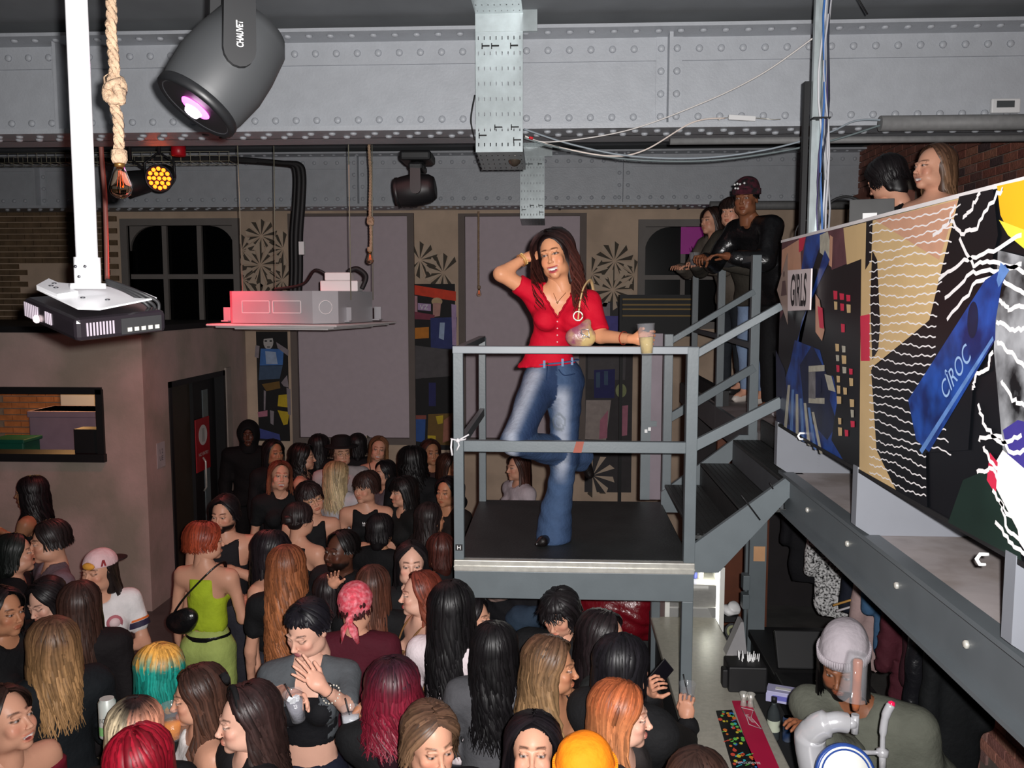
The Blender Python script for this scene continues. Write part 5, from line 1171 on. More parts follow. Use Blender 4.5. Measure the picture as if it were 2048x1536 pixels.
def person(label, px=None, py=None, hz=1.56, pos=None, z0=0.0, yaw=0, ht=None, sex='f', skin='fair', hy=0, hp=0, hr=0, la='down', ra='down', lh='relax', rh='relax', lean=(0, 0), top='tee', topc=(.02, .02, .02), bot='jeans',
           botc=(.03, .03, .04), hair=None, det=1, smile=0, lips=None, beard=None, build=1.0, hat=None, group=None, legs=None, joints=None, topmat=None, shoec=(.02, .02, .02), botmat=None, eyes=1, brow=None, extra=None, jw=None, opening=False, seed=None, armr=1.0):
    """px,py: image point of the head centre; hz: its height above the floor. yaw 0 faces the camera side, + turns to picture right"""
    P0 = Vector(pos) if pos is not None else at_z(px, py, z0 + hz)
    if ht is None: ht = (hz + .12)
    if pos is None: yaw = yaw + math.degrees(math.atan((1024 - px) / 1750)) + 3
    seed = seed if seed is not None else int(abs((px or 1) * 7 + (py or 1) * 13)) % 100000
    vw = ht / 1.70; far = det < 1
    root = thing('person', label, 'person', (0, 0, 0), group=group)
    Rb = euler_np(yaw); m = sex == 'm'; hb = (.023 if det >= 1 else .026) if det < 2 else .011
    # local joints (facing -Y, +x = the person's left)
    S = lambda v: np.array(v, float) * vw
    lx, ly = lean
    sh = .172 if not m else .198; hipw = .078
    J = dict(pel=S((0, 0, .93)), waist=S((lx * .25, ly * .25, 1.06)), chest=S((lx * .7, ly * .7, 1.26)), neck=S((lx, ly, 1.425)), head=S((lx * 1.15, ly * 1.15 - .012, 1.58)))
    J['shL'] = S((sh + lx * .95, ly * .95, 1.375)); J['shR'] = S((-sh + lx * .95, ly * .95, 1.375))
    for sgn, k, pz in ((1, 'L', la), (-1, 'R', ra)):
        u, f = (ARMS[pz] if isinstance(pz, str) else pz); u = np.array(u, float); f = np.array(f, float)
        if isinstance(pz, str): u[0] *= sgn; f[0] *= sgn
        u /= np.linalg.norm(u); f /= np.linalg.norm(f)
        J['el' + k] = J['sh' + k] + u * .285 * vw; J['wr' + k] = J['el' + k] + f * .245 * vw
    J['hipL'] = S((hipw, 0, .90)); J['hipR'] = S((-hipw, 0, .90)); J['knL'] = S((.095, -.015, .49)); J['knR'] = S((-.095, -.015, .49)); J['anL'] = S((.10, .015, .085)); J['anR'] = S((-.10, .015, .085))
    if joints: J.update({k: np.array(v, float) for k, v in joints.items()})
    if legs: J.update({k: S(v) for k, v in legs.items()})
    if pos is None:
        hoff = Rb @ J['head']; root.location = (P0.x - hoff[0], P0.y - hoff[1], z0)
        dz = P0.z - z0 - hoff[2]
    else: root.location = P0; dz = 0
    root.rotation_euler = (0, 0, R_(yaw))
    for k, q in (jw or {}).items():
        wp = q if isinstance(q, Vector) else at_y(q[0], q[1], root.location.y + q[2]); J[k] = Rb.T @ np.array(wp - root.location)
    b_ = build; lo = np.min(list(J.values()), 0) - .16; hi = np.max(list(J.values()), 0) + .16; lo[2] = max(lo[2], -.02)
    def torso(s, o=0, k=.05, po=0):
        fl = .66
        s.cap(J['pel'], J['waist'], (.118 if not m else .118) * vw * b_ + o + po, (.103 if not m else .118) * vw * b_ + o, k, ys=.74); s.cap(J['waist'], J['chest'], (.103 if not m else .118) * vw * b_ + o, (.122 if not m else .142) * vw * b_ + o, k, ys=.72)
        s.cap(J['shL'] * .78 + J['chest'] * .22 + S((0, 0, .0)), J['shR'] * .78 + J['chest'] * .22, .062 * vw * b_ + o, .062 * vw * b_ + o, .05)
        s.cap(J['shL'] + S((-.02, .01, -.01)), J['neck'] + S((0, .01, .0)), .045 * vw + o, .040 * vw + o, .05); s.cap(J['shR'] + S((.02, .01, -.01)), J['neck'] + S((0, .01, .0)), .045 * vw + o, .040 * vw + o, .05)
        if not m:
            for x in (-1, 1): s.ell(J['chest'] + S((x * .068, -.082, -.015)), np.array((.056, .050, .056)) * vw * b_ + o, .03)
        s.ell(J['pel'] + S((.06, .05, -.04)), np.array((.074, .070, .085)) * vw * b_ + o + po, .04); s.ell(J['pel'] + S((-.06, .05, -.04)), np.array((.074, .070, .085)) * vw * b_ + o + po, .04)
    ra_ = (.0385 if not m else .047) * vw * armr
    def arm(s, k, o=0, upto=1.0, r=None):
        a, e, w_ = J['sh' + k], J['el' + k], J['wr' + k]; q = r or ra_
        if upto <= 1: s.cap(a, a + (e - a) * upto, q * 1.12 + o, q * (.9 if upto == 1 else 1.0) + o, .03)
        else: s.cap(a, e, q * 1.12 + o, q * .9 + o, .03); s.cap(e, e + (w_ - e) * (upto - 1), q * .92 + o, q * (.92 - .34 * (upto - 1)) + o, .02)
    def leg(s, k, o=0, flare=0, upto=2.0):
        a, e, w_ = J['hip' + k], J['kn' + k], J['an' + k]
        if upto <= 1: s.cap(a, a + (e - a) * upto, .088 * vw * b_ + o, .075 * vw * b_ + o, .04); return
        s.cap(a, e, .084 * vw * b_ + o, .056 * vw * b_ + o, .04); s.cap(e, e + (w_ - e) * (upto - 1), .056 * vw * b_ + o, (.040 * vw + flare) + o, .03)
    # body
    s = SDF(lo, hi, hb * (1 if not far else 1.15)); torso(s); arm(s, 'L', 0, 2.0); arm(s, 'R', 0, 2.0); leg(s, 'L'); leg(s, 'R'); s.cap(J['neck'] + S((0, .012, -.03)), J['head'] + S((0, .02, -.06)), .050 * vw, .046 * vw, .03)
    if det < 2:
        for k in 'LR': s.cap(J['an' + k], J['an' + k] + S((0, -.12, -.045)), .036 * vw, .03 * vw, .02)
    V, Q = s.mesh(); skin_c = np.array(SK[skin] if isinstance(skin, str) else skin)
    Vs, Qs, Cs = [V], [Q], [shade_skin(skin_c, len(V))]; base = len(V)
    Rh = euler_np(hy, hp, hr)
    hv, hq, cls, mouth, teeth = head_geo('m' if m else 'f', (.0078 if far else .0050) if det < 2 else .0032, smile)
    hs = (vw if vw > .9 else .95) * (1.04 if det == 2 else 1); lc = np.array(lips) if lips is not None else skin_c * np.array((.86, .58, .56)); bc = np.array(brow if brow is not None else (hair['col'] if hair else (.02, .015, .01))) * .8
    c = shade_skin(skin_c, len(hv)); c = c * (1 - .18 * cls[:, 5:6] * np.array((0, 1, 1)))
    for w_, col in ((cls[:, 0], lc), (cls[:, 1] * .85, bc), (cls[:, 4] * (.9 if not m else .5), np.array((.02, .012, .01))), (cls[:, 2], np.array((.44, .38, .36))), (cls[:, 3], np.array((.03, .02, .015))), (mouth, np.array((.22, .03, .03))), (teeth, np.array((.85, .80, .76)))):
        c = c * (1 - w_[:, None]) + col[None] * w_[:, None]
    if eyes == 0:
        w_ = cls[:, 2]; c = c * (1 - w_[:, None]) + (skin_c * .75)[None] * w_[:, None]
    if beard is not None:
        d = np.clip((-.045 - hv[:, 2]) / .012, 0, 1) * np.clip((.055 + .0 - hv[:, 1]) / .03, 0, 1) * (hv[:, 2] > -.115); lipm = np.clip(1 - cls[:, 0] * 1.2, 0, 1); w_ = d * lipm * np.clip((.03 - hv[:, 1]) / .03, 0, 1) * (hv[:, 2] - .9 * hv[:, 1] > -.068); c = c * (1 - w_[:, None]) + np.array(beard)[None] * w_[:, None]
    Vs.append((hv * (hs if det < 2 else np.array((hs * .90, hs * .96, hs)))) @ Rh.T + J['head']); Qs.append(hq + base); Cs.append(c); base += len(hv); anc = {}
    for k, pose, sgn in (('L', lh, 1), ('R', rh, -1)):
        d = J['wr' + k] - J['el' + k]; d = d / np.linalg.norm(d); pn = None
        if isinstance(pose, tuple):
            pose, pn = pose[0], pose[1]
            if len(pn) == 2: d = np.array(pn[1], float); pn = pn[0]
        if pn is None: pn = (-sgn * .8, 0, -.2) if abs(d[2]) > .7 else (0, 0, -1)
        V_, Q_ = hand_geo(pose, .0042 if det == 2 or pose in ('open', 'spread') else .0055); V_ = V_.copy() * vw * (1.0 if not m else 1.08); Q2 = Q_
        if sgn < 0: V_[:, 0] *= -1; Q2 = Q_[:, ::-1]
        Rm = rotm(d, pn); Vs.append(V_ @ Rm.T + J['wr' + k]); Qs.append(Q2 + base); Cs.append(shade_skin(skin_c * np.array((1, .93, .9)), len(V_))); base += len(V_)
        g = Rm @ np.array((.0, -.038, -.085)) * vw + J['wr' + k]; anc[k] = g; anc[k + 'R'] = Rm
    V = np.concatenate(Vs); Q = np.concatenate([tri(q) for q in Qs]); Cc = np.concatenate(Cs)
    if dz: pass
    body = mobj('body', np_mesh('body', V, Q, Cc), M_skin, root)
    # clothes
    hc = (.0215 if det >= 1 else .025) if det < 2 else .010
    def cloth(nm, s, col, m_, wr=(.004, 22)):
        if wr: s.wrinkle(wr[0], wr[1], seed % 17)
        V, Q = s.mesh()
        if len(V) == 0: return None
        V = relax(V, Q, 1, .4); return mobj(nm, np_mesh(nm, V, Q), m_, root, color=col)
    nk = J['neck']; mt = topmat or M_cloth
    if top:
        s = SDF(lo, hi, hc); off = {'jacket': .030, 'hoodie': .030, 'shirt': .022, 'tee': .018, 'long': .015}.get(top, .012); torso(s, off, .05, .014 if top in ('tee', 'shirt', 'jacket', 'hoodie', 'long', 'elbow') else 0)
        sl = {'tee': .55, 'shirt': 1.72, 'jacket': 1.85, 'hoodie': 1.88, 'long': 1.9, 'tank': 0, 'crop': 0, 'strap': 0, 'offshoulder': 1.7, 'tube': 0, 'elbow': 1.0, 'croptee': .9, 'halter': 0}[top]
        if sl:
            for k in 'LR': arm(s, k, off * .9, sl)
        if top in ('tee', 'shirt', 'jacket', 'hoodie', 'long', 'elbow'):
            for k in 'LR': leg(s, k, off + .006, 0, .3)
        if opening:
            g = [s.lo[i] + s.h * np.arange(s.n[i]) for i in range(3)]; s.f = np.maximum(s.f, -np.maximum(np.abs(g[0][:, None, None] - J['chest'][0]) - .035 - np.clip((J['neck'][2] - g[2][None, None, :]) * .13, 0, .2), g[1][None, :, None] + .035)).astype(np.float32)
        hem = {'crop': 1.09, 'croptee': 1.10, 'strap': .98, 'tank': .93, 'tee': .86, 'shirt': .84, 'jacket': .82, 'hoodie': .84, 'long': .90, 'offshoulder': .92, 'tube': .98, 'elbow': .92, 'halter': 1.02}[top] * vw
        # hem: cut only near the torso
        g = [s.lo[i] + s.h * np.arange(s.n[i]) for i in range(3)]
        X, Y, Z = g[0][:, None, None], g[1][None, :, None], g[2][None, None, :]
        near = (np.abs(X - J['pel'][0]) < .20 * vw * b_ + .05) & (np.abs(Y - J['pel'][1]) < .24 * vw)
        s.f = np.where(near | (sl < 1.2), np.maximum(s.f, hem - Z), s.f).astype(np.float32)
        if top in ('tank', 'strap', 'crop', 'tube', 'offshoulder', 'halter'):
            zc_ = {'tank': nk[2] - .01, 'crop': nk[2] - .01, 'strap': nk[2] - .155 * vw, 'tube': nk[2] - .155 * vw, 'offshoulder': nk[2] - .075 * vw, 'halter': nk[2] - .06 * vw}[top]
            if top in ('tank', 'crop', 'halter'):
                w2 = .105 * vw; cx = (J['shL'][0] + J['shR'][0]) / 2; s.f = np.maximum(s.f, np.where(Z > nk[2] - .19 * vw, np.abs(X - cx) - (w2 if top != 'halter' else .08), -1)).astype(np.float32)
            s.f = np.maximum(s.f, Z - zc_).astype(np.float32)
            s.ell(nk + S((0, -.03, .03)), S((.075, .12, .075)), .01, 'd')
        else:
            v_ = .065 if top in ('jacket', 'shirt') else .045
            s.ell(nk + S((0, -.045, .035)), S((.062, .085, v_ + .025)), .008, 'd'); s.f = np.maximum(s.f, Z - (nk[2] + .035 * vw)).astype(np.float32)
        nm = {'tee': 't_shirt', 'shirt': 'shirt', 'jacket': 'jacket', 'hoodie': 'hoodie', 'long': 'long_sleeved_top', 'tank': 'tank_top', 'crop': 'crop_top', 'strap': 'strappy_top', 'tube': 'tube_top', 'offshoulder': 'off_shoulder_top', 'elbow': 'blouse', 'croptee': 'cropped_shirt', 'halter': 'halter_top'}[top]
        cloth(nm, s, topc, mt, (.0045 if top in ('jacket', 'hoodie', 'shirt', 'tee') else .002, 24))
        if top == 'strap':
            b = MB()
            for x in (-1, 1):
                f0 = J['chest'] + S((x * .075, -.115, .03)); t0 = nk + S((x * .095, .0, .01)); t1 = nk + S((x * .085, .045, -.02)); b0 = J['chest'] + S((x * .07, .098, .03)); b.tube(sag([f0, (f0 + t0) / 2 + S((0, -.012, .02)), t0, t1, b0], 6), .006, 5)
            b.build('strap', M_cloth, root, color=topc)
        if top == 'hoodie' and hat == 'hood':
            s = SDF(J['head'] - .2, J['head'] + .2, .014); s.ell(J['head'] + S((0, .02, .01)), S((.115, .125, .150)), .02); s.cap(J['head'] + S((0, .03, -.08)), nk, .09, .11, .03); s.ell(J['head'] + S((0, -.12, -.0)), S((.06, .07, .085)), .01, 'd'); cloth('hood', s, topc, M_cloth)
    if bot:
        s = SDF(lo, hi, hc * 1.5 if det < 2 else hc); o = {'jeans': .012, 'trousers': .020, 'skirt': .02, 'shorts': .014, 'leggings': .007}[bot]
        s.cap(J['pel'], J['waist'], .120 * vw * b_ + o, .104 * vw * b_ + o, .05, ys=.76)
        for x in (-1, 1): s.ell(J['pel'] + S((x * .06, .05, -.04)), np.array((.076, .074, .088)) * vw * b_ + o, .04)
        if bot == 'skirt':
            s.cap(J['pel'], J['pel'] - S((0, 0, .32)), .15 * vw + o, .19 * vw + o, .05, ys=.8)
        else:
            for k in 'LR': leg(s, k, o, .012 if bot == 'trousers' else 0, {'shorts': .8}.get(bot, 1.93))
        X, Y, Z = [s.lo[i] + s.h * np.arange(s.n[i]) for i in range(3)]; s.f = np.maximum(s.f, Z[None, None, :] - (1.035 if bot != 'jeans' else 1.0) * vw).astype(np.float32)
        cloth({'jeans': 'jeans', 'trousers': 'trousers', 'skirt': 'skirt', 'shorts': 'shorts', 'leggings': 'leggings'}[bot], s, botc, botmat or M_cloth, (.003, 26))
    for k in 'LR':
        s = SDF(J['an' + k] - .2, J['an' + k] + .2, .024); a = J['an' + k]; s.cap(a + S((0, .03, -.05)), a + S((0, -.13, -.055)), .040 * vw, .034 * vw, .02); s.cap(a + S((0, .02, .02)), a + S((0, .02, -.04)), .045, .042, .02)
        X, Y, Z = [s.lo[i] + s.h * np.arange(s.n[i]) for i in range(3)]; s.f = np.maximum(s.f, (a[2] - .085 * vw) - Z[None, None, :]).astype(np.float32)
        V, Q = s.mesh(); mobj('shoe', np_mesh('shoe', V, Q), M_shoe, root, color=shoec)
    hd = J['head']
    if hair:
        n = int(hair.get('nf', 1) * (310 if det >= 1 else 150)); c1 = cap_geo(hd, Rh * hs, hair); out = [c1]
        l = locks(seed, hd, Rh * hs, hair, n, hd)
        out.append(l)
        if hair.get('bun'):
            bc_ = hd + Rh @ np.array(hair['bun']); s = SDF(bc_ - .09, bc_ + .09, .008); s.ell(bc_, (.042, .042, .036), .01); s.wrinkle(.003, 120); v, q = s.mesh(); out.append((v, q, np.tile(np.array(hair['col']) * .9, (len(v), 1))))
        o_ = 0; VV, QQ, CC = [], [], []
        for v, q, c in out: VV.append(v); QQ.append(q + o_); CC.append(c); o_ += len(v)
        V = np.concatenate(VV); isc = np.arange(len(V)) < len(VV[0])
        # keep hair on the outside of the back and chest
        if hair.get('len', 0) > .15:
            ch = J['chest']; w_ = np.clip((nk[2] + .02 - V[:, 2]) / .06, 0, 1); dx, dy = V[:, 0] - nk[0] * .6 - ch[0] * .4, V[:, 1] - ch[1]; dy = np.where(isc | (dy > -.02) | (np.abs(dx) < .05), np.abs(dy) + .01, dy); rr = np.sqrt((dx / hair.get('rx', .145)) ** 2 + (dy / np.where(dy < 0, hair.get('ry', .125), .105)) ** 2) + 1e-6; rr2 = np.where((rr < 1.12) & (w_ > 0), 1.12 / rr, 1); V[:, 1] = V[:, 1] * (1 - w_) + (ch[1] + dy * rr2) * w_
        mobj('hair', np_mesh('hair', V, np.concatenate(QQ), np.concatenate(CC)), M_hair, root)
    if hat: HATS[hat](root, hd, Rh, hs) if hat in HATS else None
    if extra: extra(root, J, hd, Rh)
    root['_h'] = 1; del root['_h']
    Mw = Matrix.Translation(root.location) @ Matrix.Rotation(R_(yaw), 4, 'Z')
    return dict(root=root, J=J, M=Mw, hand={k: Mw @ Vector(anc[k]) for k in 'LR'}, handR={k: np.array(Mw.to_3x3()) @ anc[k + 'R'] for k in 'LR'}, head=Mw @ Vector(hd), Rh=np.array(Mw.to_3x3()) @ Rh)
HATS = {}
def hatmesh(nm, s, root, col, wr=None, m_=None, parent=None):
    if wr: s.wrinkle(*wr)
    V, Q = s.mesh(); return mobj(nm, np_mesh(nm, V, Q), m_ or M_cloth, root, color=col)
def beanie(col, h=.19, slouch=.02, fold=True, m_=None):
    def f(root, hd, Rh, hs):
        s = SDF((-.14, -.16, -.05), (.14, .19, .22), .007); s.ell((0, .018, .052), (.088, .107, .088), .01); s.ell((0, .018 + slouch, .10), (.070, .085, .062), .05)
        if fold: s.cap((-.0, .016, .030), (0, .016, .056), .093, .092, .005, ys=1.0) if False else s.ell((0, .018, .040), (.093, .112, .060), .004)
        X, Y, Z = [s.lo[i] + s.h * np.arange(s.n[i]) for i in range(3)]; s.f = np.maximum(s.f, (.030 + .10 * Y[None, :, None] * -0.35) - Z[None, None, :]).astype(np.float32); s.wrinkle(.0012, 60)
        V, Q = s.mesh(); V = relax(V, Q, 1, .5); V = (V * hs) @ Rh.T + hd; mobj('beanie', np_mesh('beanie', V, Q), m_ or M_cloth, root, color=col)
        b = MB(); 
        for k in range(66):
            a = 2 * math.pi * k / 66; u = np.array((math.sin(a), -math.cos(a)))
            b.tube([Vector(Rh @ (np.array((u[0] * .0945, .018 + u[1] * .1125, z_)) * hs) + hd) for z_ in (.037 - .035 * (.018 + u[1] * .1125), .055, .074)], .0046, 5)
        b.build('beanie_cuff', m_ or M_cloth, root, color=col, kind='stuff')
    return f
# ================================================================ THE CROWD
def C(*c): return srgb(*c)
def H(col, tip=None, **k):
    d = dict(col=C(*col)); 
    if tip: d['tip'] = C(*tip)
    d.update(k); return d
BLK = (26, 22, 24); DBR = (48, 32, 27); BRN = (78, 52, 40); black = C(20, 20, 22); dkg = C(62, 62, 64)
CROWD = []
def P(*a, **k):
    r = person(*a, **k); CROWD.append(r); return r
M_cup = mat('clear_cup_plastic', (.6, .6, .64), .1, var=0, alpha=.09, spec=.9)
M_straw = mat('black_straw', C(16, 16, 18), .4)
def cup(name, label, loc, R=None, liquid=None, straw=False, h=.125, r=.041, level=.7, M=None, ice=False):
    t = thing(name, label, 'cup', loc)
    if R is not None: t.rotation_euler = R
    b = MB(); b.lathe([(r * .68, 0), (r * .70, .004), (r * .86, h * .55), (r * .88, h * .58), (r, h), (r * 1.05, h + .002), (r * 1.05, h + .005), (r * .97, h + .003), (r * .84, h * .57), (r * .66, .005)], 22); b.build('tumbler', M_cup, t)
    if liquid is not None:
        b = MB(); b.lathe([(r * .62, .006), (r * (.62 + .34 * level * .9), h * level), (0, h * level + .0005)], 18); b.build('drink', mat('drink_' + '_'.join(str(int(c * 99)) for c in liquid), liquid, .15, var=.15, vscale=30, bump=.2, bscale=90), t)
        if ice:
            b = MB()
            for k in range(5): b.box((-.011, -.011, -.011), (.011, .011, .011), M=Matrix.Translation((.013 * math.cos(k * 2.4), .013 * math.sin(k * 2.4), h * level - .006 + .003 * k)) @ Matrix.Rotation(k, 4, 'X') @ Matrix.Rotation(k * 1.7, 4, 'Z'), bev=.003)
            b.build('ice', mat('ice', (.85, .88, .92), .1, var=.1), t, kind='stuff')
    if straw: MB().tube([(r * .3, 0, .02), (-r * .5, 0, h + .05)], .0032, 6).build('straw', M_straw, t)
    return t
def in_hand(r, k, up=(0, 0, 1), drop=.06):
    h = r['hand'][k]; return (h.x, h.y, h.z - drop)
# ---- front row (bottom of the picture)
P('smiling person in a wine-red off-shoulder top with a black pompom earring, bottom left corner', 12, 1440, 1.60, yaw=35, hy=10, hp=-12, skin='fair', smile=1, top='offshoulder', topc=C(110, 20, 38), hair=H(DBR, len=.12, vol=.01), ra='down', la='down',
  extra=lambda root, J, hd, Rh: MB().lathe([(0, -.03), (.02, -.025), (.032, 0), (.02, .025), (0, .03)], 12, Vector(hd + Rh @ np.array((.085, 0, -.10)))).tube([Vector(hd + Rh @ np.array((.082, .01, -.03))), Vector(hd + Rh @ np.array((.085, 0, -.08)))], .002, 4).build('pompom_earring', mat('pompom', C(14, 12, 14), .9, bump=.8, bscale=200), root) and None)
r = P('person with long split peach and pale blonde hair over black roots, holding a can', 272, 1462, 1.55, yaw=165, top='tee', topc=black, hair=H((34, 26, 26), (226, 206, 170), split=C(232, 160, 130), len=.34, g0=.12, g1=.16, part=-.1), ra='phone', la='hold', lh='grip')
cn = thing('drink_can', 'white and green cider can with dark lettering held up in the crowd', 'can', at_z(217, 1475, 1.40)); 
MB().lathe([(.024, 0), (.032, .008), (.033, .012), (.033, .150), (.027, .160), (.027, .164)], 22).build('body', mat('can_white', C(214, 220, 214), .3, .3, var=.03), cn); MB().lathe([(.0333, .02), (.0333, .055)], 22, closed=True).build('green_band', mat('can_green', C(130, 190, 120), .35, var=.2), cn); MB().lathe([(.027, .160), (.024, .158), (0, .158)], 18).build('lid', M_alu, cn)
text_mesh('lettering', 'INCH', frame((0, -.0336, .085), (1, 0, 0), (0, 0, 1)), .020, M_black, cn, sx=.42)
P('person with glossy red hair and a black parting, cut off by the bottom edge', 282, 1528, 1.60, yaw=160, top='tee', topc=black, hair=H((150, 20, 40), (120, 14, 30), len=.3, part=.25, vol=.018))
r13 = P('person with long dark brown hair and white tank top drinking from a beer cup', 395, 1395, 1.52, yaw=-75, hy=-12, hp=6, skin='fair', top='tank', topc=C(232, 228, 226), hair=H((58, 38, 32), (84, 56, 44), len=.34, wave=.012, vol=.014), ra='hold', rh='grip', la='bent')
cup('beer_cup', 'clear plastic cup half full of amber beer, lower left', at_z(346, 1478, 1.36), None, C(236, 140, 0), h=.14, r=.046, level=.55)
P('person with very long dark wavy hair and a black headband bow, profile to the left', 490, 1440, 1.56, yaw=-70, hy=-8, hp=4, skin='pale', top='tee', topc=C(26, 24, 26), hair=H((44, 30, 30), (62, 44, 40), len=.42, wave=.022, wfr=26, vol=.022, nf=1.15, face=78), ra='bent', la='hold', lh='grip',
  extra=lambda root, J, hd, Rh: MB().tube([Vector(hd + Rh @ np.array((.093 * math.sin(a), -.03, .035 + .104 * math.cos(a)))) for a in [-1.5 + k * .25 for k in range(13)]], .011, 6, flat=.5).tube([Vector(hd + Rh @ np.array((-.05, -.04, .135))), Vector(hd + Rh @ np.array((-.075, -.05, .17)))], [.008, .016], 6).tube([Vector(hd + Rh @ np.array((-.05, -.04, .135))), Vector(hd + Rh @ np.array((-.02, -.05, .175)))], [.008, .016], 6).build('headband', M_cloth, root, color=black) and None)
HATS['obeanie'] = beanie(C(255, 140, 22))
P('person in a bright orange beanie at the bottom edge', 1172, 1560, 1.64, yaw=170, top='hoodie', topc=C(50, 48, 50), hat='obeanie', hair=H(DBR, len=.1, nf=.5, under=1, vol=0))
P('person with centre-parted long black hair looking up at the camera, bottom centre', 1066, 1505, 1.57, yaw=-2, hp=-16, skin='fair', lips=C(190, 90, 84), smile=.4, top='tee', topc=black, hair=H((22, 18, 22), len=.3, vol=.016, fw=1.2), brow=C(30, 20, 20), seed=12)
P('person with short swept-back light brown hair looking down, black jumper', 862, 1485, 1.60, yaw=22, hp=8, skin='fair', sex='f', top='long', topc=C(18, 20, 28), hair=H((88, 64, 50), (128, 98, 74), len=.09, vol=.014, fw=1.3, wave=.008, wfr=40), brow=C(80, 60, 44), eyes=1, seed=31)
P('person whose dark brown crown just shows at the bottom edge by the bar', 1398, 1575, 1.58, yaw=160, top='tee', topc=black, hair=H(DBR, (80, 52, 40), len=.25))
P('ginger person with long straight hair in profile to the right, dark jacket', 1245, 1432, 1.58, yaw=72, hy=14, hp=2, skin='pale', top='jacket', topc=C(40, 36, 36), hair=H((158, 84, 50), (186, 122, 80), len=.36, vol=.014, nf=1.15, part=.05), brow=C(150, 90, 60), lips=C(190, 110, 100))
P('person with long dark-to-blonde wavy hair and bare shoulders looking right, phone in hand', 1105, 1335, 1.58, yaw=60, hy=22, hp=2, skin='tan', top='strap', topc=black, hair=H((92, 66, 50), (176, 140, 98), len=.40, wave=.016, wfr=22, vol=.016, nf=1.15, g0=.1, g1=.9), la='phone', lh='grip', ra='down')
P('person with long straight black hair in a loose charcoal shirt, seen from behind', 990, 1300, 1.55, yaw=178, hy=-14, top='shirt', topc=C(84, 84, 88), build=1.12, hair=H((18, 16, 18), len=.42, wave=.012, frizz=.25, nf=1.25, vol=.02), la='bent', ra='bent')
P('person with long black hair in a white blouse just left of the platform leg', 905, 1215, 1.68, yaw=150, hy=10, top='elbow', topc=C(228, 214, 218), hair=H((18, 16, 18), len=.40, vol=.014), la='down', ra='bent')
P('person with dark hair and a hand at the chin, seen between the platform legs', 948, 1240, 1.44, yaw=60, hy=10, skin='fair', top='tee', topc=black, hair=H(BLK, len=.2, vol=.012), la='phone', lh='relax')
P('person with short messy black curls looking down under the platform', 1120, 1225, 1.58, yaw=-25, hp=24, skin='fair', sex='m', top='jacket', topc=C(24, 24, 26), hair=H((24, 20, 22), len=.09, wave=.014, wfr=60, vol=.014, fringe=.05, face=52), eyes=0)
P('person with shoulder-length dark hair facing right under the platform', 1210, 1278, 1.58, yaw=80, skin='fair', top='tee', topc=C(40, 42, 42), hair=H((32, 24, 26), len=.36, wave=.018, vol=.016))
r27 = P('person with a smooth black bob in a black jacket reaching a drink over the bar', 1248, 1332, 1.66, yaw=150, hy=-20, skin='fair', top='jacket', topc=C(24, 24, 26), hair=H((20, 18, 22), len=.16, vol=.016), jw=dict(elR=at_z(1376, 1490, 1.02), wrR=at_z(1374, 1440, 1.14), elL=at_z(1300, 1420, 1.18), wrL=at_z(1302, 1384, 1.34)), rh=('grip', (.3, -1, .1)), lh=('grip', (-.6, -.4, .2)))
# phone and the hand-held things at the bar edge
def phone(label, loc, rot, screen=None):
    t = thing('phone', label, 'phone', loc, rot=rot); MB().box((-.037, -.004, -.075), (.037, .004, .075), bev=.003).build('case', M_black, t)
    MB().box((-.034, -.0052, -.071), (.034, -.004, .071)).build('screen', screen or mat('phone_screen', C(18, 16, 22), .1), t)
    b = MB(); 
    for z_ in (.055, .035): b.lathe([(.007, 0), (.007, .003), (0, .003)], 10, (.02, .004, z_), (0, 1, 0))
    b.build('camera_lens', M_alu, t); return t
phone('black phone held up beside the platform leg', at_z(1318, 1352, 1.42), (R_(-20), R_(52), R_(10)))
phone('silver-edged phone held by the wavy haired bare-shouldered person', at_z(1152, 1425, 1.28), (R_(10), R_(-18), R_(70)))
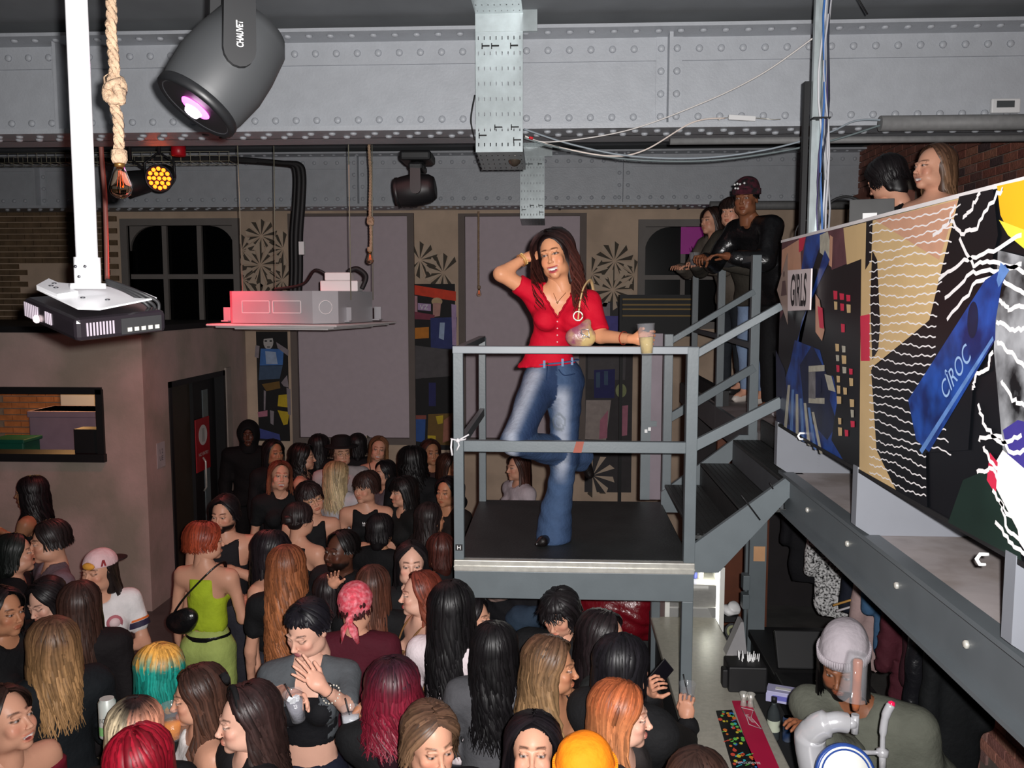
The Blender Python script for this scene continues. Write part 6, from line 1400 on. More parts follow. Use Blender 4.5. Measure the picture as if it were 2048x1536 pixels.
# ---- middle left
P('person with long brown-to-blonde hair in a black jacket seen from behind, far left', 105, 1292, 1.60, yaw=-165, top='jacket', topc=C(22, 26, 30), hair=H((86, 60, 46), (170, 130, 88), len=.34, vol=.018, nf=1.15, g0=.1, g1=.6), la='bent', ra='bent')
P('person with long dark brown hair and a black fur-trimmed jacket seen from behind', 160, 1212, 1.58, yaw=170, top='jacket', topc=C(24, 20, 22), hair=H((52, 34, 30), (66, 44, 36), len=.42, vol=.014), bot='skirt', botc=C(110, 98, 80))
HATS['ybeanie'] = None
def trucker_cap(root, hd, Rh, hs):
    s = SDF((-.13, -.16, -.02), (.13, .22, .18), .007); s.ell((0, .014, .045), (.089, .108, .092), .01); X, Y, Z = [s.lo[i] + s.h * np.arange(s.n[i]) for i in range(3)]; s.f = np.maximum(s.f, .040 - Z[None, None, :]).astype(np.float32)
    s.ell((0, -.10, .045), (.045, .06, .03), .002, 'd')
    V, Q = s.mesh(); V = relax(V, Q); V = (V * hs) @ Rh.T + hd; mobj('cap_crown', np_mesh('cap_crown', V, Q), M_cloth, root, color=C(226, 190, 192))
    s = SDF((-.11, .05, 0), (.11, .23, .09), .006); s.ell((0, .13, .045), (.075, .08, .010), .01); V, Q = s.mesh(); V = (V * hs) @ Rh.T + hd; mobj('cap_peak', np_mesh('cap_peak', V, Q), M_cloth, root, color=C(40, 28, 28))
    s = SDF((-.06, -.13, 0), (.06, -.03, .10), .005); s.ell((0, -.080, .052), (.040, .022, .022), .003); V, Q = s.mesh(); V = (V * hs) @ Rh.T + hd; mobj('cap_opening_lining', np_mesh('cap_opening_lining', V, Q), M_cloth, root, color=C(214, 150, 60))
    def patch(x, y, z, c, r=.016): 
        V = [(np.array((x, y, z)) + np.array((math.cos(a) * r * .3, math.cos(a) * -.0 - .0, math.sin(a) * r))) for a in [k * .785 for k in range(8)]]
    b = MB(); p0 = Vector(hd + Rh @ (np.array((.075, -.045, .07)) * hs)); n = Vector(Rh @ np.array((.8, -.45, .3))); b.prism([(-.015, -.018), (-.006, .018), (.006, .018), (.015, -.018), (.006, -.018), (0, .004), (-.006, -.018)], .006, frame(p0, Vector((0, 0, 1)).cross(n), (0, 0, 1))); b.build('cap_badge', mat('badge_red', C(150, 40, 44), .7), root)
HATS['trucker'] = trucker_cap
def jersey_prints(root, J, hd, Rh):
    ch = J['chest']; b = MB(); b.lathe([(.045, 0), (.045, .004), (0, .004)], 18, Vector(ch + np.array((.055, -.128, .03))), (0, -1, .1)); b.build('jersey_roundel', mat('jersey_rose', C(190, 110, 120), .7), root)
    b = MB(); b.lathe([(.030, 0), (.030, .004), (0, .004)], 14, Vector(ch + np.array((.055, -.133, .03))), (0, -1, .1)); b.build('jersey_roundel_core', mat('jersey_pale', C(228, 200, 200), .7), root)
    b = MB(); b.box((-.11, -.128, -.02), (.03, -.112, .05), M=Matrix.Translation(ch + np.array((0, -.006, -.13)))); b.build('jersey_panel', mat('jersey_red', C(222, 60, 44), .7, var=.4, vscale=30), root)
    b = MB(); b.box((-.10, -.132, -.005), (.12, -.10, .012), M=Matrix.Translation(ch + np.array((0, .0, -.19)))); b.build('jersey_stripe', mat('jersey_navy', C(40, 30, 60), .7), root)
    for k in 'LR':
        e = J['el' + k] * .55 + J['sh' + k] * .45; d = Vector(J['el' + k] - J['sh' + k]).normalized(); b = MB(); b.lathe([(.066, -.02), (.0665, .0), (.066, .015)], 18, Vector(e), d, closed=True); b.build('sleeve_stripe', mat('jersey_navy'), root)
        b = MB(); b.lathe([(.0665, -.035), (.067, -.022)], 18, Vector(e), d, closed=True); b.build('sleeve_stripe', mat('jersey_orange', C(222, 110, 44), .7), root)
P('person in a backwards pink and white cap and a white sports jersey', 198, 1143, 1.56, yaw=8, hy=-50, skin='fair', top='tee', topc=C(226, 222, 222), hair=H((40, 30, 28), len=.30, vol=.0, back=1.5, face=80, under=1), hat='trucker', la='cross', ra='bent', bot='jeans', botc=C(150, 160, 170), extra=jersey_prints, armr=1.1, eyes=0)
P('dark-haired person in black looking down, between the kissing pair and the blonde', 92, 1205, 1.50, yaw=-30, hp=20, hy=-20, skin='pale', top='jacket', topc=black, hair=H(BLK, len=.22, vol=.012, fw=1.2), eyes=0)
P('short-haired person in a grey-purple shirt kissing to the left', 98, 1082, 1.66, yaw=-80, hp=4, skin='fair', sex='m', top='tee', topc=C(112, 96, 104), hair=H((34, 26, 26), len=.05, vol=.008, face=60), la='down', ra='bent')
P('dark-haired person in black kissing to the right', 32, 1108, 1.60, yaw=82, hp=-4, skin='fair', top='tee', topc=C(22, 20, 24), hair=H((26, 30, 28), len=.10, vol=.008), la='bent', ra='down')
P('person with long dark wavy hair and bare back against the booth wall, arms folded up', 60, 985, 1.62, yaw=-110, skin='olive', top='tube', topc=black, hair=H((26, 20, 22), len=.42, wave=.02, vol=.016), la='phone', ra='phone')
P('person in black at the left edge holding cups by the long-haired blonde', 8, 1225, 1.58, yaw=40, skin='tan', top='tee', topc=black, hair=H(BLK, len=.2), la='hold', lh='grip', ra='hold', rh='grip')
P('person with chin-length hair, mustard yellow on top and teal below, from behind', 315, 1345, 1.50, yaw=-160, hy=12, skin='fair', top='tee', topc=C(30, 34, 34), hair=H((206, 150, 70), (24, 128, 116), len=.14, vol=.02, nf=1.15, g0=.30, g1=.18))
# lime outfit
def shoulder_bag(root, J, hd, Rh):
    s = SDF(J['pel'] + np.array((-.35, -.1, -.1)), J['pel'] + np.array((.25, .36, .6)), .011); c = J['waist'] + np.array((.10, .15, .05)); s.ell(c, (.10, .05, .075), .03); s.ell(c + np.array((-.05, .0, .04)), (.07, .045, .06), .03)
    V, Q = s.mesh(); mobj('shoulder_bag', np_mesh('shoulder_bag', V, Q), M_leather, root, color=black)
    b = MB(); b.tube(sag([c + np.array((.05, 0, .05)), J['chest'] + np.array((.06, .145, .02)), J['shR'] * .55 + J['neck'] * .45 + np.array((0, .06, .05)), J['shR'] * .55 + J['neck'] * .45 + np.array((0, -.07, .03)), J['chest'] + np.array((-.03, -.13, 0))], 6), .012, 6, flat=.5); b.build('bag_strap', M_leather, root, color=black)
P('person with short copper curls in a lime green halter top and lime trousers', 412, 1066, 1.66, yaw=150, hy=-48, skin='fair', top='halter', topc=C(170, 190, 44), bot='trousers', botc=C(172, 188, 104), hair=H((120, 48, 32), (150, 64, 40), len=.05, wave=.012, wfr=70, vol=.026), la='down', ra='bent', extra=shoulder_bag, shoec=C(200, 200, 190), ht=1.72, legs=dict(anL=(.17, .06, .085), knL=(.13, .0, .49)))
for o_ in CROWD[-1]['root'].children:
    if o_.name.startswith('trousers'):
        bz = CROWD[-1]['J']['pel'][2] + .06; MB().lathe([(.142, -.014), (.146, 0), (.142, .014)], 28, (0, 0, 0), (0, 0, 1), closed=True).build('belt', M_leather, CROWD[-1]['root'], color=black)
        bl = [c for c in CROWD[-1]['root'].children if c.name.startswith('belt')][0]; bl.location = (0, 0, bz); bl.scale = (1, .84, 1.1)
P('bearded person with black hair in a dark vest, hand on the chest', 448, 1028, 1.64, yaw=-12, hy=-14, hp=6, sex='m', skin='fair', beard=C(30, 22, 22), top='tank', topc=C(28, 26, 30), hair=H((24, 20, 22), len=.05, vol=.014, wave=.01, wfr=60), la='chest', lh='relax', ra='down', build=1.05, armr=1.1)
P('person with very long auburn hair down the back beside the lime outfit', 574, 1135, 1.60, yaw=165, top='tee', topc=black, hair=H((96, 50, 34), (168, 104, 66), len=.56, wave=.014, vol=.02, nf=1.25, g0=.0, g1=.6, w=.010))
def glasses(root, J, hd, Rh):
    b = MB()
    for x in (-1, 1):
        b.tube([Vector(hd + Rh @ np.array((x * .032 + .022 * math.cos(a), -.098, .004 + .019 * math.sin(a)))) for a in [2 * math.pi * k / 14 for k in range(15)]], .0017, 4)
        b.tube([Vector(hd + Rh @ np.array((x * .054, -.096, .008))), Vector(hd + Rh @ np.array((x * .082, -.0, .008)))], .0016, 4)
    b.tube([Vector(hd + Rh @ np.array((-.010, -.1, .006))), Vector(hd + Rh @ np.array((.010, -.1, .006)))], .0017, 4); b.build('glasses', mat('gold_wire', C(190, 160, 110), .3, .7), root)
P('dark-haired person with glasses and bare tattooed arms in profile to the right', 545, 1102, 1.60, yaw=60, hy=20, skin='fair', top='strap', topc=black, hair=H((28, 22, 26), len=.28, fringe=.06, vol=.012), extra=glasses, la='down', ra='down')
P('person with dark hair in a claw clip and a black vest, bare shoulder to us', 600, 1040, 1.60, yaw=140, hy=-10, skin='fair', top='tank', topc=black, hair=H((38, 28, 28), len=.05, vol=.01, bun=(-.02, .115, .03)))
P('short-haired person with thin glasses tilting the head, black vest', 622, 997, 1.62, yaw=5, hr=-16, hy=15, skin='fair', top='tank', topc=black, hair=H((38, 26, 26), len=.06, vol=.014, fringe=.05), extra=glasses, smile=.4)
P('smiling person with long reddish hair in a black T-shirt in front of the hooded figure', 560, 952, 1.64, yaw=10, hp=-8, hr=6, skin='fair', smile=1, top='tee', topc=black, hair=H((96, 54, 40), (150, 90, 66), len=.28, wave=.012, vol=.012))
P('tall figure in a black hooded coat standing against the far wall', 497, 868, 1.68, yaw=-5, skin='dark', top='hoodie', topc=C(12, 12, 14), hat='hood', bot='trousers', botc=C(12, 12, 14), sex='m', hair=None, eyes=0, brow=C(10, 10, 10))
P('blonde person with long hair in a white long-sleeved top, back to us', 676, 952, 1.60, yaw=160, hy=-40, skin='pale', top='long', topc=C(190, 184, 188), bot='jeans', botc=C(90, 100, 118), hair=H((150, 122, 88), (200, 178, 138), len=.30, wave=.014, vol=.014))
def chest_logo(root, J, hd, Rh):
    ch = J['chest']; b = MB(); p = Vector(ch + np.array((.0, -.135, .055)))
    for k in (-1, 0, 1): b.prism([(k * .009 - .004, 0), (k * .013 - .0035, .012), (k * .014, .020), (k * .013 + .0035, .012), (k * .009 + .004, 0)], .003, frame(p, (1, 0, 0), (0, .2, 1)))
    b.box((-.014, -.002, -.012), (.014, .001, -.008), M=Matrix.Translation(p)); b.build('chest_logo', M_white, root)
    b = MB(); 
    for x in (-.018, .018): b.tube([Vector(J['pel'] + np.array((x, -.105, .10))), Vector(J['pel'] + np.array((x, -.115, .04)))], .004, 4)
    b.build('drawstring', M_white, root)
P('person with short brown fringe and a black cropped vest with a small white logo', 732, 975, 1.62, yaw=-8, hy=-32, skin='fair', smile=.4, top='crop', topc=C(18, 18, 20), bot='trousers', botc=C(20, 20, 22), hair=H((52, 34, 30), len=.05, vol=.016, fringe=.06, face=58), la='cross', ra='down', extra=chest_logo)
P('person in a wide black hat and glasses near the far wall', 683, 905, 1.68, yaw=15, sex='m', skin='fair', top='tee', topc=C(170, 160, 160), hair=H(DBR, len=.05, under=1), hat=None, extra=glasses, det=.8)
def widehat(root, hd, Rh, hs):
    MB().lathe([(.16, .065), (.165, .072), (.10, .078), (.094, .085), (.088, .16), (.06, .175), (0, .17)], 24, Vector(hd)).build('wide_hat', M_cloth, root, color=black)
widehat(CROWD[-1]['root'], CROWD[-1]['J']['head'], None, 1)
P('smiling person with long fair hair near the far wall', 757, 898, 1.60, yaw=0, hr=8, skin='fair', smile=1, top='strap', topc=C(60, 50, 48), hair=H((120, 84, 60), (160, 116, 80), len=.3), det=.8)
P('person with a big mass of black curls left of the platform', 826, 922, 1.68, yaw=165, top='jacket', topc=C(22, 22, 24), hair=H((20, 17, 18), len=.26, wave=.026, wfr=40, vol=.036, frizz=.5), det=.8)
P('short dark-haired person in a grey top half hidden behind the cropped vest', 768, 948, 1.52, yaw=-60, skin='fair', top='tee', topc=C(96, 92, 98), hair=H(BLK, len=.06), det=.8)
P('person with a black fringed bob looking left in dark clothes', 806, 985, 1.58, yaw=-55, hy=-10, skin='fair', top='jacket', topc=C(24, 24, 24), hair=H((26, 22, 22), len=.16, vol=.016, fringe=.055, face=56), smile=.3)
P('person with black curly hair and a bare arm beside the hooded figure', 608, 915, 1.62, yaw=80, skin='fair', top='tank', topc=C(60, 24, 30), hair=H((24, 20, 20), len=.22, wave=.024, wfr=44, vol=.026, frizz=.4), det=.8)
P('dark-skinned person with a raised hand, facing left in the middle of the crowd', 682, 1102, 1.62, yaw=-50, hp=-4, sex='m', skin='dark', top='jacket', topc=C(26, 26, 28), hair=H((18, 14, 14), len=.02, vol=.006, nf=.6), beard=C(24, 16, 14), ra='phone', smile=.4)
r = P('person in black raising a bare braceleted arm to the chin beside the pink bandana', 660, 1190, 1.44, yaw=160, skin='fair', top='tee', topc=black, hair=H((30, 22, 24), len=.2), la='down', jw=dict(elR=at_z(674, 1238, 1.26), wrR=at_z(668, 1172, 1.52)), rh=('open', (0, -.3, -1)))
P('person with centre-parted black hair staring at the camera with bright eyes', 823, 1128, 1.62, yaw=0, hp=-2, skin='pale', top='long', topc=black, hair=H((30, 26, 28), len=.24, vol=.006, fw=1.25, face=64), lips=C(120, 60, 60), brow=C(30, 22, 22))
def bandana(root, J, hd, Rh):
    s = SDF((-.13, -.15, -.08), (.13, .26, .18), .008); s.ell((0, .014, .035), (.090, .110, .100), .01); X, Y, Z = [s.lo[i] + s.h * np.arange(s.n[i]) for i in range(3)]; s.f = np.maximum(s.f, (.025 - .6 * Y[None, :, None]) - Z[None, None, :]).astype(np.float32)
    s.ell((0, .125, -.03), (.022, .02, .02), .01); s.wrinkle(.0022, 60); V, Q = s.mesh(); V = V @ Rh.T + hd; mobj('bandana', np_mesh('bandana', V, Q), mat('paisley_pink', C(206, 70, 86), .8, var=.3, vscale=50, two=C(228, 130, 140), twoscale=45), root)
    b = MB()
    for dx in (-.05, .04): 
        p = [Vector(hd + Rh @ np.array(q)) for q in ((0, .13, -.03), (dx * .6, .15, -.07), (dx, .14, -.14))]; b.tube(p, [.014, .03, .012], 6, flat=.3)
    b.build('bandana_tails', mat('paisley_pink'), root)
P('person in a pink paisley bandana and burgundy top, seen from behind', 712, 1212, 1.58, yaw=172, hy=-8, top='long', topc=C(74, 18, 32), hair=H((60, 24, 26), len=.05, nf=.4, under=1, vol=0), extra=bandana, build=1.05)
P('person with long brown hair from behind, right behind the pink bandana', 746, 1175, 1.53, yaw=175, top='tee', topc=black, hair=H((70, 42, 34), (96, 58, 44), len=.36), det=.9)
def leopard(root, J, hd, Rh): pass
m_leo = mat('leopard_print', C(150, 112, 70), .8, var=.1, two=C(34, 24, 20), twoscale=34)
P('redhead with half-up hair in profile to the left, leopard print top', 838, 1190, 1.54, yaw=-70, hy=-14, skin='pale', top='strap', topc=C(120, 84, 50), topmat=m_leo, bot='skirt', botmat=m_leo, hair=H((110, 50, 38), (136, 70, 50), len=.34, wave=.02, vol=.012, face=74, back=1), la='down', ra='bent', brow=C(110, 60, 44), lips=C(170, 70, 70))
# the person in the grey cropped shirt looking at the raised hand
r15 = P('person with a short black fringe in a grey cropped shirt and black crop top, gesturing', 614, 1240, 1.70, yaw=-12, hy=-28, hp=20, hr=4, opening=True, jw=dict(elL=(694, 1412, -.16), wrL=(646, 1376, -.30), elR=(560, 1385, -.1), wrR=(585, 1390, -.30)), skin='pale', sex='f', top='croptee', topc=C(82, 86, 90), bot='jeans', botc=C(24, 28, 44), hair=H((22, 20, 26), len=.03, vol=.008, fringe=.02, face=66, wave=.006, back=1.5, low=-12), la=((.32, -.30, -.95), (-.75, -.72, .55)), lh=('spread', ((-.35, .5, -.4), (-.62, -.20, .78))), ra=((-.35, -.1, -1), (.25, -.8, .25)), rh='grip', eyes=0, lips=C(150, 88, 92), armr=1.0, ht=1.78)
def inner_top(r, col, z1=1.30, z0=1.10):
    J = r['J']; s = SDF(J['chest'] - .25, J['chest'] + .25, .012); vw = 1.78 / 1.7; s.cap(J['waist'], J['chest'], .112 * vw, .134 * vw, .05, ys=.72)
    for x in (-1, 1): s.ell(J['chest'] + np.array((x * .068, -.09, -.015)), (.066, .058, .062), .03)
    X, Y, Z = [s.lo[i] + s.h * np.arange(s.n[i]) for i in range(3)]; s.f = np.maximum(s.f, J['waist'][2] + .02 - Z[None, None, :]).astype(np.float32); s.f = np.maximum(s.f, np.abs(X[:, None, None]) - .13).astype(np.float32); s.f = np.maximum(s.f, Z[None, None, :] - J['chest'][2] - .05).astype(np.float32)
    for v in s.f.reshape(-1)[:0]: pass
    V, Q = s.mesh(); V[:, 1] -= .004; mobj('crop_top', np_mesh('crop_top', V, Q), M_cloth, r['root'], color=col)
inner_top(r15, C(20, 20, 24))
def bangle(r, k, col, f=.12, rad=.031, beads=0):
    J = r['J']; w_, e = J['wr' + k], J['el' + k]; c = w_ * (1 - f) + e * f; d = Vector(w_ - e).normalized(); b = MB()
    if beads:
        u = d.orthogonal().normalized(); v_ = d.cross(u)
        for i in range(beads): a = 2 * math.pi * i / beads; b.lathe([(0, -.005), (.005, 0), (0, .005)], 6, Vector(c) + (u * math.cos(a) + v_ * math.sin(a)) * rad)
    else: b.lathe([(rad, -.004), (rad + .003, 0), (rad, .004)], 16, Vector(c), d, closed=True)
    b.build('bracelet', M_shoe, r['root'], color=col)
bangle(r, 'R', C(30, 26, 26), .12); bangle(r15, 'L', C(40, 40, 40)); bangle(r15, 'L', C(220, 214, 200), .34, .040, 16)
cup('plastic_cup', 'clear cup with ice and a black straw held by the person in the grey shirt', in_hand(r15, 'R'), (R_(10), R_(-8), 0), C(150, 150, 160), straw=True, level=.75, ice=True)
r16 = P('person with dark cherry-red wavy hair in black, holding a milky drink', 785, 1378, 1.57, yaw=168, hy=10, skin='tan', top='tee', topc=black, hair=H((44, 20, 30), (116, 26, 44), len=.22, wave=.02, wfr=34, vol=.024, nf=1.25, frizz=.3), ra='down', jw=dict(elL=at_z(765, 1460, 1.34), wrL=at_z(728, 1414, 1.46)), lh=('grip', ((.5, .3, -.6), (.75, .3, -.65))))
cup('plastic_cup', 'clear cup of milky drink with a black straw held out from above', at_z(702, 1476, 1.35), (0, 0, .5), C(196, 198, 204), straw=True, level=.8)
# ---- right of the crowd, behind the platform and in the far dark
P('person in a white top with long brown hair behind the platform, on the floor', 1035, 935, 1.60, yaw=-60, skin='fair', top='tee', topc=C(190, 178, 184), hair=H((62, 36, 30), (74, 44, 36), len=.34), det=.8)
P('person in black in the dark just left of the platform post, facing right', 900, 935, 1.60, yaw=60, skin='tan', top='tee', topc=black, hair=H((60, 34, 26), len=.28), det=.8)
P('person in a dark cap close to the platform post', 893, 985, 1.56, yaw=-30, skin='tan', top='tee', topc=C(34, 28, 26), hair=H(BLK, len=.04), hat=None, det=.8)
P('dim person with long hair behind the black curls, near the collage poster', 862, 905, 1.62, yaw=20, skin='olive', top='tee', topc=C(50, 34, 34), hair=H((58, 34, 28), len=.3), det=.8)
P('dim person with black hair just right of the wide hat', 715, 890, 1.60, yaw=180, top='jacket', topc=black, hair=H(BLK, len=.12), det=.8)
P('dim dark-haired person left of the wide hat', 640, 892, 1.62, yaw=150, top='jacket', topc=black, hair=H(BLK, len=.2), det=.8)
P('dim person in dark clothes right of the fringed bob', 862, 1040, 1.55, yaw=120, skin='tan', top='jacket', topc=C(30, 28, 28), hair=H((40, 30, 30), len=.2), det=.8)
P('person in dark clothes with brown hair near the platform post foot', 880, 1105, 1.50, yaw=-150, skin='tan', top='tee', topc=C(26, 24, 26), hair=H((70, 34, 28), len=.1), det=.9)
P('short-haired person in black behind the glowing-eyed one', 762, 1062, 1.50, yaw=150, skin='tan', top='tee', topc=black, hair=H(BLK, len=.08), det=.9)
P('dim person by the far wall beside the boarded opening', 548, 905, 1.64, yaw=30, skin='olive', top='jacket', topc=black, hair=H(BLK, len=.2), det=.8)
# ---- on the mezzanine
HATS['pbeanie'] = None
def pattern_beanie(root, hd, Rh, hs):
    beanie(C(60, 20, 32), m_=mat('knit_pattern', C(74, 20, 36), .9, var=.2, vscale=40, two=C(18, 14, 18), twoscale=26))(root, hd, Rh, hs)
    b = MB()
    for (x, z_) in ((-.05, .10), (-.03, .105), (-.01, .10), (.02, .105), (-.045, .075), (-.025, .072)): b.lathe([(.009, 0), (.006, .006), (0, .007)], 8, Vector(hd + Rh @ np.array((x, -.098 + .2 * abs(x), z_))), Vector(Rh @ np.array((x * 3, -1, .4))))
    b.build('beanie_badges', M_white, root)
HATS['pbeanie'] = pattern_beanie
bp_ = at_y(1490, 412, 6.35)
rb2 = person('person in a patterned dark red beanie and black leather jacket leaning on the mezzanine rail', pos=(bp_.x + .30, 6.45, MZ), yaw=-62, hy=32, hp=4, ht=1.66, skin='brown', sex='m', top='jacket', topc=C(20, 20, 22), topmat=M_leather, bot='trousers', botc=C(16, 16, 18), hair=H((18, 14, 14), len=.02, nf=.3, under=1, vol=0), hat='pbeanie', la='rail', ra='rail', lh='relax', rh='grip', lean=(0, -.30), shoec=C(200, 200, 204))
cup('plastic_cup', 'short clear cup with a straw held over the mezzanine rail', at_y(1388, 532, 6.9), None, C(60, 56, 60), straw=True, h=.10, level=.5)
p_ = at_y(1458, 448, 7.1)
person('pale person in a dark open jacket and light jeans behind the leather jacket', pos=(p_.x + .26, 7.25, MZ), yaw=-55, hy=20, ht=1.64, skin='fair', sex='m', top='jacket', topc=C(60, 56, 50), bot='jeans', botc=C(120, 140, 170), botmat=mat('washed_denim', rough=.85, objcol=True, var=.3, vscale=5, bump=.2), hair=H((40, 28, 26), len=.08, fringe=.05), la='rail', ra='rail', lean=(0, -.26), shoec=C(214, 204, 196))
p_ = at_y(1442, 440, 7.7)
person('person with long dark hair in a grey jacket furthest back on the mezzanine', pos=(p_.x + .18, 7.95, MZ), yaw=-60, ht=1.64, skin='fair', sex='f', top='jacket', topc=C(92, 84, 76), bot='jeans', botc=C(40, 44, 50), hair=H((50, 34, 30), len=.28), la='rail', ra='rail', lean=(0, -.24), det=.9)
p_ = at_y(1862, 338, 4.75)
P('smiling person with long brown hair and bare shoulders behind the mural, looking left', pos=(p_.x + .02, 4.75, MZ), yaw=-70, hy=-6, hp=-2, ht=(p_.z - MZ + .12), skin='fair', smile=1, top='tube', topc=C(200, 190, 170), hair=H((90, 64, 50), (120, 90, 66), len=.42, vol=.006, nf=1.15, face=80, part=0, fw=1.2), la='down', ra='bent')
p_ = at_y(1795, 352, 4.9)
P('person with short black curls bent over the decks, back to us', pos=(p_.x + .02, 5.1, MZ), yaw=-140, hp=24, ht=(p_.z - MZ + .12), skin='fair', sex='m', top='tee', topc=C(24, 24, 26), hair=H((22, 18, 20), len=.07, wave=.012, wfr=60, vol=.022), la='bent', ra='bent')
# barman
HATS['gbeanie'] = beanie(C(168, 160, 166), slouch=.03)
p_ = at_z(1672, 1345, 1.60)
rbar = P('bar worker in a light grey knitted beanie and olive-grey sweatshirt bending over the bar', 1684, 1384, 1.56, yaw=-8, hy=-4, hp=14, skin='brown', sex='m', build=1.12, ht=1.80, top='long', topc=C(96, 98, 88), hat='gbeanie', beard=C(20, 14, 14), hair=H((16, 13, 14), len=.26, vol=.006, w=.011, face=66, under=1), la='down', ra='bent', jw=dict(elR=(1695, 1515, -.22), wrR=(1632, 1466, -.34)), lean=(-.34, -.16), armr=1.25)

# ================================================================ THE WOMAN IN RED ON THE PLATFORM
PZ = PL['z']
def L(px, py, y, o=None):
    return np.array(at_y(px, py, y)) - HO
HO = np.array((-.01, 4.62, PZ))
hj = dict(
    pel=L(1106, 742, 4.66), waist=L(1098, 700, 4.66), chest=L(1118, 634, 4.63), neck=L(1122, 575, 4.60), head=L(1108, 512, 4.57),
    shL=L(1180, 603, 4.64), shR=L(1068, 588, 4.62), elR=L(1002, 548, 4.56), wrR=L(1050, 516, 4.62), elL=L(1201, 672, 4.55), wrL=L(1268, 678, 4.38),
    hipL=L(1130, 762, 4.66), hipR=L(1083, 760, 4.64), knR=L(1030, 884, 4.36), anR=L(1158, 912, 4.78), knL=L(1128, 925, 4.64), anL=L(1112, 1062, 4.64))
def hero_extra(root, J, hd, Rh): pass
red = C(196, 10, 40)
M_denim = mat('hero_denim', rough=.8, attr='Col', var=.15, vscale=18, bump=.25, bscale=60, spec=.2)
M_red = mat('red_jersey', rough=.75, objcol=True, var=.05, vscale=9, bump=.2, bscale=26, spec=.2)
hero = person('laughing person in a red V-neck top and flared blue jeans posing on the platform', px=1100, py=500, pos=HO, yaw=0, ht=1.70, sex='f', skin=srgb(214, 150, 112), hy=-14, hp=2, hr=-13, joints=hj, det=2, build=.88, smile=1, lips=C(176, 66, 78), brow=C(66, 40, 32), top=None, bot=None,
              lh=('grip', ((.0, -.75, .1), (.95, -.25, .05))), rh=('relax', ((.2, .6, -.5), (.8, .25, .25))), hair=H((38, 24, 24), (88, 46, 38), len=.29, ry=.17, wave=.022, wfr=24, vol=.024, nf=1.7, w=.008, part=-.12, fw=1.25, face=60, g0=.15, g1=.7, spread=.35, side=(.45, .1, 0)), seed=77, shoec=C(20, 14, 14), armr=1.08)
hr_ = hero['root']; J = hero['J']
lo = np.min(list(J.values()), 0) - .2; hi = np.max(list(J.values()), 0) + .2
# red top
s = SDF(lo, hi, .0085)
s.cap(J['waist'] + np.array((0, 0, .015)), J['chest'], .094, .126, .05, ys=.76); s.cap(J['chest'] * .5 + J['shL'] * .5 + np.array((0, 0, -.02)), J['chest'] * .5 + J['shR'] * .5 + np.array((0, 0, -.02)), .08, .08, .05); s.cap(J['shL'] * .8 + J['chest'] * .2, J['shR'] * .8 + J['chest'] * .2, .070, .066, .05)
for x in (-1, 1): s.ell(J['chest'] + np.array((x * .068, -.084, -.012)), (.064, .058, .064), .03)
s.cap(J['shL'] + np.array((-.03, .0, -.0)), J['neck'] + np.array((0, .01, -.02)), .052, .045, .05); s.cap(J['shR'] + np.array((.03, .0, -.0)), J['neck'] + np.array((0, .01, -.02)), .052, .045, .05)
s.cap(J['waist'], J['pel'] + np.array((-.008, 0, -.01)), .100, .154, .05, ys=.82); s.cap(J['waist'], J['pel'] + np.array((-.075, 0, -.01)), .08, .12, .04, ys=.8)
for k, f in (('L', .88), ('R', .52)): s.cap(J['sh' + k], J['sh' + k] + (J['el' + k] - J['sh' + k]) * f, .056, .053, .03)
X, Y, Z = [s.lo[i] + s.h * np.arange(s.n[i]) for i in range(3)]; X, Y, Z = X[:, None, None], Y[None, :, None], Z[None, None, :]
s.f = np.maximum(s.f, (J['pel'][2] + .035 + .10 * X + .0 * Y) - Z).astype(np.float32)
# sleeve ends
for k, f in (('L', .88), ('R', .52)):
    a, e = J['sh' + k], J['el' + k]; d = (e - a) / np.linalg.norm(e - a); q = a + (e - a) * f; D = (X - q[0]) * d[0] + (Y - q[1]) * d[1] + (Z - q[2]) * d[2]; near = np.sqrt((X - q[0]) ** 2 + (Y - q[1]) ** 2 + (Z - q[2]) ** 2) < .11
    s.f = np.where(near, np.maximum(s.f, D), s.f).astype(np.float32)
# V neck
nk = J['neck']; 
vd = np.maximum(np.abs(X - (nk[0] - .018)) - np.clip((Z - (J['chest'][2] + .002)) * .62, -.05, .075), -(Z - (J['chest'][2] - .0))); vd = np.maximum(vd, Y - (nk[1] - .0))
s.f = np.maximum(s.f, -vd).astype(np.float32); s.ell(nk + np.array((0, -.02, .04)), (.068, .08, .075), .01, 'd')
s.wrinkle(.0028, 34, 3); s.wrinkle(.0012, 80, 5)
V, Q = s.mesh(); V = relax(V, Q, 1, .4); mobj('red_top', np_mesh('red_top', V, Q), M_red, hr_, color=red)
# ruffled placket around the neckline, tiny buttons
b = MB(); fz = J['chest'][2]
for sgn in (-1, 1):
    pts = []
    for t in range(11):
        z_ = fz + .0 + t * .0125; x_ = nk[0] - .018 + sgn * min((z_ - fz) * .62, .072); y_ = J['chest'][1] - .152 + max(0, z_ - fz - .01) * .72; pts.append((x_ + .003 * math.sin(t * 2.4), y_, z_))
    b.tube(pts, .0055, 6)
b.build('neck_trim', M_red, hr_, color=C(176, 8, 36))
b = MB()
for k in range(5): b.lathe([(.004, 0), (.004, .002), (0, .003)], 8, Vector((nk[0] - .018, J['chest'][1] - .150 + k * .006, fz - .02 - k * .035)), (0, -1, 0))
b.build('button', mat('pearl_button', C(240, 190, 190), .3), hr_, kind='stuff')
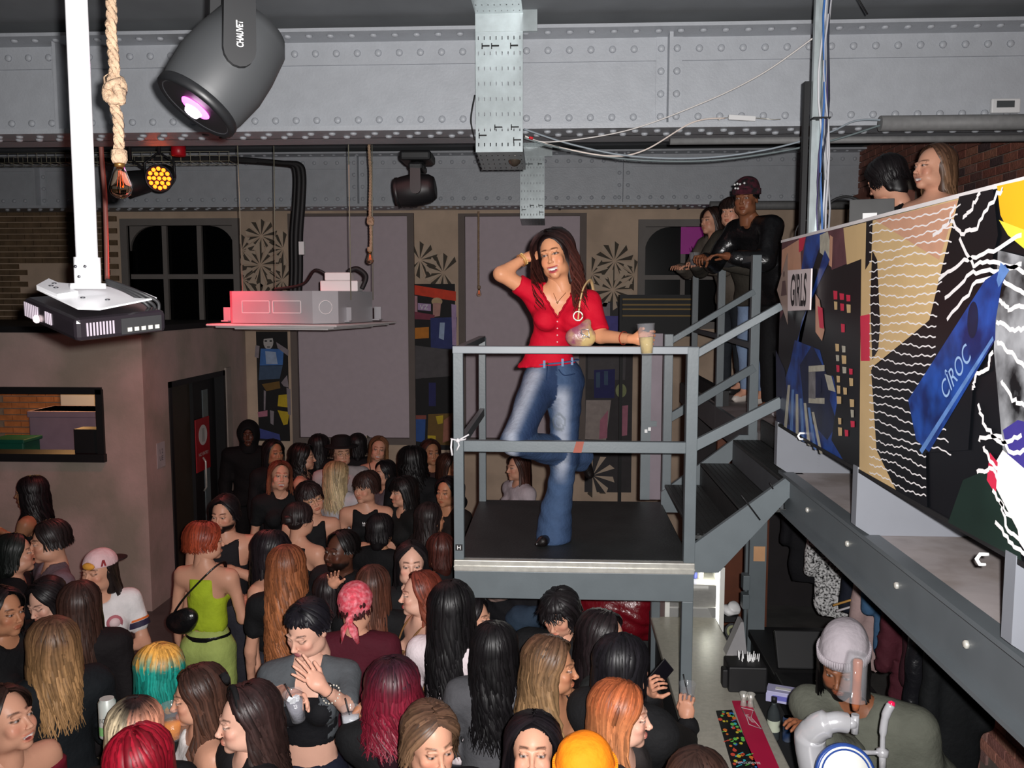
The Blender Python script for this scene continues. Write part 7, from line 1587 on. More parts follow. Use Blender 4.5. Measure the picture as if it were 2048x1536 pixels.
# jeans
s = SDF(lo, hi, .009)
s.cap(J['pel'] + np.array((0, 0, .0)), J['pel'] + np.array((0, 0, -.05)), .125, .135, .04, ys=.80)
for x in (-1, 1): s.ell(J['pel'] + np.array((x * .055 + .02, .045, -.05)), (.085, .085, .088), .04)
s.cap(J['hipL'], J['knL'], .098, .066, .04); s.cap(J['knL'], J['anL'] + np.array((-.005, 0, .03)), .066, .080, .03); s.cap(J['anL'] + np.array((-.005, 0, .12)), J['anL'] + np.array((-.012, -.01, -.03)), .078, .098, .03)
s.cap(J['hipR'], J['knR'], .098, .070, .04); s.cap(J['knR'], J['anR'], .068, .088, .03)
X, Y, Z = [s.lo[i] + s.h * np.arange(s.n[i]) for i in range(3)]; X, Y, Z = X[:, None, None], Y[None, :, None], Z[None, None, :]
s.f = np.maximum(s.f, Z - (J['pel'][2] + .055 + .10 * (X - J['pel'][0]))).astype(np.float32); s.f = np.maximum(s.f, (J['anL'][2] - .055) - Z).astype(np.float32)
a, e = J['knR'], J['anR']; d = (e - a) / np.linalg.norm(e - a); q = e + d * .02; D = (X - q[0]) * d[0] + (Y - q[1]) * d[1] + (Z - q[2]) * d[2]; near = np.sqrt((X - q[0]) ** 2 + (Y - q[1]) ** 2 + (Z - q[2]) ** 2) < .14; s.f = np.where(near, np.maximum(s.f, D), s.f).astype(np.float32)
s.wrinkle(.003, 40, 2)
V, Q = s.mesh(); V = relax(V, Q, 1, .4)
# faded thighs: wear of the denim, painted on the front of each leg
dark_, mid_, pale_ = np.array(C(34, 50, 80)), np.array(C(60, 80, 110)), np.array(C(150, 156, 170))
def segd(V, a, b): 
    d = b - a; t = np.clip(((V - a) @ d) / (d @ d), 0, 1); p = a + t[:, None] * d; return t, V - p
col = np.tile(mid_, (len(V), 1)); 
tL, dL = segd(V, J['hipL'], J['knL']); tl2, dl2 = segd(V, J['knL'], J['anL']); tR, dR = segd(V, J['hipR'], J['knR']); tr2, dr2 = segd(V, J['knR'], J['anR'])
nL, nR, n2, m2_ = [np.linalg.norm(q, axis=1) for q in (dL, dR, dl2, dr2)]
best = np.argmin(np.stack([nL, nR, n2, m2_], 1), 1)
def wear(dv, n, cx): return np.clip(1.25 - np.abs(dv[:, 0] / np.maximum(n, 1e-3) - cx) * 1.9, 0, 1) * (dv[:, 1] < .02)
wL = wear(dL, nL, -.15) * np.clip((tL - .02) / .15, 0, 1); wR = wear(dR, nR, -.25) * np.clip((tR + .05) / .15, 0, 1); w2 = wear(dl2, n2, -.15) * np.clip(1 - tl2 / .30, 0, 1); w3 = np.zeros(len(V))
W = np.choose(best, [wL, wR, w2, w3]); D_ = np.choose(best, [np.clip(dL[:, 0] / .07, 0, 1) * .9, np.clip(dR[:, 0] / .06 + .1, 0, 1) * 1.0, np.clip(dl2[:, 0] / .08, 0, 1) * .4 + .25 * tl2, np.full(len(V), .5)])
col = mid_[None] * (1 - W[:, None]) + pale_[None] * W[:, None] * 1.0; D_ = np.clip(D_, 0, 1) * (1 - W); col = col * (1 - D_[:, None]) + dark_[None] * D_[:, None]
# embroidered roundel on the thigh
rc = J['hipL'] * .52 + J['knL'] * .48 + np.array((-.03, -.085, .0)); rd = np.hypot((V[:, 0] - rc[0]) / .75, V[:, 2] - rc[2]); rw = ((rd > .034) & (rd < .048) & (dL[:, 1] < 0)) * .55 + ((rd < .024) & (dL[:, 1] < 0)) * .4; rw = rw * (best == 0); col = col * (1 - rw[:, None]) + np.array(C(96, 104, 108))[None] * rw[:, None]
mobj('flared_jeans', np_mesh('flared_jeans', V, Q, col), M_denim, hr_)
b = MB(); pz = J['pel'][2] + .048; pc_ = J['pel']
ring = [(pc_[0] + .131 * math.cos(a), pc_[1] + .104 * math.sin(a), pz + .10 * .131 * math.cos(a)) for a in [2 * math.pi * k / 32 for k in range(33)]]
b.tube(ring, .012, 6, flat=.4); b.build('waistband', M_denim, hr_); 
bm_ = bpy.data.objects[hr_.children[-1].name].data; a_ = bm_.color_attributes.new('Col', 'FLOAT_COLOR', 'POINT'); a_.data.foreach_set('color', np.tile(np.array((*C(70, 92, 128), 1), np.float32), len(bm_.vertices)))
b = MB()
for xx in (-.10, -.045, .05, .10): b.box((-.006, -.012, -.02), (.006, 0, .02), M=Matrix.Translation((pc_[0] + xx * 1.0, pc_[1] - .104 * math.sqrt(max(0, 1 - (xx / .131) ** 2)), pz + .1 * xx)))
b.build('belt_loops', M_cloth, hr_, color=C(120, 140, 170), kind='stuff')
b = MB(); b.tube(sag([(pc_[0] + .03, pc_[1] - .112, pz - .03), (pc_[0] + .06, pc_[1] - .118, pz - .06), (pc_[0] + .115, pc_[1] - .08, pz - .055)], 6), .003, 5); b.tube([(pc_[0] - .028, pc_[1] - .112, pz - .01), (pc_[0] - .034, pc_[1] - .125, pz - .09), (pc_[0] - .02, pc_[1] - .12, pz - .13)], .003, 5); b.build('pocket_seam', M_cloth, hr_, color=C(30, 50, 84))
b = MB(); b.lathe([(.007, 0), (.007, .004), (0, .006)], 10, Vector((pc_[0] - .03, pc_[1] - .116, pz)), (0, -1, 0)); b.build('jeans_button', M_brass, hr_)
# replace the shoes: pointed toe under the flare, sole of the raised foot
for o in list(hr_.children):
    if o.name.startswith('shoe'): bpy.data.objects.remove(o)
s = SDF(J['anL'] + np.array((-.3, -.35, -.2)), J['anL'] + np.array((.2, .2, .1)), .007); a = J['anL']; fz = -a[2]
s.cap(a + np.array((0, .02, fz + .03)), a + np.array((-.07, -.12, fz + .026)), .030, .026, .02); s.cap(a + np.array((-.07, -.12, fz + .026)), a + np.array((-.10, -.155, fz + .02)), .026, .012, .02); V, Q = s.mesh(); V[:, 2] = np.maximum(V[:, 2], .004); mobj('shoe', np_mesh('shoe', V, Q), M_leather, hr_, color=C(18, 14, 14))
s = SDF(J['anR'] - .3, J['anR'] + .3, .007); a = J['anR']; s.cap(a + np.array((.02, .02, .01)), a + np.array((.06, .05, -.11)), .034, .028, .02, ys=.8); s.cap(a + np.array((.03, .03, 0)), a + np.array((.045, .075, .02)), .02, .012, .01); V, Q = s.mesh(); mobj('shoe', np_mesh('shoe', V, Q), M_leather, hr_, color=C(18, 14, 14))
# bangles, necklace, bag, cup
bangle(hero, 'R', C(196, 150, 84), .10, .031); bangle(hero, 'R', C(170, 110, 60), .17, .033); bangle(hero, 'L', C(150, 50, 30), .30, .033); bangle(hero, 'R', C(220, 180, 110), .04, .030, 14)
MB().tube(sag([nk + np.array(p) for p in ((-.052, -.01, -.0), (-.030, -.062, -.05), (-.018, -.085, -.075), (.0, -.07, -.055), (.045, -.02, -.005))], 5), .0014, 4).lathe([(0, -.006), (.006, 0), (0, .006)], 8, Vector(nk + np.array((-.018, -.087, -.078)))).build('necklace', M_brass, hr_)
bg = thing('handbag', 'small multicoloured pink and cream handbag with a chain strap under the arm', 'bag', HO); o = Vector(HO)
m_bag = mat('bag_leather', C(150, 84, 104), .35, var=.2, two=C(206, 178, 120), twoscale=9, bump=.2)
s = SDF(np.array(at_y(1130, 700, 4.50)) - HO - .16, np.array(at_y(1190, 640, 4.6)) - HO + .16, .008); c = L(1163, 674, 4.52); s.ell(c, (.075, .038, .062), .02); s.cap(c + np.array((-.05, 0, .0)), c + np.array((.03, 0, .075)), .028, .02, .03); V, Q = s.mesh(); mobj('body', np_mesh('body', V, Q), m_bag, bg)
m_str = mat('bag_strap', C(214, 180, 130), .4)
MB().tube(sag([L(1156, 640, 4.47), L(1160, 604, 4.46), L(1168, 574, 4.52), L(1182, 562, 4.63), L(1188, 600, 4.72), L(1180, 650, 4.70)], 8), .011, 6, flat=.45).build('strap', m_str, bg)
c = L(1156, 632, 4.45); MB().tube([(c[0] + .023 * math.cos(a), c[1], c[2] + .023 * math.sin(a)) for a in [2 * math.pi * k / 20 for k in range(21)]], .0045, 6).build('ring', mat('gold_ring', C(240, 220, 190), .2, .6), bg)
b = MB()
for (px, py) in ((1164, 584), (1160, 600), (1158, 616)): q = L(px, py, 4.445); b.lathe([(.004, 0), (.004, .003), (0, .004)], 8, Vector(q), (0, -1, 0))
b.build('stud', M_brass, bg, kind='stuff')
q = L(1168, 668, 4.475); MB().tube([(q[0] + x, q[1], q[2] + z_) for x, z_ in ((-.015, .02), (.02, .025), (.028, -.01), (-.005, -.022), (-.015, .02))], .003, 5).tube([(q[0] - .02, q[1], q[2] + .005), (q[0] + .03, q[1], q[2] - .02)], .003, 5).build('buckle', mat('silver_buckle', C(220, 220, 225), .2, .8), bg)
cpos = at_y(1294, 709, 4.25)
cup('plastic_cup', 'clear cup of pale yellow drink held out over the railing', cpos, (0, R_(-3), 0), C(206, 180, 110), h=.145, r=.043, level=.58)
# ================================================================ THE BAR
YB = 1.1
ctr = thing('bar_counter', 'long pale grey speckled bar counter running under the mezzanine', 'counter', (.82, 4.3, 0))
MB().box((-.21, -2.3, YB - .045), (.21, 1.25, YB), bev=.008).build('worktop', mat('speckled_stone', C(172, 168, 156), .35, var=.12, vscale=45), ctr)
MB().box((-.18, -2.28, 0), (.18, 1.22, YB - .045)).build('front_panel', mat('bar_front', C(50, 52, 54), .6), ctr)
mt = thing('bar_runner', 'crimson rubber bar runner with a white bow-tie logo', 'mat', (.955, 3.6, YB)); q = [at_z(px, py, YB + .004) for px, py in ((1464, 1402), (1500, 1402), (1560, 1540), (1512, 1540))]
def flat(name, pts, m, par, dz=0, th=.003, YZ=YB):
    o = par.location; vs = [Vector((p[0] - o.x, p[1] - o.y, dz)) for p in pts] + [Vector((p[0] - o.x, p[1] - o.y, dz + th)) for p in pts]; n = len(pts)
    a = sum(vs[i].x * vs[(i + 1) % n].y - vs[(i + 1) % n].x * vs[i].y for i in range(n)); b = MB()
    fs = [tuple(range(n))[::-1], tuple(range(n, 2 * n))] + [(i, (i + 1) % n, n + (i + 1) % n, n + i) for i in range(n)]
    if a < 0: fs = [f[::-1] for f in fs]
    return b.add(vs, fs).build(name, m, par)
flat('rubber_base', q, mat('crimson_rubber', C(186, 28, 70), .5, var=.08), mt, .0, .006)
bow = [at_z(px, py, YB) for px, py in ((1482, 1418), (1507, 1424), (1502, 1438), (1524, 1462), (1498, 1452), (1494, 1440))]
b = MB(); o_ = mt.location; cl_ = [Vector((p.x - o_.x, p.y - o_.y, .008)) for p in bow]; b.tube(cl_ + [cl_[0]], .0022, 4); b.build('logo_outline', C_white, mt)
a0_, a1_ = at_z(1489, 1428, YB), at_z(1512, 1453, YB); dd = (a1_ - a0_); dd.z = 0
text_mesh('lettering', 'Budweiser', frame(Vector(((a0_.x + a1_.x) / 2 - o_.x, (a0_.y + a1_.y) / 2 - o_.y, .0075)), dd, Vector((0, 0, 1)).cross(dd)), .018, C_white, mt, sx=.8)
m2 = thing('bar_mat', 'black bar mat with colourful doodles beside the crimson runner', 'mat', (.78, 3.5, YB)); q = [at_z(px, py, YB + .004) for px, py in ((1432, 1422), (1464, 1420), (1518, 1540), (1466, 1540))]
flat('rubber_base', q, mat('mat_black', C(16, 16, 18), .6), m2, .0, .006)
dc = [C(60, 190, 200), C(220, 200, 60), C(220, 80, 60), C(110, 200, 90), C(230, 120, 50), C(60, 120, 200)]; rr_ = random.Random(4); bs_ = [MB() for _ in dc]
for i in range(64):
    u, v = rr_.random(), rr_.random(); p = q[0].lerp(q[1], u * .9 + .05).lerp(q[3].lerp(q[2], u * .9 + .05), v); k = rr_.randrange(6); r_ = rr_.uniform(.004, .011); o2 = m2.location
    if rr_.random() < .7: bs_[k].prism([(p.x - o2.x + r_ * math.cos(a), p.y - o2.y + r_ * 1.2 * math.sin(a)) for a in [j * .785 for j in range(8)]], .0012, Matrix.Translation((0, 0, .006 + .0002 * (i % 5))))
    else: bs_[k].bar((p.x - o2.x - r_ * 1.4, p.y - o2.y - r_, .007), (p.x - o2.x + r_ * 1.4, p.y - o2.y + r_, .007), .004, .001)
for k in range(6): bs_[k].build('doodles', mat('doodle_%d' % k, dc[k], .5, var=.05), m2, kind='stuff')
p = at_z(1496, 1529, YB); text_mesh('lettering', 'BEAVERTOWN', frame(Vector((p.x - m2.location.x, p.y - m2.location.y, .0075)), (-1, .02, 0), (0, -1, 0)), .018, M_white, m2, sx=.62)
cd_ = thing('straw_caddy', 'black bar caddy holding white straws and stirrers', 'caddy', at_z(1490, 1375, YB)); c0 = cd_.location.copy()
MB().box((-.10, -.07, 0), (.10, .09, .14), bev=.01).build('body', M_black, cd_); MB().box((-.13, -.06, .02), (-.10, .0, .12), bev=.008).box((-.09, -.075, .10), (.09, -.07, .13)).build('handle', M_black, cd_)
b = MB()
for k in range(26): x_, y_ = rr_.uniform(-.03, .08), rr_.uniform(.0, .06); b.tube([(x_, y_, .1), (x_ + rr_.uniform(-.01, .01), y_, .165 + rr_.random() * .02)], .0028, 5)
b.build('straws', M_white, cd_, kind='stuff')
bx = thing('napkin_holder', 'tilted silver napkin holder standing behind the straw caddy', 'holder', at_z(1470, 1305, YB)); c0 = bx.location
MB().prism([(-.06, 0), (.06, 0), (.035, .20), (.02, .20)], .09, frame((0, .045, 0), (1, 0, 0), (0, 0, 1))).build('body', mat('brushed_silver', C(190, 188, 190), .35, .5), bx); MB().box((.02, -.05, .0), (.065, .05, .012)).build('foot', M_black, bx)
def jigger(label, px, py, h=.07):
    t = thing('spirit_measure', label, 'measure', at_z(px, py, YB)); MB().lathe([(.020, 0), (.012, h * .45), (.012, h * .5), (.022, h), (.0205, h), (.011, h * .52)], 14).build('cup', M_alu, t); MB().lathe([(.0225, h - .004), (.0235, h - .002), (.0225, h)], 14, closed=True).build('rim', M_alu, t)
jigger('left of the two steel spirit measures on the crimson runner', 1487, 1412); jigger('right of the two steel spirit measures on the crimson runner', 1501, 1414)
# bottles and can in the speed rail behind the counter
def bottle(name, label, px, py, z0, h, r, m, mcap, mlab, cat='bottle'):
    t = thing(name, label, cat, at_z(px, py, z0)); MB().lathe([(r * .9, 0), (r, .01), (r, h * .58), (r * .85, h * .68), (r * .40, h * .82), (r * .38, h * .90)], 18).build('body', m, t)
    MB().lathe([(r * .45, h * .88), (r * .46, h), (r * .3, h * 1.005)], 14).build('cap', mcap, t); MB().lathe([(r * 1.01, h * .22), (r * 1.01, h * .48)], 18, closed=True).build('label_band', mlab, t); return t
tk = thing('bottle_rail', 'dark steel bottle rail fixed behind the counter', 'rail', (1.16, 3.9, .78)); MB().box((-.13, -.7, 0), (.18, 1.3, .02), bev=.005).box((.17, -.7, 0), (.18, 1.3, .12)).box((-.13, -.7, 0), (-.12, 1.3, .12)).build('tray', M_dark, tk); MB().box((-.11, -.68, -.78), (.16, 1.28, 0)).build('cabinet', M_black, tk)
bottle('plastic_bottle', 'clear plastic mixer bottle with a black cap and pale label behind the bar', 1546, 1478, .80, .235, .034, mat('clear_bottle', C(70, 76, 78), .12, alpha=.75), M_black, mat('lime_label', C(214, 222, 200), .5))
t = thing('drink_can', 'blue energy drink can beside the mixer bottle', 'can', at_z(1574, 1482, .80)); MB().lathe([(.022, 0), (.0265, .008), (.0265, .125), (.022, .135)], 18).build('body', mat('can_blue', C(40, 80, 140), .25, .6, two=C(150, 160, 180), twoscale=8), t); MB().lathe([(.022, .135), (.019, .133), (0, .133)], 14).build('lid', M_alu, t)
gb = thing('glove_box', 'small white and lilac cardboard box behind the mixer bottle', 'box', at_z(1566, 1400, 1.0), rz=-.35); MB().box((-.085, -.05, 0), (.085, .05, .06), bev=.003).build('carton', mat('lilac_carton', C(190, 188, 226), .5), gb); MB().box((-.05, -.052, .015), (.05, -.05, .04)).build('label', mat('carton_print', C(110, 110, 190), .5), gb); MB().box((-.04, -.015, .0598), (.04, .015, .062)).build('opening', M_white, gb)
# beer font: fat chrome swan neck
ft = thing('beer_font', 'fat chrome swan-neck beer tap with a blue and white round badge', 'beer tap', (.97, 2.92, YB)); o = ft.location.copy()
pl = lambda px, py, y: at_y(px, py, y) - o
b = MB(); b.tube(sag([(0, 0, 0), pl(1628, 1620, 2.92) * .0 + Vector((.0, .0, .12)), pl(1622, 1500, 2.92), pl(1632, 1458, 2.90), pl(1668, 1444, 2.88), pl(1694, 1446, 2.88)], 8), [.052] * 20 + [.046] * 10 + [.034] * 11, 20); b.build('column', mat('polished_chrome', C(190, 190, 194), .2, .25, spec=1), ft)
MB().lathe([(.075, 0), (.075, .012), (.055, .02)], 24).build('foot_flange', mat('polished_chrome'), ft)
b = MB(); e = pl(1694, 1446, 2.88); b.tube([e, e + Vector((.03, 0, -.0))], .014, 10); h0 = pl(1710, 1446, 2.88); b.tube([h0 + Vector((0, 0, -.035)), h0 + Vector((0, 0, .03))], .013, 10); b.lathe([(.0, -.02), (.018, -.012), (.021, 0), (.018, .012), (0, .02)], 12, h0 + Vector((-.012, 0, .0))); b.build('tap_body', mat('polished_chrome'), ft)
b = MB(); b.lathe([(.010, 0), (.014, .02), (.015, .12), (.017, .17), (.013, .178), (0, .18)], 14, h0 + Vector((.0, 0, .045)), (.01, 0, 1)); b.build('wooden_handle', mat('varnished_wood', C(150, 84, 50), .35, var=.2, vscale=30), ft)
bc = pl(1688, 1548, 2.80)
MB().lathe([(.098, 0), (.098, .018), (.092, .022)], 36, bc, (0, -1, .35)).build('badge_rim', mat('badge_blue', C(40, 70, 140), .3), ft)
MB().lathe([(.088, .019), (.088, .024), (0, .024)], 36, bc, (0, -1, .35)).build('badge_face', mat('badge_white', C(246, 246, 240), .3, var=.02), ft)
MB().lathe([(.082, .0245), (.076, .0245)], 36, bc, (0, -1, .35), closed=True).build('badge_ring', mat('badge_blue'), ft)
f2 = thing('lager_tap', 'slim chrome tap with a curved red-tipped lever right of the wooden handle', 'beer tap', (1.13, 2.9, YB - .0)); o = f2.location.copy()
MB().tube([pl(1765, 1540, 2.9) * 1.0, pl(1765, 1500, 2.9)], .012, 10).tube([pl(1700, 1505, 2.9), pl(1765, 1505, 2.9)], .008, 8).lathe([(.0, -.02), (.02, -.01), (.02, .01), (0, .02)], 12, pl(1765, 1505, 2.9)).tube([(0, 0, -.0), pl(1765, 1540, 2.9)], .016, 10).build('spindle', mat('polished_chrome'), f2)
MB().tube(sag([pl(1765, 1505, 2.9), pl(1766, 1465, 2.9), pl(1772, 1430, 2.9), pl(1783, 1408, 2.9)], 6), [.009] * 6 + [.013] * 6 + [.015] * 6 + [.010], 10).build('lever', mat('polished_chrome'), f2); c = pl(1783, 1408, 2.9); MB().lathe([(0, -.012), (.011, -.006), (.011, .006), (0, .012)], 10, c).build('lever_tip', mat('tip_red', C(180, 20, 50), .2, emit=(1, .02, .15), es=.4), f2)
uc = h0 + ft.location
cup('plastic_cup', 'clear cup hung upside down over the wooden tap handle', (uc.x + .002, uc.y, uc.z + .245), (R_(180), R_(6), 0), None, h=.155, r=.046)
cup('plastic_cup', 'clear cup at the bottom edge right of the round badge', at_z(1832, 1560, 1.0), None, None)
# drink held over the counter
cup('plastic_cup', 'clear cup with a black straw held above the bar counter', at_z(1374, 1412, 1.18), None, C(130, 126, 140), straw=True, level=.45, h=.11)
# fridge
fr_ = thing('bottle_fridge', 'small white glass-door drinks fridge at the far end of the counter', 'fridge', (at_y(1392, 1240, 5.5).x, 5.6, .96)); o = fr_.location.copy(); fw, fh = .19, .50
m_fr = mat('fridge_white', C(222, 222, 216), .4, var=.02)
b = MB(); b.box((-fw, .0, 0), (-fw + .03, .42, fh), bev=.004).box((fw - .03, 0, 0), (fw, .42, fh), bev=.004).box((-fw, 0, 0), (fw, .42, .04), bev=.004).box((-fw, 0, fh - .04), (fw, .42, fh), bev=.004).box((-fw, .39, 0), (fw, .42, fh)).build('cabinet', m_fr, fr_)
b = MB(); b.box((-fw, -.03, 0), (-fw + .03, 0, fh)).box((fw - .03, -.03, 0), (fw, 0, fh)).box((-fw, -.03, 0), (fw, 0, .035)).box((-fw, -.03, fh - .035), (fw, 0, fh)).build('door_frame', m_fr, fr_)
MB().box((-fw + .03, -.018, .035), (fw - .03, -.012, fh - .035)).build('door_glass', M_cup, fr_)
for z_ in (.18, .33): MB().box((-fw + .03, .01, z_), (fw - .03, .38, z_ + .006)).build('shelf', M_alu, fr_)
MB().box((fw - .045, -.005, .05), (fw - .035, .01, fh - .05)).build('light_strip', mat('fridge_led', (1, 1, 1), .3, emit=(1, 1, .92), es=5), fr_)
light('fridge_lamp', 'POINT', (o.x + .10, 5.66, o.z + .38), 1.2, (1, 1, .85), shadow_soft_size=.02)
for (dx, zz_, c) in ((-.02, .04, C(170, 176, 160)), (.02, .336, C(60, 70, 150)), (-.05, .336, C(190, 190, 190)), (.06, .336, C(190, 186, 180))):
    t = tag(MB().lathe([(.024, 0), (.026, .006), (.026, .10), (.021, .112), (0, .112)], 14).build('drink_can', mat('can_c%d' % int(dx * 100 + 50), c, .3, .4)), {-.02: 'pale can on the fridge floor', .02: 'blue can on the top fridge shelf', -.05: 'silver can at the left of the top fridge shelf', .06: 'grey can at the right of the top fridge shelf'}[dx], 'can', 'cans in the fridge'); t.location = (o.x + dx, 5.75, o.z + zz_)
st2 = thing('fridge_stand', 'dark cabinet carrying the drinks fridge', 'cabinet', (o.x, 5.8, 0)); MB().box((-.24, -.2, 0), (.24, .3, .955), bev=.01).build('body', M_dark, st2); MB().box((-.23, -.21, .05), (.23, -.2, .9)).build('door', M_black, st2)
cl = thing('cloth_bundle', 'crumpled white paper towels beside the fridge', 'towels', at_z(1462, 1228, 1.0)); s = SDF((-.09, -.09, -.03), (.09, .09, .12), .008); s.ell((0, 0, .03), (.06, .05, .04), .01); s.ell((.02, 0, .06), (.035, .04, .03), .01); s.wrinkle(.006, 70); V, Q = s.mesh(); mobj('paper', np_mesh('paper', V, Q), M_white, cl); MB().box((-.05, -.05, -.04), (.05, .05, -.005)).build('tray', M_black, cl)
rl = thing('tape_roll', 'green-edged round label dispenser behind the fridge corner', 'dispenser', at_z(1464, 1262, 1.0)); MB().lathe([(.05, -.02), (.05, .02)], 22, (0, 0, 0), (0, -1, .3)).build('body', M_black, rl); MB().lathe([(.038, .021), (.022, .022)], 22, (0, 0, 0), (0, -1, .3), closed=True).build('ring', mat('olive_ring', C(120, 124, 80), .5), rl)
# till screens and clutter behind the bar
tl = thing('till', 'black till screen and keyboard behind the bar counter', 'till', (1.45, 5.0, 1.0)); MB().box((-.16, -.02, 0), (.16, .02, .22), M=Matrix.Rotation(R_(-30), 4, 'X'), bev=.008).build('screen', M_black, tl); MB().box((-.18, -.22, -.04), (.18, -.02, -.01), bev=.006).build('keyboard', M_black, tl); MB().box((.02, -.16, -.01), (.06, -.13, -.005)).build('label', M_white, tl)
tb_ = thing('back_counter', 'dark back counter strewn with papers behind the bar', 'counter', (1.5, 5.2, 0)); MB().box((-.22, -.5, .9), (.3, .6, .95), bev=.006).build('top', M_black, tb_); MB().box((-.2, -.48, 0), (.28, .58, .9)).build('cabinet', M_black, tb_)
pp_ = tag(MB().box((-.05, -.09, 0), (.05, .09, .004)).build('paper_sheet', M_white), 'white paper sheet on the dark back counter', 'paper'); pp_.location = (1.6, 5.35, .951); pp_.rotation_euler = (0, 0, .4)
# coats on hangers under the mezzanine
hr2 = thing('clothes_rail', 'steel clothes rail fixed under the mezzanine', 'rail', (2.05, 5.2, 1.98)); MB().tube([(0, -2.3, 0), (0, 2.2, 0)], .014, 8).build('pole', M_alu, hr2)
b = MB()
for yy in (-2.2, 0, 2.1): b.tube([(0, yy, 0), (0, yy, .15)], .01, 6)
b.build('bracket', M_alu, hr2, kind='stuff')
def coat(label, y, col, w_=.46, h=.95, m_=None, x=2.05, fur=0, hanger=None, rz=0):
    t = thing('coat', label, 'coat', (x, y, 1.98), rz=rz, group=None)
    s = SDF((-.34, -.16, -h - .12), (.34, .16, .0), .021); s.cap((-w_ * .36, 0, -.13), (w_ * .36, 0, -.13), .055, .055, .04); s.cap((0, 0, -.16), (0, 0, -h), w_ * .42, w_ * .46, .05, ys=.30)
    for x_ in (-1, 1): s.cap((x_ * w_ * .40, 0, -.14), (x_ * w_ * .52, 0, -h * .78), .055, .045, .03)
    s.ell((0, 0, -.06), (.07, .06, .05), .03); s.wrinkle(.005 if not fur else .010, 18 if not fur else 60, y * 9); V, Q = s.mesh(); mobj('garment', np_mesh('garment', V, Q), m_ or M_cloth, t, color=col)
    MB().tube([(0, 0, -.03), (0, 0, .0), (.018, 0, .018), (.0, 0, .03)], .003, 5).tube([(-.16, 0, -.10), (0, 0, -.035), (.16, 0, -.10)], .007, 5).build('hanger', mat('hanger_wood', C(200, 150, 90), .5) if hanger else M_alu, t)
m_leo2 = mat('bw_leopard_print', C(214, 214, 214), .9, var=0, two=C(20, 20, 22), twoscale=70)
CS = [('black padded coat at the far end of the clothes rail', 6.9, C(22, 22, 26), {}), ('black and white leopard print coat on the clothes rail', 6.14, (1, 1, 1), dict(m_=m_leo2, w_=.5)), ('navy coat next to the leopard print coat', 5.42, C(24, 28, 40), {}), ('dusty pink-grey coat on a wooden hanger', 5.22, C(164, 140, 138), dict(hanger=1)), ('blue denim jacket on the clothes rail', 5.04, C(60, 92, 124), dict(h=.8)),
      ('wine coloured fur coat on the clothes rail', 4.72, C(72, 28, 38), dict(fur=1, w_=.5, h=1.05)), ('second wine coloured coat, just nearer than the fur one', 4.52, C(54, 24, 32), dict(h=1.05, w_=.4)), ('black shiny leather coat on the clothes rail', 4.34, C(26, 26, 30), dict(m_=M_leather, h=1.1, w_=.36, x=1.98)), ('nearest black coat on the clothes rail, beside the brick', 4.15, C(22, 24, 26), dict(h=1.1, w_=.26, x=1.93))]
for l_, y_, c_, k_ in CS: coat(l_, y_, c_, **k_)
for k, (c, dy) in enumerate(((C(206, 156, 84), 0), (C(226, 222, 226), .05))):
    t = tag(MB().tube([(0, -.19, -.09), (0, 0, 0), (0, .19, -.09)], .012, 6, flat=.6).tube([(0, 0, 0), (0, 0, .03), (.01, .012, .05), (0, .02, .06)], .003, 5).build('coat_hanger', mat('hanger_%d' % k, c, .5)), ('yellow wooden', 'white plastic')[k] + ' empty hanger poking out above the dusty coat', 'hanger'); t.location = at_y(1735 + k * 6, 1190 + k * 12, 5.2 + dy); t.rotation_euler = (0, 0, R_(70))
# heap of coats and the red shiny cloth under the platform, at the back
for (lb, px, py, y, r_, c, m_) in (('shiny dark red coat heap under the platform', 1235, 1225, 6.2, (.36, .2, .24), C(110, 14, 26), M_leather), ('black coat heap under the platform, left of the dark red one', 1040, 1220, 6.3, (.30, .2, .2), C(24, 24, 28), M_cloth), ('denim-blue garment on the black coat heap', 1052, 1240, 6.05, (.16, .1, .1), C(50, 66, 84), M_cloth), ('beige top on the coat heap under the platform', 998, 1188, 6.2, (.09, .07, .06), C(190, 160, 150), M_cloth), ('brown coat heap under the middle of the platform', 1060, 1185, 6.7, (.34, .15, .12), C(92, 56, 36), M_cloth)):
    t = thing('coat_heap' if 'heap' in lb[:26] else 'garment', lb, 'clothes', at_y(px, py, y)); s = SDF(-np.array(r_) - .06, np.array(r_) + .06, .018); s.ell((0, 0, 0), r_, .02); s.ell((r_[0] * .3, 0, r_[2] * .3), np.array(r_) * .8, .03); s.wrinkle(.014, 30, px); V, Q = s.mesh(); mobj('cloth', np_mesh('cloth', V, Q), m_, t, color=c)
bn = thing('bench', 'dark bench carrying the coats behind the platform', 'bench', (.35, 6.4, 0)); z_ = at_y(1100, 1262, 6.3).z; MB().box((-.8, -.25, z_ - .06), (.75, .3, z_), bev=.01).build('seat', M_dark, bn)
for x_ in (-.75, .68):
    for y_ in (-.2, .24): MB().box((x_, y_ - .03, 0), (x_ + .06, y_ + .03, z_ - .06)).build('leg', M_dark, bn)
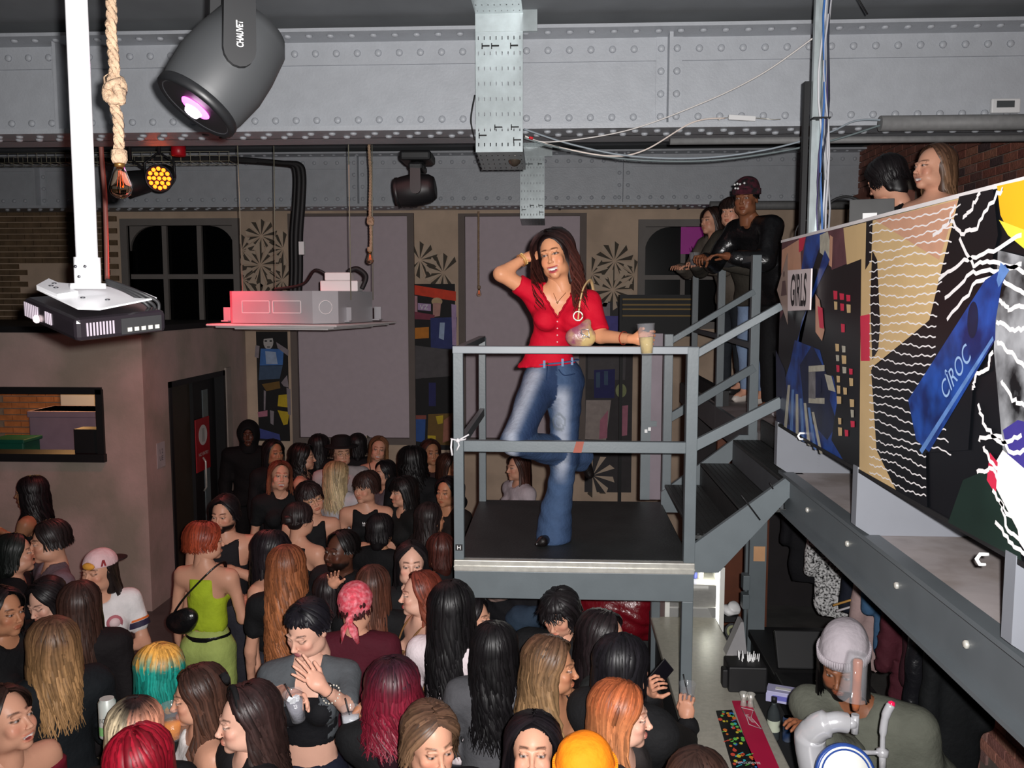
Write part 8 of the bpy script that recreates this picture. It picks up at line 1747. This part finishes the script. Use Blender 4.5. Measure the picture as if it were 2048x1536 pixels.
# laptop and headphones on the DJ booth
lt = thing('laptop', 'open silver laptop with a white sticker on its lid on the booth', 'laptop', (at_y(1745, 400, 4.25).x, 4.25, 3.425), rz=R_(-14)); MB().box((-.13, .04, -.215), (-.11, .2, -.01)).box((.11, .04, -.215), (.13, .2, -.01)).build('stand', M_black, lt); MB().box((-.15, -.01, .0), (.15, .005, .23), M=Matrix.Rotation(R_(-12), 4, 'X'), bev=.004).build('lid', mat('laptop_grey', C(92, 92, 92), .35, .4), lt); MB().box((-.15, .0, -.01), (.15, .22, .006), bev=.003).build('base', mat('laptop_grey'), lt); MB().box((-.06, -.013, .0), (.035, -.011, .15), M=Matrix.Rotation(R_(-12), 4, 'X')).build('sticker', M_white, lt); lt.scale = (.66, .66, .86)
dk_ = thing('dj_table', 'black table behind the mural carrying the laptop', 'table', (1.55, 3.5, MZ)); MB().box((-.36, -1.2, .90), (.55, 1.0, .932), bev=.006).build('table_top', M_black, dk_)
for x_ in (-.33, .47):
    for y_ in (-1.15, .92): MB().box((x_, y_, 0), (x_ + .05, y_ + .05, .90)).build('leg', M_black, dk_)
hp_ = thing('headphones', 'black headphones hanging behind the mural edge', 'headphones', at_y(1690, 432, 4.75)); MB().tube([(.11 * math.cos(a), 0, .10 * math.sin(a)) for a in [k * math.pi / 14 for k in range(15)]], .008, 6).build('band', M_black, hp_)
for x_ in (-.11, .11): MB().lathe([(.035, -.015), (.04, 0), (.035, .015)], 14, (x_, 0, -.02), (1, 0, 0)).build('ear_pad', M_black, hp_)
MB().tube(sag([(-.11, 0, -.05), (-.2, .02, -.02), (-.25, .02, -.1), (-.2, .04, -.3)], 6), .004, 5).build('cord', M_black, hp_)

# parts that sit on another part of the same thing become its sub-parts
SUB = dict(filament='bulb', lens_core='lens', led_lenses='led_board', door_glass='door_frame', screw='mounting_plate', drink='tumbler', beanie_cuff='beanie', beanie_badges='beanie', waistband='flared_jeans', belt_loops='flared_jeans', pocket_seam='flared_jeans', jeans_button='flared_jeans', neck_trim='red_top', button='red_top',
           badge_ring='badge_face', lever_tip='lever', logo_outline='rubber_base', doodles='rubber_base', knockout='casing', knockout_ring='casing', port='port_panel', front_plate='front_ring', label_band='body', green_band='body', bandana_tails='bandana', cap_badge='cap_crown', jersey_roundel_core='jersey_roundel', sticker='lid', opening='carton', rim='body', knot='rope_strand', ice='drink', bottle_edge='bottle_print', bottle_cap='bottle_print', bottle_emblem='bottle_print', door_handle='door_leaf', tape_scrap='gate_frame', ear_pad='band')
for o in list(bpy.data.objects):
    k = o.name.split('.')[0]; p = o.parent
    if k in SUB and p is not None and p.parent is None:
        q = [c for c in p.children if c.name.split('.')[0] == SUB[k] and c.matrix_basis == Matrix.Identity(4)]
        if q and not (k == 'ice'): o.parent = q[0]
